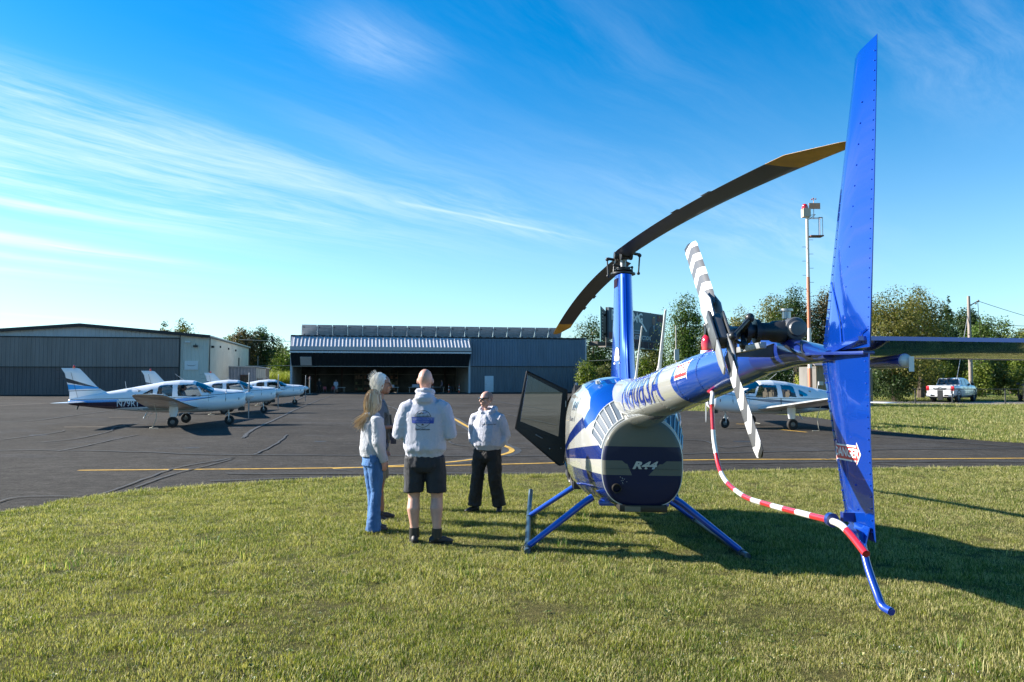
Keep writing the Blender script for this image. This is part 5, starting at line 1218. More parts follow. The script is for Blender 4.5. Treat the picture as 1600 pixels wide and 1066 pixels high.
    gg = G(); gg.loft([[Vector((-6.29, .085+.022*math.cos(a), 1.178+.024*math.sin(a))) for a in np.linspace(0, 6.283, 15)[:-1]], [Vector((-6.315, .085+.022*math.cos(a), 1.178+.024*math.sin(a))) for a in np.linspace(0, 6.283, 15)[:-1]]]); gg.box(-6.315, -6.29, 0, .05, 1.175, 1.205); gg.obj('guard_clamp', mNavyB, t, smooth=True, angle=40)
    tp = crv([(-6.40, .03, 1.15), (-6.46, .035, 1.06), (-6.52, .032, .985), (-6.545, .028, .955), (-6.58, .018, .948)], 6)
    gg = G(); gg.tube(tp, [.0125]*len(tp), 12, cap=False); gg.tube([tp[-1], tp[-1]+Vector((-.0005, 0, 0)), tp[-2]], [.0125, .009, .009], 12, cap=False); gg.obj('tail_skid', M('skid_blue', (.01, .05, .36), .25, 0, 1), t, smooth=True, angle=60)
    # ---- landing gear
    mSk = M('gear_blue', (.012, .075, .52), .3, 0, .8); mSkT = M('skid_dark', (.05, .09, .13), .35, .5)
    for s_ in (1, -1):
        gg = G(); gg.tube(crv([(-1.12, s_*1.09, .035), (-1.0, s_*1.09, .03), (1.35, s_*1.06, .03), (1.75, s_*1.05, .06), (2.0, s_*1.04, .14), (2.12, s_*1.03, .24)], 8), .032, 12); gg.obj('skid_tube', mSkT, t, smooth=True, angle=60)
        gg = G(); gg.tube([(-.92, s_*.42, .55), (-.93, s_*.50, .50), (-.98, s_*1.075, .055)], [.036, .036, .030], 12, flat=1.5, flatdir=(0, 0, 1)); gg.obj('rear_strut', mSk, t, smooth=True, angle=60)
        gg = G(); gg.tube([(1.02, s_*.40, .46), (1.02, s_*.50, .42), (1.02, s_*1.05, .055)], [.034, .034, .028], 12, flat=1.5, flatdir=(0, 0, 1)); gg.obj('front_strut', mSk, t, smooth=True, angle=60)
        gg = G(); gg.cyl((-.90, s_*1.09, .03), (-1.06, s_*1.09, .03), .04, n=12); gg.cyl((.95, s_*1.06, .03), (1.09, s_*1.06, .03), .038, n=12); gg.obj('strut_saddle', mSkT, t, smooth=True, angle=50)
    gg = G(); gg.box(-1.0, -.86, -.36, .36, .47, .52); gg.obj('cross_tube_cover', mSk, t, bevel=.02)
    # ---- open door: thin shell standing out from the left side
    X = .93; out = [(1.12, 1.90), (1.25, 1.165), (.715, .73), (.68, .715), (.64, .725), (.615, .78), (.60, 1.66)]
    win = [(1.105, 1.855), (1.195, 1.26), (.70, 1.07), (.655, 1.63)]
    def rnd(pts, r=.02): return pts
    outer = [(y, z) for y, z in out]
    gg = G(); th_ = .035
    # frame as strips between outline and window, lower panel closed
    q = [(1.12, 1.90), (1.25, 1.165), (.60, .94), (.60, 1.66)]
    # window surround: four strips
    O = [(1.12, 1.90), (1.245, 1.19), (.607, 1.03), (.60, 1.66)]; W_ = win
    for i in range(4):
        a, b, c, d = O[i], O[(i+1) % 4], W_[(i+1) % 4], W_[i]
        gg.prism([(X, a[0], a[1]), (X, b[0], b[1]), (X, c[0], c[1]), (X, d[0], d[1])], (th_, 0, 0))
    gg.prism([(X, 1.245, 1.189), (X, 1.25, 1.165), (X, .715, .73), (X, .68, .715), (X, .64, .725), (X, .615, .78), (X, .607, 1.029)], (th_, 0, 0))
    dr = gg.obj('door', M('door_inner_black', (.010, .011, .012), .5, bump=.15, bscale=80), t)
    gg = G(); gg.prism([(X+.012, y, z) for y, z in ((1.11, 1.86), (1.20, 1.255), (.695, 1.065), (.65, 1.635))], (.006, 0, 0)); gg.obj('window_pane', glass('door_glass', (.86, .87, .86), .0), dr)
    gg = G(); gg.tube([(X-.006, 1.115, 1.905), (X-.006, 1.252, 1.165), (X-.006, .712, .725), (X-.006, .68, .708), (X-.006, .63, .72), (X-.006, .605, .78), (X-.006, .595, 1.665), (X-.006, 1.115, 1.905)], .011, 6); gg.obj('weather_seal', mBlack, dr, smooth=True)
    gg = G(); gg.prism([(X+.036, y, z) for y, z in ((1.118, 1.896), (1.246, 1.168), (1.19, 1.255), (1.10, 1.85))], (.004, 0, 0)); gg.obj('outer_skin', mBlue, dr)
    gg = G(); gg.tube([(X-.02, .99, 1.09), (X-.03, .97, 1.08), (X-.03, .92, 1.055), (X-.02, .90, 1.045)], .006, 6); gg.obj('latch_handle', mGreyL, dr, smooth=True)
    gg = G(); gg.ball((X-.01, .805, .915), .012, 8); gg.obj('lock_pin', mSteel, dr)
    gg = G(); gg.ball((X-.01, .665, .925), .010, 8); gg.obj('lock_pin', mSteel, dr)
    for z in (.85, 1.45): gg = G(); gg.cyl((X+.01, .60, z), (X+.01, .60, z+.08), .018, n=8); gg.obj('hinge', mSteel, dr)
    # ---- rotor head and blades
    mHub = M('hub_dark', (.06, .055, .052), .4, .6, bump=.3, bscale=50)
    gg = G(); gg.cyl((0, 0, 2.98), (0, 0, 3.30), .035, n=14); gg.obj('mast', mGreyL, t, smooth=True, angle=40)
    gg = G()
    for z, r, h in ((3.035, .145, .035), (3.075, .115, .022), (3.10, .085, .02)): gg.loft([[Vector((r*k_*math.cos(a), r*k_*math.sin(a), z+dz_)) for a in np.linspace(0, 6.283, 21)[:-1]] for k_, dz_ in ((.85, -h/2), (1, -h/4), (1, h/4), (.8, h/2))])
    gg.obj('swashplate', mDark, t, smooth=True, angle=40)
    az = R_(6.6)
    fwd = Vector((math.cos(az), math.sin(az), 0)); lat = Vector((-math.sin(az), math.cos(az), 0)); UP = Vector((0, 0, 1))
    gg = G(); mt = Matrix.Translation((0, 0, 3.24)) @ Matrix((fwd, lat, UP)).transposed().to_4x4()
    gg.box(-.14, .14, -.055, .055, -.035, .045, mat=mt); gg.cyl(mt @ Vector((0, -.11, .01)), mt @ Vector((0, .11, .01)), .045, n=14)
    for s_ in (1, -1):
        for y in (.055, -.055): gg.cyl(mt @ Vector((s_*.14, y-.012, 0)), mt @ Vector((s_*.14, y+.012, 0)), .065, n=14)
    gg.box(-.05, .05, -.05, .05, .04, .075, mat=mt); gg.obj('rotor_hub', mHub, t, bevel=.006)
    for s_ in (1, -1):
        gg = G(); gg.tube([mt @ Vector((s_*.13, s_*.15, -.215)), mt @ Vector((s_*.16, s_*.155, -.02))], .009, 8); gg.ball(mt @ Vector((s_*.16, s_*.155, -.01)), .024, 8); gg.ball(mt @ Vector((s_*.13, s_*.15, -.215)), .02, 8); gg.tube([mt @ Vector((s_*.16, s_*.155, 0)), mt @ Vector((s_*.22, s_*.06, .0))], .018, 8); gg.obj('pitch_link', mDark, t, smooth=True, angle=60)
        gg = G(); gg.tube([mt @ Vector((-s_*.03, s_*.04, -.12)), mt @ Vector((-s_*.05, s_*.12, -.115)), mt @ Vector((-s_*.05, s_*.125, -.20))], .011, 7); gg.ball(mt @ Vector((-s_*.05, s_*.12, -.115)), .017, 8); gg.obj('scissor_link', mDark, t, smooth=True, angle=60)
    mBl = M('blade_paint', (.017, .0185, .021), .5, 0, .15, bump=.08, bscale=20, var=.25, vscale=1.2, masks=[])
    for s_, kd in ((-1, .0112), (1, .0205)):
        D_ = fwd*s_; Lt = lat*s_          # leading edge on the +lat side for the forward blade
        def bsec(r, c_lead, c_trail, th_, pitch):
            cz = 3.235-kd*r*r; sl = -2*kd*r; nrm = Vector((0, 0, 1)); out_ = []
            base = D_*r+UP*cz; ld = (Lt*math.cos(pitch)+UP*math.sin(pitch)); nn = (UP*math.cos(pitch)-Lt*math.sin(pitch))
            for f, q in ((0, 0), (.04, .5), (.15, .9), (.32, 1), (.65, .62), (1, .04), (1, -.04), (.65, -.45), (.32, -.7), (.15, -.65), (.04, -.4)):
                out_.append(base+ld*(c_lead-(c_lead+c_trail)*f)+nn*th_*q)
            return out_
        rs = [(.17, .05, .05, .03), (.24, .062, .11, .03), (.32, .064, .18, .018), (.5, .064, .19, .016)]+[(r, .064, .19, .0155) for r in np.linspace(1.0, 4.35, 22)]
        r1 = [bsec(r, a, b, c, R_(4-1.0*r)) for r, a, b, c in rs]
        tips = [(4.35, .064, .19, .0155), (4.60, .064, .19, .0145), (4.62, .064, .186, .014), (4.98, .060, .055, .010), (5.03, .045, .02, .005)]
        r2 = [bsec(r, a, b, c, R_(4-1.0*r)) for r, a, b, c in tips]
        gg = G(); gg.loft(r1); bl = gg.obj('main_rotor_blade', mBl, t, smooth=True, angle=60)
        gg = G(); gg.loft(r2); gg.obj('blade_tip', M('tip_yellow', (.80, .42, .03), .5, var=.2, vscale=4), bl, smooth=True, angle=60)
        for r in (2.5, 3.25):
            gg = G(); p1, p2_ = bsec(r, .064, .19, .0155, R_(4-r)), bsec(r+.18, .064, .19, .0155, R_(4-r-.18)); gg.prism([p1[5], p2_[5], p2_[5]-Lt*.022-UP*.002, p1[5]-Lt*.022-UP*.002], (0, 0, -.002)); gg.obj('trim_tab', mBl, bl)
    return t
mNavyB = M('tail_dark_blue', (.008, .03, .22), .3, .1, .8)
HELI = helicopter()

# ================================================================ AEROPLANES
def aeroplane(label, rz, loc, main, accent, line, reg=None, group=None, tone=None, pilot=False, fin_style=1):
    """low-wing four-seater: x forward, y left, z up, origin under the main wheels"""
    t = thing('light_aeroplane', label, 'aeroplane', loc, rz, group)
    W_ = (.93, .94, .97)
    st = [(2.50, .88, 1.28, .30), (2.42, .74, 1.36, .42), (2.15, .62, 1.40, .49), (1.6, .56, 1.43, .52), (1.25, .53, 1.47, .54), (.9, .51, 1.64, .555), (.5, .50, 1.78, .56), (0, .50, 1.80, .56), (-.6, .50, 1.74, .55), (-1.1, .52, 1.64, .51),
          (-1.7, .57, 1.52, .42), (-2.5, .65, 1.37, .29), (-3.3, .74, 1.22, .17), (-3.9, .82, 1.08, .07), (-4.05, .86, 1.03, .04)]
    xs_ = np.array([s[0] for s in st])[::-1]; tab = np.array([s[1:] for s in st])[::-1]
    def ring(x, n=180):
        zb, zt, hw = [float(np.interp(x, xs_, tab[:, i])) for i in range(3)]; zc = zb+(zt-zb)*.42
        r = []
        for j in range(n):
            a = 2*math.pi*j/n; c, s_ = math.cos(a), math.sin(a); e = 2.5
            up = (zt-zc) if s_ > 0 else (zc-zb)
            r.append(Vector((x, hw*math.copysign(abs(c)**(2/e), c)*(1-(.22 if s_ > 0 and -1.8 < x < 1.3 else 0)*max(0, s_)**1.5), zc+up*math.copysign(abs(s_)**(2/e), s_))))
        return r
    X_ = np.concatenate([np.arange(2.5, 1.5, -.06), np.arange(1.5, -1.6, -.016), np.linspace(-1.62, -4.05, 30)])
    g = G(); g.loft([ring(x) for x in X_])
    wins = [[(-.02, 1.17), (-.06, 1.60), (.50, 1.64), (.62, 1.60), (.86, 1.20), (.84, 1.15)], [(-.80, 1.16), (-.76, 1.55), (-.66, 1.60), (-.24, 1.62), (-.22, 1.16)], [(-1.34, 1.20), (-1.30, 1.28), (-1.0, 1.44), (-.95, 1.42), (-.95, 1.18)]]
    def inside(p, pts):
        c = False; n = len(pts)
        for i in range(n):
            (x1, y1), (x2, y2) = pts[i], pts[(i+1) % n]
            if (y1 > p[1]) != (y2 > p[1]) and p[0] < (x2-x1)*(p[1]-y1)/(y2-y1)+x1: c = not c
        return c
    bf, gf = [], [[], [], [], []]
    for f in g.f:
        if len(f) != 4: bf.append(f); continue
        c = sum((g.v[i] for i in f), Vector())/4; hit = None
        for k_, w_ in enumerate(wins):
            if inside((c.x, c.z), w_) and abs(c.y) > .2: hit = k_
        if c.x > .60 and c.x < 1.30 and c.z > 1.50-(c.x-.6)*.02-.0 and c.z > 1.2 and abs(c.y) > .02 and not (c.x < .72 and abs(c.y) > .36) and c.z > 1.30+.0*(c.x): hit = 3
        if hit is None and .72 < c.x < 1.28 and abs(c.y) > .3 and c.z > 1.30+(.9-c.x)*0 and c.z > 1.22+(1.28-c.x)*.35-.08 and inside((c.x, c.z), [(.92, 1.20), (.70, 1.62), (.8, 1.8), (1.35, 1.5), (1.30, 1.30)]): hit = 3
        (bf if hit is None else gf[hit]).append(f)
    fm = [(main, [(-4.2, 1.00), (-2.2, 1.055), (-2.2, .60), (-4.2, .60)]), (accent, [(-4.2, .90), (-1.4, .98), (-.6, .60), (-1.4, .50), (-4.2, .70)]),
          (main, [(-2.2, 1.055), (.3, 1.10), (2.3, 1.30), (.3, .98), (-2.2, .90)]), (accent, [(-.2, 1.0), (1.2, 1.13), (2.0, 1.26), (1.1, 1.08), (-.2, .90)]),
          (W_, [(-2.1, .72), (-.5, .78), (-.2, .4), (-2.1, .4), (-2.7, .62)]),
          (line, [(-4.2, 1.035), (-2.2, 1.09), (.3, 1.135), (2.5, 1.325), (2.5, 1.300), (.3, 1.108), (-2.2, 1.065), (-4.2, 1.015)][:8])]
    # the thin line as three convex strips
    fm = fm[:-1]+[(line, [(a[0], a[1]), (b[0], b[1]), (b[0], b[1]+.022), (a[0], a[1]+.022)]) for a, b in (((-4.2, 1.02), (-2.2, 1.07)), ((-2.2, 1.07), (.3, 1.115)), ((.3, 1.115), (2.5, 1.30)))]
    fm = [fm[0], fm[2], fm[1], fm[3], fm[4]]+fm[5:]
    key = '%s_%.2f' % ('x'.join('%.2f' % c for c in main), accent[0])
    mF = M('aeroplane_paint_'+key, W_, .25, 0, .8, masks=fm); mP = M('aeroplane_white', W_, .28, 0, .7)
    def sub(name, fs, mats, par):
        used = sorted({i for f in fs for i in f}); mp = {a: b for b, a in enumerate(used)}
        return pd(name, [g.v[i] for i in used], [[mp[i] for i in f] for f in fs], mats, par, True)
    sub('fuselage', bf, mF, t); gl = glass('aeroplane_glass', (.50, .50, .48), .0)
    for k_ in range(3):
        for sd_ in (1, -1):
            ff = [f for f in gf[k_] if (g.v[f[0]].y > 0) == (sd_ > 0)]; sub('window', ff, gl, t)
    sub('windscreen', gf[3], gl, t)
    # cowling seam, intake, spinner, propeller
    q = G(); q.loft([[Vector((x, y0+r*math.cos(a)*1.3, 1.02+r*math.sin(a))) for a in np.linspace(0, 6.283, 13)[:-1]] for x, r, y0 in ((2.505, .07, .22), (2.47, .08, .22))]); q.loft([[Vector((x, y0+r*math.cos(a)*1.3, 1.02+r*math.sin(a))) for a in np.linspace(0, 6.283, 13)[:-1]] for x, r, y0 in ((2.505, .07, -.22), (2.47, .08, -.22))]); q.box(2.2, 2.44, -.16, .16, .56, .72); q.obj('intake', mBlack, t)
    for x in (1.12, 1.75):
        q = G(); q.tube([p*1.0+Vector((0, 0, 0)) for p in [Vector((v_.x, v_.y*1.004, v_.z+.002*(v_.z-1))) for v_ in ring(x)][:91]], .004, 4); q.obj('cowl_seam', mDark, t)
    for x, z in ((1.75, .98), (2.25, 1.0)):
        for sd_ in (1, -1): q = G(); q.box(x, x+.02, sd_*.505-.012, sd_*.505+.012, z, z+.10); q.obj('latch', mBlack, t)
    q = G(); q.loft([[Vector((2.50+x, r*math.cos(a), 1.16+r*math.sin(a))) for a in np.linspace(0, 6.283, 17)[:-1]] for x, r in ((.0, .17), (.08, .165), (.18, .13), (.27, .075), (.32, .01))]); q.obj('spinner', mP, t, smooth=True)
    pr = thing_part = None
    for s_ in (1, -1):
        q = G(); q.loft([[Vector((2.60+.02*math.cos(a)+.035*f*math.sin(a), .06*w_*math.sin(a), 1.16+s_*z)) for a in np.linspace(0, 6.283, 9)[:-1]] for z, w_, f in ((.1, .9, .8), (.3, 1.25, .6), (.6, 1.2, .35), (.86, .9, .2), (.94, .4, .1))]); q.obj('propeller_blade', M('prop_grey', (.28, .30, .33), .4, .3), t, smooth=True, angle=60)
    # wings
    def foil(xl, xt, y, z, th_):
        r = []
        for f, q1 in ((0, 0), (.03, .35), (.1, .7), (.3, 1), (.6, .75), (1, .05)): r.append(Vector((xl-(xl-xt)*f, y, z+th_*q1)))
        for f, q1 in ((1, -.05), (.6, -.35), (.3, -.5), (.1, -.42), (.03, -.2)): r.append(Vector((xl-(xl-xt)*f, y, z+th_*q1)))
        return r
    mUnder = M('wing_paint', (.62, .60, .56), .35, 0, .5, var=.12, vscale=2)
    for s_ in (1, -1):
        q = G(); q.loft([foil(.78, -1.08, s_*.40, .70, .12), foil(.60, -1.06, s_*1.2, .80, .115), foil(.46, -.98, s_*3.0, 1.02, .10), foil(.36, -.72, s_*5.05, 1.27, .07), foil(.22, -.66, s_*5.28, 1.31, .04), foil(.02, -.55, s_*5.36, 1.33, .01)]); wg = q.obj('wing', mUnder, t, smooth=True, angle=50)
        q = G(); q.box(-.60, -.585, *(sorted((s_*1.3, s_*4.8))), 0, .003); 
        q = G(); q.ball((.30, s_*5.25, 1.325), (.06, .03, .02), 8); q.obj('wing_tip_lamp', mRedLens if s_ > 0 else mClear, wg, smooth=True)
        # main gear
        q = G(); q.cyl((-.02, s_*1.52, .25), (-.02, s_*1.52, .92), .045, n=10); q.obj('gear_leg', mSteel, t, smooth=True, angle=50)
        q = G(); q.loft([[Vector((x0+.17*math.cos(a)*k_, s_*1.52+.07*math.sin(a), z)) for a in np.linspace(0, 6.283, 13)[:-1]] for x0, k_, z in ((0, 1.0, .86), (0, .95, .62), (-.01, .8, .44), (-.01, .7, .40))]); q.obj('gear_fairing', mP, t, smooth=True, angle=50)
        wheel(t, (-.02, s_*1.52+s_*.02, .205), .205, .14)
        q = G(); q.tube(crv([(-.5, s_*2.6, .93), (-.42, s_*2.5, .5), (-.55, s_*2.35, .1), (-.72, s_*2.1, .015), (-.4, s_*2.2, .012)], 6), .012, 5); q.obj('tie_down_rope', mRope, t, smooth=True)
        # stabilator
        q = G(); q.loft([foil(-3.36, -4.15, s_*.05, .94, .045), foil(-3.40, -4.15, s_*1.0, .95, .04), foil(-3.44, -4.13, s_*1.85, .96, .03), foil(-3.55, -4.05, s_*1.95, .96, .008)]); q.obj('stabilator', mP, t, smooth=True, angle=50)
    q = G(); q.cyl((1.86, 0, .22), (1.80, 0, .72), .03, n=8); q.tube([(1.83, 0, .5), (1.70, 0, .40), (1.80, 0, .3)], .016, 6); q.tube([(1.84, -.085, .20), (1.84, -.085, .40), (1.84, .085, .40), (1.84, .085, .20)], .018, 6); q.obj('nose_leg', mWhite, t, smooth=True, angle=50)
    wheel(t, (1.86, 0, .185), .185, .13)
    # fin with its long root fillet
    def fin_row(xl, xt, z, th_): return [Vector((xl, 0, z)), Vector((xl-(xl-xt)*.25, th_, z)), Vector((xl-(xl-xt)*.62, th_*.8, z)), Vector((xt, .004, z)), Vector((xt, -.004, z)), Vector((xl-(xl-xt)*.62, -th_*.8, z)), Vector((xl-(xl-xt)*.25, -th_, z))]
    if fin_style == 1: ffm = [(accent, [(-4.25, 1.92), (-3.3, 1.60), (-2.75, 1.42), (-4.1, 1.70)]), (main, [(-4.3, 1.66), (-3.0, 1.52), (-3.0, 1.47), (-4.2, 1.42)]), (line, [(-4.2, 1.38), (-2.9, 1.42), (-2.9, 1.405), (-4.2, 1.355)])]
    else: ffm = [(accent, [(-4.3, 1.72), (-3.2, 1.48), (-3.0, 1.40), (-4.2, 1.44)]), (main, [(-4.3, 1.44), (-3.0, 1.42), (-3.0, 1.40), (-4.2, 1.36)])]
    q = G(); q.loft([fin_row(-2.55, -4.03, 1.00, .05), fin_row(-2.62, -4.02, 1.30, .045), fin_row(-2.85, -4.05, 1.40, .045), fin_row(-3.06, -4.08, 1.55, .042), fin_row(-3.50, -4.20, 2.05, .036), fin_row(-3.68, -4.32, 2.24, .03), fin_row(-3.78, -4.33, 2.27, .01)])
    fn = q.obj('fin', M('fin_paint_%s_%d' % (key, fin_style), W_, .28, 0, .7, masks=ffm), t, smooth=True, angle=50)
    q = G(); q.box(-3.925, -3.915, -.047, .047, 1.12, 2.18, mat=Matrix.Rotation(0, 4, 'Z')); 
    q = G(); q.tube([(-3.72, .042, 1.12), (-3.98, .036, 2.1)], .005, 4); q.tube([(-3.72, -.042, 1.12), (-3.98, -.036, 2.1)], .005, 4); q.obj('rudder_gap', mDark, fn)
    q = G(); q.cyl((-3.88, 0, 2.26), (-3.88, 0, 2.30), .05, n=10); q.ball((-3.88, 0, 2.33), (.045, .045, .05), 8); q.obj('beacon', mRedLens, fn, smooth=True)
    for z, x in ((2.2, -4.3), (1.9, -4.2)): q = G(); q.cyl((x, 0, z), (x-.3, .0, z-.06), .006, n=4); q.obj('static_wick', mDark, fn)
    q = G(); q.cyl((-2.0, 0, 1.44), (-2.05, 0, 1.75), .008, n=5); q.cyl((.1, .1, 1.79), (-.25, .1, 2.05), .006, n=5); q.cyl((-1.2, 0, .55), (-1.35, 0, .28), .022, n=6); q.cyl((-1.0, 0, .52), (-1.2, 0, .33), .006, n=5); q.obj('antenna', mWhite, t)
    q = G(); q.cyl((-3.7, 0, .80), (-3.75, 0, .66), .03, n=6); q.obj('tail_tie_ring', mDark, t)
    q = G(); q.box(-.16, -.14, .555, .575, .62, 1.12); q.box(-.16, -.14, -.575, -.555, .62, 1.12); q.obj('door_edge', mBlack, t)
    # cabin inside
    q = G(); q.box(-1.3, 1.1, -.44, .44, .62, .70); q.box(-1.5, -1.42, -.36, .36, .62, 1.40); q.box(1.1, 1.2, -.46, .46, .7, 1.30); q.obj('cabin_lining', M('lining_buff', (.34, .31, .27), .8), t)
    for x0 in (-.95, .0):
        for y0 in (-.42, .03): q = G(); q.box(x0, x0+.42, y0, y0+.38, .70, .90); q.box(x0-.06, x0+.06, y0, y0+.38, .88, 1.36); q.box(x0-.05, x0+.03, y0+.09, y0+.29, 1.36, 1.50); q.obj('seat', M('seat_tan', (.32, .28, .22), .7), t, bevel=.02)
    if reg:
        for sd_ in (1, -1):
            xd = (-1, 0, 0) if sd_ > 0 else (1, 0, 0)
            bv = BVHTree.FromPolygons([tuple(v_) for v_ in g.v], g.f)
            text(reg, .36, 'lettering', mPaper, t, frame((-1.85, sd_*1.0, .88), xd, (0, 0, 1)), bold=.004, sx=.82, target=bv, ray=(0, -sd_, 0), lift=.006, cuts=1)
    return t
def wheel(t, c, r, wd):
    c = Vector(c); q = G(); n = 24
    prof = [(.42, -.30), (.52, -.42), (.80, -.5), (.95, -.40), (1, -.2), (1, .2), (.95, .40), (.80, .5), (.52, .42), (.42, .30)]
    q.loft([[c+Vector((r*a*math.cos(b), wd*y, r*a*math.sin(b))) for a, y in prof] for b in np.linspace(0, 6.28319, n+1)], cap=False); q.obj('tyre', mRubber, t, smooth=True, angle=50)
    q = G(); q.loft([[c+Vector((r*a*math.cos(b), wd*y, r*a*math.sin(b))) for b in np.linspace(0, 6.283, 17)[:-1]] for a, y in ((.05, -.34), (.2, -.34), (.26, -.26), (.36, -.24), (.43, -.34), (.43, .34), (.36, .24), (.26, .26), (.2, .34), (.05, .34))]); q.obj('hub', M('wheel_hub', (.20, .20, .20), .45, .4), t, smooth=True, angle=40)
HD = R_(14.3)
GP = 'white low-wing aeroplanes parked on the left of the apron'
LBL = (.004, .34, .85); NVY = (.006, .009, .045)
aeroplane('nearest white aeroplane on the left with light blue and navy stripes, N79 letters', HD, (-13.3, 30.9, 0), LBL, NVY, (.03, .06, .10), 'N79R1', GP)
aeroplane('middle white aeroplane of the left row with a grey slash on its fin', HD, (-15.35, 41.6, 0), (.34, .37, .42), (.16, .18, .22), (.015, .03, .07), None, GP, fin_style=2)
aeroplane('farthest white aeroplane of the left row with a dark red stripe on its nose', HD, (-17.5, 55.2, 0), (.30, .10, .10), (.03, .04, .10), (.02, .03, .06), None, GP, fin_style=2)
aeroplane('white aeroplane with grey blue stripes parked alone at the right behind the tail rotor', math.pi+R_(10.5), (9.83, 29.37, 0), (.10, .15, .24), (.012, .02, .05), (.012, .018, .04), None, fin_style=2)

# ================================================================ PICKUPS
def pickup(label, loc, rz, col, letters, lamp=True):
    t = thing('pickup_truck', label, 'pickup', loc, rz); W = 1.0; mB = M('truck_paint_%.2f' % col[0], col, .25, .1, 1.0)
    def sec(x, w_, zb, zt): return [Vector((x, w_*c, z)) for c, z in ((.90, zb), (1.0, zb+.12), (1.0, zt-.22), (.97, zt-.05), (.92, zt), (-.92, zt), (-.97, zt-.05), (-1.0, zt-.22), (-1.0, zb+.12), (-.90, zb))]
    g = G(); g.loft([sec(.05, .98, .62, 1.32), sec(.12, 1.0, .50, 1.34), sec(1.9, 1.01, .45, 1.34), sec(4.4, 1.01, .45, 1.33), sec(5.3, .99, .48, 1.27), sec(5.72, .90, .55, 1.12), sec(5.80, .80, .62, .95)])
    body = g.obj('body', mB, t, smooth=True, angle=35)
    g = G(); g.box(.18, 1.75, -.80, .80, 1.30, 1.345); g.obj('bed', mBlack, t)
    def cs(x, w0, z0, w1, z1): return [Vector((x, s_*w, z)) for s_, w, z in ((1, w0, z0), (1, w1, z1-.05), (1, w1-.08, z1), (-1, w1-.08, z1), (-1, w1, z1-.05), (-1, w0, z0))]
    g = G(); g.loft([cs(1.78, .93, 1.3, .90, 1.33), cs(2.02, .93, 1.3, .76, 1.90), cs(2.5, .94, 1.3, .75, 1.96), cs(3.3, .94, 1.3, .74, 1.95), cs(3.75, .94, 1.3, .76, 1.86), cs(4.55, .93, 1.28, .90, 1.31)]); g.obj('cab', mB, t, smooth=True, angle=35)
    mG_ = M('privacy_glass', (.012, .014, .017), .06, 0, 1)
    g = G(); g.prism([(1.80, .80, 1.40), (1.80, -.80, 1.40), (1.985, -.68, 1.84), (1.985, .68, 1.84)], (-.03, 0, .012)); g.obj('rear_window', mG_, t)
    g = G(); g.prism([(4.42, .84, 1.37), (4.42, -.84, 1.37), (3.80, -.68, 1.85), (3.80, .68, 1.85)], (.03, 0, .025)); g.obj('windscreen', mG_, t)
    for s_ in (1, -1):
        for pts in ([(2.15, 1.38), (2.28, 1.82), (2.98, 1.86), (2.98, 1.38)], [(3.06, 1.38), (3.06, 1.86), (3.60, 1.80), (4.18, 1.38)]):
            f = lambda z: s_*(.945-(z-1.3)*.31)
            g = G(); g.prism([(x, f(z), z) for x, z in pts], (0, s_*.015, .004)); g.obj('side_window', mG_, t)
        g = G(); g.box(4.0, 4.14, *sorted((s_*.96, s_*1.20)), 1.36, 1.54); g.obj('mirror', mBlack, t, bevel=.02)
        g = G(); g.box(-.0, .16, *sorted((s_*.80, s_*1.015)), .95, 1.30); g.obj('tail_light', mRedLens, t, bevel=.02)
        g = G(); g.box(5.55, 5.82, *sorted((s_*.60, s_*.88)), .85, 1.02); g.obj('headlight', mClear, t, bevel=.02)
        for x in (1.15, 4.75):
            g = G(); g.loft([[Vector((x+r*math.cos(a), s_*y, .50+r*math.sin(a))) for a in np.linspace(-.35, math.pi+.35, 15)] for r, y in ((.50, .90), (.50, 1.022), (.44, 1.022), (.44, .90))], cap=False, closed=False); g.obj('wheel_arch', mBlack, t)
            wheel(t, (x, s_*.88, .41), .41, .27)
        for x in (2.15, 3.02, 3.98): g = G(); g.box(x, x+.012, *sorted((s_*1.008, s_*1.014)), .55, 1.30); g.obj('door_seam', mDark, body)
        for x in (2.3, 3.2): g = G(); g.box(x, x+.2, *sorted((s_*1.01, s_*1.04)), 1.12, 1.16); g.obj('door_handle', mB, body)
    g = G(); g.box(.0, .06, -.78, .78, .72, 1.30); tg = g.obj('tailgate', mB, t, bevel=.012)
    g = G(); g.box(-.012, .0, -.40, .40, 1.0, 1.03); g.box(-.02, .0, -.12, .12, 1.14, 1.20); g.obj('tailgate_trim', mDark, tg)
    g = G(); g.box(-.13, .08, -.98, .98, .46, .70); g.obj('bumper', mB if letters else mBlack, t, bevel=.03)
    g = G(); g.box(-.14, -.12, -.65, -.35, .50, .62); g.box(-.14, -.12, .35, .65, .50, .62); g.obj('bumper_pocket', mBlack, t)
    g = G(); g.box(1.95, 1.98, -.1, .1, 1.865, 1.90); g.obj('brake_light', mRedLens, t)
    if letters:
        text('RAM 1500', .17, 'lettering', mBlackPrint, tg, frame((-.005, .0, 1.08), (0, -1, 0), (0, 0, 1)), bold=.01, sx=1.3, lift=.006)
        g = G(); g.box(-.62, -.56, -.42, -.02, .22, .98); g.obj('hitch_carrier', mDark, t); g = G(); g.box(-.6, 0, -.24, -.19, .40, .46); g.obj('hitch_bar', mDark, t)
    g = G(); g.box(.1, 5.4, -.8, .8, .34, .46); g.obj('chassis', mBlack, t)
    return t
pickup('white pickup truck seen from behind on the gravel lane by the hedge', (33.75, 60.7, -.02), R_(42), (.74, .75, .78), True)
pickup('black pickup truck cut off by the right edge of the photo', (40.55, 59.0, -.02), R_(62), (.015, .015, .017), False)

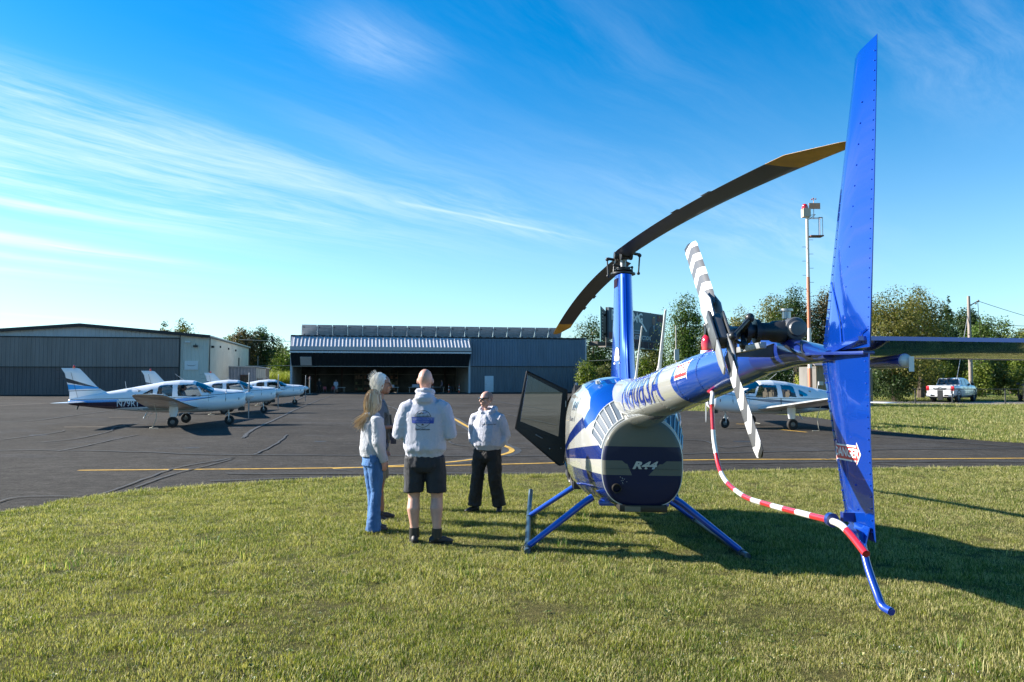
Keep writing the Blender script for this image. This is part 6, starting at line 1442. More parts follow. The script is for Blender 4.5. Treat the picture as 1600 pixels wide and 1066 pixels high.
# ================================================================ PEOPLE
def rings_ellipse(rows, n=20):
    """closed loft of horizontal ellipses: (x, y, z, rx, ry)"""
    return [[Vector((x+rx*math.cos(a), y+ry*math.sin(a), z)) for a in np.linspace(0, 6.28319, n+1)[:-1]] for x, y, z, rx, ry in rows]
def fuse(name, g, mat, parent, voxel=.009, it=4, fold=None, smooth=.6):
    """one continuous skin round all the shapes in g; fold displaces it into cloth folds"""
    me = bpy.data.meshes.new(name); me.from_pydata([tuple(v_) for v_ in g.v], [], g.f)
    bm = bmesh.new(); bm.from_mesh(me); bmesh.ops.remove_doubles(bm, verts=bm.verts, dist=1e-6); bmesh.ops.recalc_face_normals(bm, faces=bm.faces); bm.to_mesh(me); bm.free()
    o = bpy.data.objects.new(name, me); COL.objects.link(o)
    m = o.modifiers.new('r', 'REMESH'); m.mode = 'VOXEL'; m.voxel_size = voxel; m.use_smooth_shade = True
    m2 = o.modifiers.new('s', 'SMOOTH'); m2.iterations = it; m2.factor = smooth
    out = bpy.data.meshes.new_from_object(o.evaluated_get(bpy.context.evaluated_depsgraph_get()))
    bpy.data.objects.remove(o); bpy.data.meshes.remove(me); out.name = name
    if fold:
        nv = len(out.vertices); co = np.empty(nv*3); out.vertices.foreach_get('co', co); co = co.reshape(-1, 3); nn = np.empty(nv*3); out.vertex_normals.foreach_get('vector', nn); nn = nn.reshape(-1, 3)
        for i in range(nv): co[i] += nn[i]*fold(Vector(co[i]))
        out.vertices.foreach_set('co', co.ravel()); out.update()
    out.materials.clear(); ob = link(name, out, mat, parent, True); return ob
def cloth_fold(amp, fx=9, fz=4, seed=0):
    def f(p):
        a = noise.noise(Vector((p.x*fx+seed, p.y*fx, p.z*fz))); b = noise.noise(Vector((p.x*fx*2.1, p.y*fx*2.1+seed, p.z*fz*2.6+p.x*6)))
        c = noise.noise(Vector((p.x*5+seed, p.y*5, p.z*22+4*a)))
        d = noise.noise(Vector((p.x*16+seed, p.y*26, p.z*9+5*b)))
        return amp*(-abs(a)*1.5+.3+.5*b-abs(c)*.8+.2-abs(d)*.8+.2)
    return f
def heather(name, c, vv=.12):
    if name in MATS: return MATS[name]
    return M(name, c, .9, bump=.6, bscale=300, var=vv, vscale=160, spec=.15)
mHood = heather('heather_grey_cloth', (.58, .59, .68)); mHood2 = heather('grey_zip_cloth', (.52, .535, .58))
mJeans = M('denim', (.05, .17, .42), .8, bump=.5, bscale=220, var=.22, vscale=5, stretch=(3, 3, .6))
mShorts = M('charcoal_shorts_cloth', (.015, .018, .027), .75, bump=.2, bscale=150, var=.15, vscale=8)
mBlackP = M('black_cargo_cloth', (.014, .014, .015), .8, bump=.2, bscale=120, var=.2, vscale=8)
mShoe = M('black_shoe', (.014, .014, .015), .55, bump=.2)
mKhaki = M('khaki_cloth', (.26, .21, .14), .85, bump=.3, bscale=150, var=.15)
V = Vector
def hand(g, wrist, d, palm, s=1.0, curl=.5, side=1, n=8):
    """palm, four bent fingers of unequal length and a thumb from the side of the palm"""
    d = V(d).normalized(); palm = V(palm).normalized(); w_ = d.cross(palm).normalized()
    mt = Matrix((w_, palm, d)).transposed()
    g.ball(V(wrist)+d*.045*s, (.040*s, .017*s, .052*s), 12, mat=mt)
    for i, L in enumerate((.068, .078, .072, .056)):
        p = V(wrist)+d*.082*s+w_*(.027-.018*i)*s; q = p+(d*math.cos(curl)+palm*math.sin(curl))*L*.45*s; e = q+(d*math.cos(curl*2)+palm*math.sin(curl*2))*L*.4*s; e2 = e+(d*math.cos(curl*2.8)+palm*math.sin(curl*2.8))*L*.28*s
        g.tube([p-d*.02*s, q, e, e2], [.0095*s, .0088*s, .008*s, .0065*s], 7)
    p = V(wrist)+d*.022*s+w_*.034*s*side; q = p+(w_*side*.7+d*.7+palm*.25).normalized()*.035*s; g.tube([p-w_*side*.02*s, q, q+(d*.8+palm*.5).normalized()*.028*s], [.012*s, .0105*s, .008*s], 7)
def head(g, c, face=1.0, yaw=0.0, s=1.0, chin=True):
    """skull, jaw, nose, ears, brow and lips; c is the head centre"""
    R = Matrix.Rotation(yaw, 3, 'Z'); P = lambda x, y, z: V(c)+R @ V((x, y, z))*s
    g.ball(P(-.008, 0, .025), (.098*s, .075*s, .098*s), 16, mat=R); g.ball(P(.018, 0, -.045), (.072*s, .062*s, .075*s), 14, mat=R); g.ball(P(.055, 0, -.095), (.030*s, .034*s, .022*s), 10, mat=R)
    g.tube([P(.088, 0, .012), P(.112, 0, -.028), P(.100, 0, -.038)], [.010*s, .015*s, .012*s], 8)
    for y in (1, -1):
        g.ball(P(-.006, y*.080, -.008), (.020*s, .012*s, .032*s), 8, mat=R); g.ball(P(.060, y*.038, -.028), (.026*s, .022*s, .024*s), 8, mat=R)
        g.ball(P(.078, y*.032, .026), (.016*s, .026*s, .009*s), 8, mat=R)
    g.ball(P(.088, 0, -.066), (.010*s, .022*s, .008*s), 8, mat=R)
    return P
def legs_shoes(t, hips, knees, ankles, toes, mat_shoe, sc=1.0, ankle_h=.10):
    for k_ in range(2):
        g = G(); a, d = V(ankles[k_]), V(toes[k_]).normalized(); w_ = V((-d.y, d.x, 0))
        mt = Matrix((d, w_, V((0, 0, 1)))).transposed(); b = V((a.x, a.y, 0))
        g.ball(b+d*.03+V((0, 0, .042)), (.11, .042, .040), 14, mat=mt); g.ball(b+d*.11+V((0, 0, .030)), (.068, .046, .028), 12, mat=mt); g.ball(b-d*.045+V((0, 0, .045)), (.045, .038, .045), 12, mat=mt); g.tube([b+V((0, 0, .05))-d*.01, b+V((0, 0, ankle_h))-d*.01], [.045, .042], 12)
        sh = fuse('shoe', g, mat_shoe, t, .007, 3)
        g = G(); g.loft([[b+V((0, 0, z))+d*(x*1.06+.035)+w_*y*1.04 for x, y in [(.125*math.cos(q), (.046+.006*math.cos(q))*math.sin(q)) for q in np.linspace(0, 6.283, 21)[:-1]]] for z in (.0, .018)]); g.obj('sole', M('shoe_sole', (.03, .03, .03), .7), sh)
def neck_torso(g, z0=.9, zt=1.46, w_=1.0):
    g.loft(rings_ellipse([(0, 0, z0, .10*w_, .15*w_), (0, 0, z0+.15, .095*w_, .14*w_), (0, 0, z0+.35, .105*w_, .155*w_), (0, 0, zt-.04, .075*w_, .16*w_), (-.01, 0, zt, .05, .09)]))
    g.tube([(-.015, 0, zt-.05), (0, 0, zt+.10)], [.062, .056], 14)

# ---------- the bald man seen from behind
def man_back():
    t = thing('person', 'bald man from behind in a grey logo hoodie and dark shorts', 'person', (-.935, 8.28, ground_h(-.935, 8.28)), R_(88))
    S = 1.85/1.80; t.scale = (S, S, S)
    hip = [V((0, .10, .92)), V((0, -.10, .92))]; knee = [V((.03, .115, .50)), V((.03, -.125, .50))]; ank = [V((0, .105, .095)), V((-.03, -.135, .095))]
    g = G(); neck_torso(g); head(g, (.015, 0, 1.685))
    for k_ in range(2):
        g.tube([hip[k_], knee[k_]+V((0, 0, .03)), knee[k_]-V((0, 0, .04)), knee[k_]-V((.035, 0, .14)), ank[k_]+V((0, 0, .10)), ank[k_]-V((0, 0, .04))], [.09, .066, .061, .068, .046, .045], 14)
    sh = [V((-.01, .185, 1.395)), V((-.01, -.185, 1.395))]; el = [V((-.01, .262, 1.13)), V((-.01, -.262, 1.13))]; wr = [V((.22, .18, 1.12)), V((.22, -.18, 1.12))]
    for k_ in range(2): g.tube([sh[k_], el[k_], wr[k_]], [.05, .04, .028], 12); hand(g, wr[k_], (.9, -.3*(1-2*k_), .1), (0, (2*k_-1)*1.0, -.2), 1.0, .5)
    fuse('body', g, mSkin, t, .0085, 4)
    # hoodie
    g = G(); g.loft(rings_ellipse([(0, 0, .895, .135, .192), (0, 0, .935, .145, .200), (-.005, 0, .98, .168, .225), (-.005, 0, 1.10, .160, .225), (-.01, 0, 1.25, .150, .232), (-.015, 0, 1.35, .138, .222), (-.01, 0, 1.43, .108, .182), (-.005, 0, 1.50, .075, .12), (0, 0, 1.53, .06, .08)]))
    for k_ in range(2):
        o_ = 1-2*k_; g.tube([V((-.01, .12*o_, 1.425)), sh[k_]+V((0, .0*o_, .0)), sh[k_].lerp(el[k_], .5)+V((0, .01*o_, 0)), el[k_]+V((-.01, .005*o_, 0)), el[k_].lerp(wr[k_], .5)-V((0, 0, .01)), wr[k_]], [.080, .092, .086, .078, .064, .046], 14)
    # hood lying on the neck
    g.loft(rings_ellipse([(-.01, 0, 1.41, .10, .165), (-.02, 0, 1.46, .095, .135), (-.018, 0, 1.53, .085, .098), (-.008, 0, 1.585, .078, .084), (-.0, 0, 1.60, .06, .065)]))
    g.tube([V((.06, .075, 1.545)), V((0, .086, 1.572)), V((-.058, .062, 1.588)), V((-.084, 0, 1.59)), V((-.058, -.062, 1.588)), V((0, -.086, 1.572)), V((.06, -.075, 1.545))], [.016, .020, .023, .024, .023, .020, .016], 12)
    g.ball((-.10, 0, 1.50), (.050, .10, .060), 14)
    base = cloth_fold(.008, 8, 3.2, 2)
    def fold(p):
        v_ = base(p)
        if p.x < -.05 and abs(p.y) < .15 and p.z > 1.05: v_ *= .35           # the taut back carries the print
        if p.z < 1.02: v_ += .006*math.sin(p.y*55+2*noise.noise(p*7))*max(0, 1-abs(p.z-.97)/.05)
        if p.z > 1.46: v_ += .006*noise.noise(V((p.x*14, p.y*9, p.z*46)))
        return v_
    h = fuse('hoodie', g, mHood, t, .0095, 3, fold)
    bv = BVHTree.FromPolygons([v_.co for v_ in h.data.vertices], [p.vertices[:] for p in h.data.polygons])
    F = frame((-.6, 0, 1.295), (0, -1, 0), (0, 0, 1)); ray = (1, 0, 0)
    def prt(pts, name, mat, lift=.002, faces=None):
        me = bpy.data.meshes.new(name); me.from_pydata([(x, y, 0) for x, y in pts], [], faces or [tuple(range(len(pts)))]); flat_on(me, name, mat, h, F, 1, bv, lift, 3, ray)
    R0, R1 = .088, .083; n = 40; cs = [(math.cos(a), math.sin(a)) for a in np.linspace(0, 2*math.pi, n+1)[:-1]]
    prt([(R0*c, R0*s_) for c, s_ in cs]+[(R1*c, R1*s_) for c, s_ in cs], 'print_ring', mBlackPrint, .002, [(i, (i+1) % n, n+(i+1) % n, n+i) for i in range(n)])
    tr = [(-.078, .018)]
    for i in range(13): x = -.072+i*.012; hh = [.010, .018, .012, .022, .014, .012, .020, .030, .016, .022, .034, .018, .012][i]; tr += [(x-.004, .020), (x, .020+hh), (x+.004, .020)]
    tr += [(.078, .018)]; prt(tr, 'print_forest', mBlackPrint)
    prt([(-.06, .036), (-.036, .062), (-.03, .054), (-.018, .072), (-.006, .058), (.0, .064), (.012, .05), (-.02, .056), (-.04, .05)], 'print_mountains', mBlackPrint)
    prt([(-.040, .046), (-.028, .060), (-.012, .060), (-.024, .048)], 'print_rotorcraft', mBlackPrint)
    prt([(.005, .066), (.020, .060), (.045, .068), (.040, .062), (.018, .055), (.004, .061)], 'print_eagle', mBluePrint)
    prt([(-.118, .018), (.118, .013), (.112, -.048), (-.112, -.045)], 'print_banner', mBluePrint, .003)
    prt([(-.014, -.066), (.014, -.066), (.014, -.060), (.006, -.054), (0, -.048), (-.006, -.054), (-.014, -.060)], 'print_cabin', mBlackPrint)
    text('NORTH COUNTRY', .034, 'lettering', M('print_pale', (.30, .36, .62), .7), h, F @ Matrix.Translation((0, -.004, 0)), bold=.0008, sx=.78, target=bv, ray=ray, lift=.0045)
    text('HELICOPTERS', .024, 'lettering', M('print_pale', (.30, .36, .62), .7), h, F @ Matrix.Translation((0, -.031, 0)), bold=.0005, sx=.95, target=bv, ray=ray, lift=.0045)
    text('FlyNCHNH.com', .026, 'lettering', mBlackPrint, h, F @ Matrix.Translation((0, -.108, 0)), bold=.0008, sx=.85, target=bv, ray=ray, lift=.003)
    # shorts, socks, shoes
    g = G(); g.loft(rings_ellipse([(0, 0, .98, .128, .180), (0, 0, .90, .138, .192), (-.005, 0, .80, .138, .196), (0, 0, .74, .11, .17)]))
    for k_ in range(2): o_ = 1-2*k_; g.tube([hip[k_]-V((.01, 0, .02)), hip[k_].lerp(knee[k_], .5)+V((-.005, .005*o_, 0)), knee[k_]+V((-.01, 0, .03))], [.108, .108, .106], 18)
    fuse('shorts', g, mShorts, t, .0095, 3, cloth_fold(.007, 9, 4, 8))
    for k_ in range(2): g = G(); g.tube([ank[k_]+V((0, 0, .07)), ank[k_]-V((0, 0, .03))], [.052, .054], 12); g.obj('sock', mBlack, t, smooth=True, angle=60)
    legs_shoes(t, hip, knee, ank, [(1, .25, 0), (.35, -1, 0)], mShoe)
    return t
man_back()

# ---------- the man in sunglasses facing the group
def man_front():
    x0 = (762-800)/F_PX*10.65; t = thing('person', 'man in sunglasses and grey hoodie with hands in the pockets of black cargo trousers', 'person', (x0, 10.65, ground_h(x0, 10.65)), R_(-112))
    S = 1.645/1.80; t.scale = (S*1.02, S*1.02, S)
    hip = [V((0, .10, .92)), V((0, -.10, .92))]; knee = [V((.03, .13, .50)), V((.05, -.14, .50))]; ank = [V((-.06, .165, .095)), V((.06, -.185, .095))]
    g = G(); neck_torso(g, w_=1.08); P = head(g, (.02, -.012, 1.685), yaw=R_(-38))
    for k_ in range(2): g.tube([hip[k_], knee[k_], ank[k_]], [.08, .06, .042], 12)
    sh = [V((0, .19, 1.40)), V((0, -.19, 1.40))]; el = [V((-.06, .262, 1.14)), V((-.06, -.262, 1.14))]; wr = [V((.03, .185, .965)), V((.03, -.185, .965))]
    for k_ in range(2): g.tube([sh[k_], el[k_], wr[k_]], [.05, .042, .03], 12); hand(g, wr[k_], (.10, -.35*(1-2*k_), -1), (0, (2*k_-1)*1.0, 0), .85, .15)
    fuse('body', g, mSkin, t, .008, 3)
    Rh = Matrix.Rotation(R_(-38), 3, 'Z')
    # close-cropped hair at the back and sides
    g = G(); c = V((.02, -.012, 1.685)); rr = []
    for i in range(9):
        th = R_(35)+i*R_(88)/8; row = []
        for j in range(19):
            a = R_(78)+j*R_(204)/18; q = V((-.008+.1005*math.sin(th)*math.cos(a), .0805*math.sin(th)*math.sin(a), .025+.1005*math.cos(th))); row.append(c+Rh @ q)
        rr.append(row)
    g.loft(rr, cap=False, closed=False); g.obj('hair', M('cropped_hair', (.38, .22, .17), .9, bump=.6, bscale=200), t, smooth=True)
    # sunglasses
    g = G(); pts = [P(.0, .084, .018), P(.055, .078, .020), P(.088, .055, .018), P(.101, .02, .016), P(.103, 0, .018), P(.101, -.02, .016), P(.088, -.055, .018), P(.055, -.078, .020), P(.0, -.084, .018)]
    g.tube(pts, [.005, .007, .009, .009, .008, .009, .009, .007, .005], 6); g.obj('sunglasses_frame', mBlack, t, smooth=True)
    for y in (1, -1): g = G(); g.ball(P(.092, y*.036, .008), (.014, .036, .023), 12, mat=Rh); g.obj('sunglasses_lens', M('dark_lens', (.006, .006, .008), .08, 0, 1), t, smooth=True)
    g = G(); g.ball(P(.094, 0, -.066), (.007, .024, .005), 8, mat=Rh); g.obj('lips', M('lips', (.34, .12, .10), .5), t, smooth=True)
    g = G(); g.loft(rings_ellipse([(.0, 0, .93, .145, .200), (.005, 0, .965, .155, .210), (.01, 0, 1.0, .178, .235), (.015, 0, 1.10, .178, .230), (.012, 0, 1.25, .165, .225), (.008, 0, 1.35, .145, .215), (0, 0, 1.44, .108, .195), (0, 0, 1.50, .078, .12), (0, 0, 1.525, .065, .085)]))
    for k_ in range(2):
        o_ = 1-2*k_; g.tube([V((0, .12*o_, 1.43)), sh[k_]+V((0, 0, 0)), sh[k_].lerp(el[k_], .5)+V((0, .01*o_, 0)), el[k_], el[k_].lerp(wr[k_], .5)+V((0, .01*o_, 0)), wr[k_]+V((-.01, 0, .03))], [.080, .092, .085, .078, .068, .054], 14)
    g.tube([V((.085, .05, 1.475)), V((.02, .105, 1.525)), V((-.06, .10, 1.54)), V((-.10, 0, 1.53)), V((-.06, -.10, 1.54)), V((.02, -.105, 1.525)), V((.085, -.05, 1.475))], [.028, .038, .048, .055, .048, .038, .028], 12); g.ball((-.10, 0, 1.47), (.05, .10, .05), 12)
    h = fuse('hoodie', g, mHood, t, .0095, 3, cloth_fold(.011, 8, 3.5, 5))
    for y in (.025, -.025): g = G(); g.tube(crv([V((.11, y, 1.475)), V((.165, y*1.4, 1.40)), V((.172, y*2.0, 1.30))], 4), .004, 5); g.obj('drawstring', M('cord_pale', (.6, .6, .6), .8), h, smooth=True)
    bv = BVHTree.FromPolygons([v_.co for v_ in h.data.vertices], [p.vertices[:] for p in h.data.polygons])
    text('NORTH COUNTRY', .022, 'lettering', mBlackPrint, h, frame((.6, .085, 1.315), (0, 1, 0), (0, 0, 1)), bold=.0006, target=bv, ray=(-1, 0, 0), lift=.003)
    g = G(); g.loft(rings_ellipse([(0, 0, 1.0, .132, .185), (0, 0, .90, .145, .205), (0, 0, .80, .145, .210), (0, 0, .74, .11, .17)]))
    for k_ in range(2):
        o_ = 1-2*k_; g.tube([hip[k_], hip[k_].lerp(knee[k_], .5)+V((.005, .005*o_, 0)), knee[k_], knee[k_].lerp(ank[k_], .6), ank[k_]+V((.0, 0, .0))], [.112, .108, .096, .094, .100], 18); m_ = hip[k_].lerp(knee[k_], .62); g.ball(m_+V((0, .09*o_, 0)), (.06, .022, .09), 10)
    fuse('trousers', g, mBlackP, t, .0095, 2, cloth_fold(.013, 9, 6, 3))
    g = G(); g.tube([V((x, y, .945)) for x, y in [(.128*math.cos(a), .178*math.sin(a)) for a in np.linspace(0, 6.283, 30)]], .014, 6); g.obj('belt', mBlack, t, smooth=True)
    legs_shoes(t, hip, knee, ank, [(1, .35, 0), (1, -.5, 0)], mShoe)
    return t
man_front()

# ---------- blonde woman, back turned, hair blown to the left
def woman():
    Y = 8.95; x0 = (584-800)/F_PX*Y; t = thing('person', 'woman with long windblown blonde hair in a light hoodie and flared blue jeans', 'person', (x0, Y, ground_h(x0, Y)), R_(34))
    S = 1.64/1.72; t.scale = (S, S, S)
    hip = [V((0, .075, .90)), V((0, -.075, .90))]; knee = [V((.03, .07, .48)), V((.02, -.06, .48))]; ank = [V((.05, .06, .09)), V((-.01, -.055, .09))]
    g = G(); g.loft(rings_ellipse([(0, 0, .85, .10, .14), (0, 0, 1.05, .085, .12), (0, 0, 1.25, .09, .135), (-.01, 0, 1.36, .065, .13), (-.01, 0, 1.40, .04, .07)])); g.tube([(-.01, 0, 1.36), (.01, 0, 1.50)], [.050, .046], 12); P = head(g, (.03, 0, 1.585), s=.94, yaw=R_(38))
    for k_ in range(2): g.tube([hip[k_], knee[k_], ank[k_]], [.08, .055, .036], 12)
    sh = [V((-.01, .155, 1.345)), V((-.01, -.155, 1.345))]; el = [V((.02, .20, 1.09)), V((-.02, -.19, 1.08))]; wr = [V((.15, .15, .95)), V((.06, -.185, .86))]
    for k_ in range(2): g.tube([sh[k_], el[k_], wr[k_]], [.042, .035, .024], 12); hand(g, wr[k_], (.15, 0, -1) if k_ else (.8, -.4, -.3), (0, (2*k_-1)*1.0, 0), .9, .4)
    fuse('body', g, mSkin, t, .008, 3)
    g = G(); g.loft(rings_ellipse([(0, 0, .90, .135, .165), (0, 0, .94, .145, .17), (0, 0, 1.0, .158, .18), (0, 0, 1.12, .150, .175), (0, 0, 1.22, .145, .175), (-.01, 0, 1.30, .125, .170), (-.01, 0, 1.37, .085, .14), (-.005, 0, 1.42, .06, .085)]))
    for k_ in range(2): o_ = 1-2*k_; g.tube([V((-.01, .10*o_, 1.34)), sh[k_], sh[k_].lerp(el[k_], .5), el[k_], el[k_].lerp(wr[k_], .5), wr[k_]-V((-.005, 0, .01))], [.075, .082, .076, .072, .064, .054], 14)
    g.tube([V((.05, .05, 1.40)), V((0, .08, 1.42)), V((-.06, .06, 1.42)), V((-.085, 0, 1.41)), V((-.06, -.06, 1.42)), V((0, -.08, 1.42)), V((.05, -.05, 1.40))], [.025, .032, .038, .04, .038, .032, .025], 10); g.ball((-.085, 0, 1.36), (.045, .085, .05), 12)
    h = fuse('hoodie', g, mHood2, t, .0088, 3, cloth_fold(.009, 9, 3.6, 11))
    g = G(); g.tube(crv([V((.135, -.10, 1.10)), V((.125, -.135, 1.03)), V((.10, -.15, .97))], 5), .007, 6); g.obj('pocket_edge', M('pocket_navy', (.03, .04, .09), .8), h, smooth=True)
    # jeans with a flare
    g = G(); g.loft(rings_ellipse([(0, 0, .96, .10, .145), (0, 0, .88, .115, .16), (-.01, 0, .80, .118, .16), (0, 0, .76, .08, .13)]))
    for k_ in range(2): g.tube([hip[k_], hip[k_].lerp(knee[k_], .5), knee[k_], knee[k_].lerp(ank[k_], .45), ank[k_]+V((0, 0, .02)), ank[k_]-V((0, 0, .075))], [.100, .090, .066, .066, .084, .096], 18)
    fuse('jeans', g, mJeans, t, .0088, 2, cloth_fold(.006, 10, 9, 4))
    g = G()
    for y in (-.155,): g.prism([V((-.03, -.166, .93)), V((-.10, -.135, .93)), V((-.10, -.135, .85)), V((-.065, -.155, .835)), V((-.03, -.168, .85))], V((-.004, -.010, 0)))
    g.obj('back_pocket', mJeans, t)
    legs_shoes(t, hip, knee, ank, [(1, .1, 0), (1, -.2, 0)], M('brown_shoe', (.05, .035, .03), .6), ankle_h=.06)
    strands(t, V((.02, 0, 1.60)), 'blonde', [((.55, .40, .22), .55), ((.33, .22, .12), .28), ((.70, .60, .42), .17)], 780, 21)
    return t
def strands(t, c, style, cols, n, seed):
    """a cap of hair plus many thin locks, each colour its own mesh"""
    r = random.Random(seed); mats = [M('%s_hair_%d' % (style, i), q[0], .45, bump=.2, spec=.6) for i, q in enumerate(cols)]
    g = G(); g.ball(c+V((-.018, 0, .015)), (.098, .084, .098), 18); g.ball(c+V((-.05, 0, -.05)), (.062, .078, .08), 14)
    cap = fuse('hair', g, mats[0 if style != 'blonde' else 1], t, .008, 3, lambda p: .006*noise.noise(V((p.x*60, p.y*60, p.z*12))))
    parts = [G() for _ in cols]
    for i in range(n):
        a = r.uniform(R_(62 if style != 'blonde' else 35), R_(298 if style != 'blonde' else 325)); el_ = r.uniform(R_(-35), R_(88)); q = V((.098*math.cos(a)*math.cos(el_), .086*math.sin(a)*math.cos(el_), .104*math.sin(el_)))+V((-.018, 0, .015)); p = c+q
        k_ = r.random(); j = 0
        for j, cc in enumerate(cols):
            if k_ < cc[1]: break
            k_ -= cc[1]
        if style == 'blonde':
            L = r.uniform(.32, .50); out = V((-1, -.15+.5*math.sin(a), 0)).normalized(); wind = r.uniform(.0, .20)**1.0; fl = r.random() < .30
            P1 = p+V((q.x*.25-.012, q.y*.22, -.07)); fx_ = .5+.5*math.cos(a)   # 0 at the back, 1 towards the face
            sp_ = r.uniform(0, 1); P1 = p+V((q.x*.12-.01, q.y*.35, -.09)); P2 = V((c.x-.105+.13*fx_-.03*sp_, c.y+q.y*1.25, min(p.z-.05, c.z-.17))); P3 = V((c.x-.155+.21*fx_-.10*sp_**2, c.y+q.y*1.2+.07*(sp_-.4), c.z-.37+.06*sp_+r.uniform(-.05, .05)))
            if fl: P3 += V((-r.uniform(0, .08), r.uniform(-.03, .06), r.uniform(0, .04)))
            pts = crv([p, P1, P2, P3], 3); w_ = r.uniform(.003, .007)
        else:
            nn = q.normalized(); L = r.uniform(.05, .11); d = V((-.55+r.uniform(-.3, .3), r.uniform(-.3, .3), -.8+r.uniform(-.3, .3))); d = (d-nn*d.dot(nn)).normalized(); pts = [p+nn*.002, p+d*L*.35+nn*.007, p+d*L*.7+nn*.002-V((0, 0, L*.08)), p+d*L-nn*.010-V((0, 0, L*.2))]; w_ = r.uniform(.0035, .0065)
            if r.random() < .04: pts[-1] = p+d*L+nn*.05
        parts[j].tube(pts, [w_*(1-.75*i_/(len(pts)-1)) for i_ in range(len(pts))], 4, flat=.5)
    for j, g in enumerate(parts): kind(g.obj('hair_locks', mats[j], cap, smooth=True, angle=80), 'stuff')
woman()

# ---------- white-haired person in profile, mostly behind the woman
def white_hair():
    Y = 9.8; x0 = (593-800)/F_PX*Y; t = thing('person', 'white haired person with glasses holding a dark phone behind the blonde woman', 'person', (x0, Y, ground_h(x0, Y)), R_(8))
    S = 1.84/1.80; t.scale = (S, S, S)
    mCamo = M('mottled_vest', (.13, .11, .09), .85, var=.6, vscale=14); mShirt = M('pale_blue_shirt', (.16, .17, .20), .8, var=.15)
    hip = [V((0, .09, .92)), V((0, -.09, .92))]; knee = [V((.03, .10, .50)), V((.0, -.11, .50))]; ank = [V((.03, .10, .095)), V((-.04, -.10, .095))]
    g = G(); neck_torso(g, w_=.95); P = head(g, (.045, 0, 1.675), yaw=R_(-4))
    for k_ in range(2): g.tube([hip[k_], knee[k_], knee[k_]-V((.03, 0, .14)), ank[k_]+V((0, 0, .08)), ank[k_]], [.08, .056, .060, .042, .042], 14)
    sh = [V((-.01, .175, 1.42)), V((-.01, -.175, 1.42))]; el = [V((.02, .24, 1.14)), V((.02, -.23, 1.15))]; wr = [V((.24, .15, 1.16)), V((.22, -.14, 1.16))]
    for k_ in range(2): g.tube([sh[k_], el[k_], wr[k_]], [.046, .040, .027], 12)
    hand(g, wr[0], (.9, -.3, -.1), (0, -1, -.2), 1.0, .6); hand(g, wr[1], (.9, .1, -.4), (0, .6, -.6), 1.0, .8)
    fuse('body', g, M('tanned_skin', (.42, .20, .13), .5, bump=.15, bscale=120, var=.1, vscale=9), t, .0085, 3)
    g = G(); g.loft(rings_ellipse([(0, 0, .90, .125, .17), (0, 0, 1.0, .135, .18), (0, 0, 1.2, .13, .175), (-.005, 0, 1.35, .12, .175), (-.005, 0, 1.44, .09, .155), (0, 0, 1.49, .06, .08)]))
    for k_ in range(2): g.tube([sh[k_]+V((0, -.05*(1-2*k_), 0)), sh[k_], sh[k_].lerp(el[k_], .8)], [.07, .072, .064], 14)
    fuse('shirt', g, mShirt, t, .0095, 3, cloth_fold(.008, 8, 4, 14))
    g = G(); g.loft(rings_ellipse([(0, 0, .95, .135, .182), (0, 0, 1.1, .140, .186), (0, 0, 1.3, .132, .180), (-.005, 0, 1.42, .10, .150), (0, 0, 1.47, .075, .10)])); fuse('vest', g, mCamo, t, .0095, 3, cloth_fold(.006, 9, 4, 15))
    g = G(); g.tube([V((.135, .02, 1.30)), V((.15, .03, 1.10)), V((.14, .03, .98))], [.016, .02, .016], 8); g.obj('lanyard_strap', mBlack, t, smooth=True)
    g = G(); g.loft(rings_ellipse([(0, 0, .97, .12, .17), (0, 0, .85, .13, .175), (0, 0, .77, .10, .15)]))
    for k_ in range(2): g.tube([hip[k_], hip[k_].lerp(knee[k_], .5), knee[k_]+V((0, 0, .0))], [.10, .096, .094], 16)
    fuse('shorts', g, mKhaki, t, .0095, 2, cloth_fold(.006, 9, 5, 16))
    legs_shoes(t, hip, knee, ank, [(1, .1, 0), (1, -.25, 0)], M('brown_shoe', (.05, .035, .03), .6))
    g = G(); g.tube([P(.03, -.082, .02), P(.085, -.065, .018), P(.10, -.035, .0)], .003, 5); g.tube([P(.10+.0*a, -.036+.022*math.cos(a), -.002+.018*math.sin(a)) for a in np.linspace(0, 6.283, 14)], .003, 5); g.tube([P(.03, .082, .02), P(.085, .065, .018), P(.10, .035, .0)], .003, 5); g.obj('spectacles', M('spectacle_frame', (.03, .02, .02), .3), t, smooth=True)
    strands(t, V((.035, 0, 1.70)), 'white', [((1.0, .96, .88), .7), ((.80, .77, .70), .3)], 1000, 33)
    return t
white_hair()
ph = thing('phone', 'dark phone held upright by the white haired person', 'phone', (-1.475, 9.60, 1.14), R_(20))
g = G(); g.box(-.036, .036, -.006, .006, -.10, .05); g.obj('case', M('phone_case', (.02, .03, .07), .35, 0, .4), ph, bevel=.004)
g = G(); g.box(-.032, .032, .0062, .0075, -.095, .045); g.obj('screen', mBlack, ph)

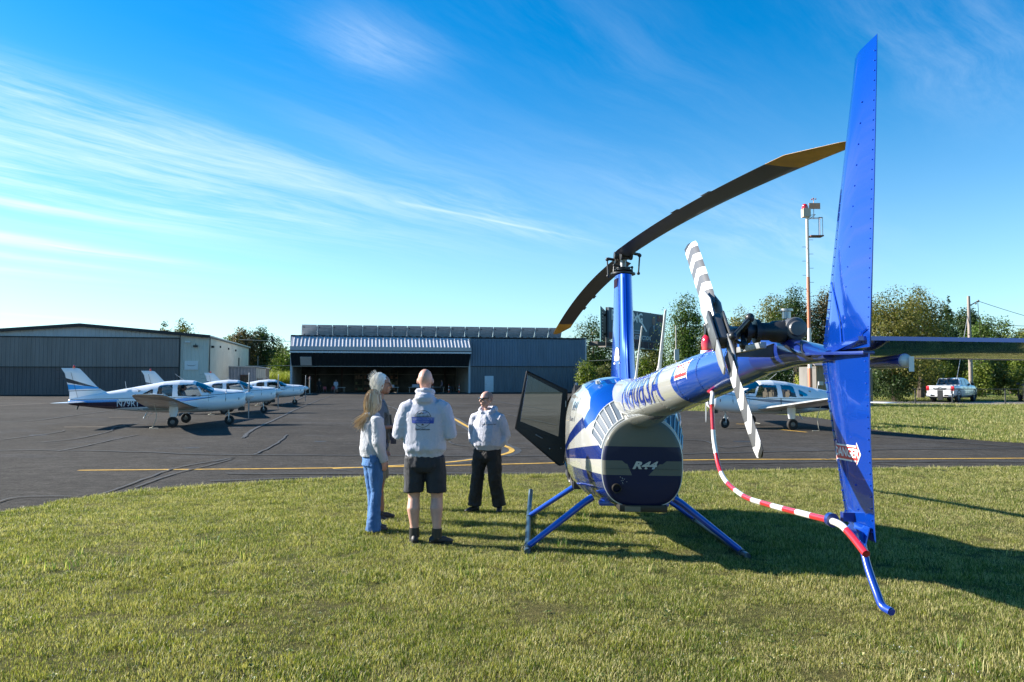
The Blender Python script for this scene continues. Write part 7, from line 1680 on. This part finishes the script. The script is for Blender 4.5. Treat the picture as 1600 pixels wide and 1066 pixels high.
# ---------- plain helper for half-hidden and far figures
def simple_person(label, loc, rz, H, top, bottom, skin_legs=False, voxel=.012, hair=None, group=None, arms='down', shoes=None, hairlong=False):
    t = thing('person', label, 'person', loc, rz, group); S = H/1.8; t.scale = (S, S, S)
    hip = [V((0, .09, .92)), V((0, -.09, .92))]; knee = [V((.03, .14, .50)), V((.03, -.12, .50))]; ank = [V((0, .19, .095)), V((0, -.15, .095))]
    g = G(); neck_torso(g); head(g, (.02, 0, 1.68))
    for k_ in range(2): g.tube([hip[k_], knee[k_], knee[k_]-V((.03, 0, .14)), ank[k_]+V((0, 0, .08)), ank[k_]], [.08, .056, .06, .042, .04], 12)
    sh = [V((0, .18, 1.42)), V((0, -.18, 1.42))]; el = [V((-.02, .25, 1.14)), V((-.02, -.25, 1.14))]; wr = [V((.14, .22, .94)), V((.14, -.22, .94))] if arms == 'down' else [V((.24, .12, 1.12)), V((.24, -.12, 1.12))]
    for k_ in range(2): g.tube([sh[k_], el[k_], wr[k_]], [.046, .04, .028], 10); hand(g, wr[k_], (.3, 0, -1) if arms == 'down' else (1, 0, 0), (0, (2*k_-1)*1.0, 0), 1, .4)
    fuse('body', g, mSkin, t, voxel, 2)
    g = G(); g.loft(rings_ellipse([(0, 0, .90, .13, .18), (0, 0, 1.05, .14, .19), (0, 0, 1.3, .135, .195), (0, 0, 1.42, .10, .17), (0, 0, 1.49, .06, .08)]))
    for k_ in range(2): g.tube([sh[k_]+V((0, -.05*(1-2*k_), 0)), sh[k_], el[k_], el[k_].lerp(wr[k_], .7)], [.075, .08, .064, .05], 12)
    fuse('top', g, top, t, voxel, 2, cloth_fold(.007, 8, 4, 3))
    g = G(); g.loft(rings_ellipse([(0, 0, .97, .12, .17), (0, 0, .85, .13, .175), (0, 0, .77, .10, .15)]))
    for k_ in range(2): g.tube([hip[k_], hip[k_].lerp(knee[k_], .5), knee[k_]+V((0, 0, .02))]+([] if skin_legs else [ank[k_]]), [.10, .094, .088]+([] if skin_legs else [.07]), 14)
    fuse('shorts' if skin_legs else 'trousers', g, bottom, t, voxel, 2)
    legs_shoes(t, hip, knee, ank, [(1, .3, 0), (1, -.3, 0)], shoes or mShoe)
    if hair: g = G(); g.ball((0, 0, 1.715), (.105, .088, .105), 14); g.ball((-.04, 0, 1.66), (.07, .085, .09 if not hairlong else .16), 12); fuse('hair', g, hair, t, voxel, 2)
    return t
x0 = (663-800)/F_PX*10.8
simple_person('person hidden behind the bald man, only bare calves and black trainers showing', (x0, 10.8, ground_h(x0, 10.8)), R_(-90), 1.52, mHood, mShorts, True, .012, M('dark_hair', (.03, .02, .015), .7), arms='fwd')
mDk = M('dark_hair', (.03, .02, .015), .7)
simple_person('person in a long white top standing in the open hangar bay', hc(5.35, 2.2, .015), R_(-60), 1.76, M('white_cloth', (.62, .62, .72), .8), M('white_trousers', (.55, .55, .62), .8), True, .02, mDk, 'people inside the open hangar')
simple_person('person in black clothes beside the red folding chairs in the hangar', hc(3.3, 2.0, .015), R_(-100), 1.84, mBlackP, mBlackP, False, .02, M('pale_hair', (.4, .3, .2), .7), 'people inside the open hangar')
simple_person('person in a grey top standing behind the cones in the hangar', hc(19.0, 3.4, .015), R_(200), 1.75, M('plum_grey_cloth', (.20, .16, .22), .8), mShorts, False, .02, mDk, 'people inside the open hangar')
# pilot in the nearest aeroplane
a = Matrix.Translation((-13.3, 30.9, 0)) @ Matrix.Rotation(HD, 4, 'Z')
p = a @ V((.12, -.22, .90)); t = thing('person', 'pilot in a white shirt seated inside the nearest aeroplane', 'person', p, HD)
g = G(); g.loft(rings_ellipse([(0, 0, .0, .11, .16), (0, 0, .2, .11, .16), (.0, 0, .40, .09, .17), (0, 0, .46, .05, .07)])); g.tube([V((0, -.19, .38)), V((.12, -.22, .18)), V((.34, -.12, .26))], [.055, .045, .04], 10); g.tube([V((0, .19, .38)), V((.12, .22, .18)), V((.34, .12, .26))], [.055, .045, .04], 10); fuse('shirt', g, M('white_cloth', (.62, .62, .72), .8), t, .014, 2)
g = G(); head(g, (.03, 0, .60)); g.tube([(0, 0, .40), (.01, 0, .55)], [.055, .05], 10); g.tube([(0, 0, .45), (0, -.17, .36), (.12, -.21, .18), (.36, -.12, .26)], [.05, .04, .034, .025], 8); g.tube([(0, 0, .45), (0, .17, .36), (.12, .21, .18), (.36, .12, .26)], [.05, .04, .034, .025], 8); g.ball((0, 0, .2), (.09, .13, .26), 10); hand(g, (.35, -.12, .26), (1, 0, .2), (0, 1, 0)); hand(g, (.35, .12, .26), (1, 0, .2), (0, -1, 0)); g.tube([V((-.02, .09, .02)), V((.38, .10, .02)), V((.45, .10, -.16))], [.08, .06, .05], 10); g.tube([V((-.02, -.09, .02)), V((.38, -.10, .02)), V((.45, -.10, -.16))], [.08, .06, .05], 10); fuse('body', g, mSkin, t, .012, 2)
g = G(); g.ball((.005, 0, .64), (.105, .09, .09), 12); g.obj('hair', mDk, t, smooth=True)
g = G(); g.tube([V((.02, .088, .60)), V((0, .07, .69)), V((0, 0, .72)), V((0, -.07, .69)), V((.02, -.088, .60))], .012, 6)
for y in (.088, -.088): g.ball((.02, y, .60), (.035, .022, .042), 8)
g.obj('headset', mBlack, t, smooth=True)

# ================================================================ SMALL GROUND DETAIL
# taller weeds and broad leaves that break up the mown lawn
def weed(nl, rad, seed):
    r = random.Random(seed); vs = []; fs = []
    for i in range(nl):
        a = 6.283*i/nl+r.uniform(-.3, .3); L = rad*r.uniform(.6, 1.1); w_ = L*.22; h = L*r.uniform(.25, .8); b = len(vs); c, s_ = math.cos(a), math.sin(a)
        vs += [(0, 0, .0), (c*L*.5-s_*w_, s_*L*.5+c*w_, h*.8), (c*L, s_*L, h*.7), (c*L*.5+s_*w_, s_*L*.5-c*w_, h*.8)]; fs += [(b, b+1, b+2, b+3)]
    return vs, fs
wp_ = []; ws_ = []
for _ in range(1500):
    y = random.uniform(3, 14.5); x = random.uniform(-1, 1)*(y*.7+.4)
    if y > edge_y(x)-.1 or noise.noise(Vector((x*.7, y*.7, 22))) < .02: continue
    wp_.append((x, y, ground_h(x, y)+.012)); ws_.append(random.uniform(.5, 1.2))
scatter('lawn_weeds', wp_, ws_, [weed(9, .030, 7+i) for i in range(4)], grass_mat('weed_leaf', (.08, .15, .02), (.12, .19, .03), (.06, .11, .015)))
tp_ = []; ts_ = []
for _ in range(320):
    y = random.uniform(3, 14.8); x = random.uniform(-1, 1)*(y*.7+.4)
    if y > edge_y(x) or noise.noise(Vector((x*.5, y*.5, 41))) < .12: continue
    tp_.append((x, y, ground_h(x, y))); ts_.append(random.uniform(.8, 1.5))
scatter('tall_grass_tufts', tp_, ts_, [tuft(22, .045, .085, .0024, 300+i) for i in range(4)], grass_mat('deep_grass', (.07, .16, .015), (.11, .2, .02), (.05, .11, .01)))
# stones, crumbs of asphalt and leaves along the lawn's edge
g = G()
for _ in range(260):
    x = random.uniform(-9, 11); y = edge_y(x)+abs(random.gauss(0, .12))+.01; r = random.uniform(.004, .014)
    g.ball((x, y, r*.5), (r, r*random.uniform(.6, 1), r*.6), 5)
kind(g.obj('asphalt_crumbs', M('crumb', (.12, .11, .10), .9)), 'stuff')
# oil and tyre stains on the apron: thin flat marks
mStain = M('oil_stain', (.018, .017, .017), .6)
def stain(name, cx, cy, rx, ry, z, seed):
    r = random.Random(seed); n = 26; pts = [(cx+rx*math.cos(a)*(1+.25*noise.noise(Vector((math.cos(a)*1.5, math.sin(a)*1.5, seed)))), cy+ry*math.sin(a)*(1+.25*noise.noise(Vector((math.sin(a)*2, math.cos(a), seed)))), z) for a in np.linspace(0, 6.283, n+1)[:-1]]
    g = G(); g.add(pts, [tuple(range(n))]); kind(g.obj(name, mStain), 'structure')
for i, (px, py, rx, ry) in enumerate([(372, 668, .25, .2), (420, 650, .3, .2), (300, 700, .2, .12), (640, 660, .25, .3), (500, 690, .18, .15), (1160, 690, .3, .2), (880, 660, .22, .3), (60, 680, .3, .2)]):
    p = gp(px, py); stain('oil_stain', p.x, p.y, rx, ry, .0022, i)
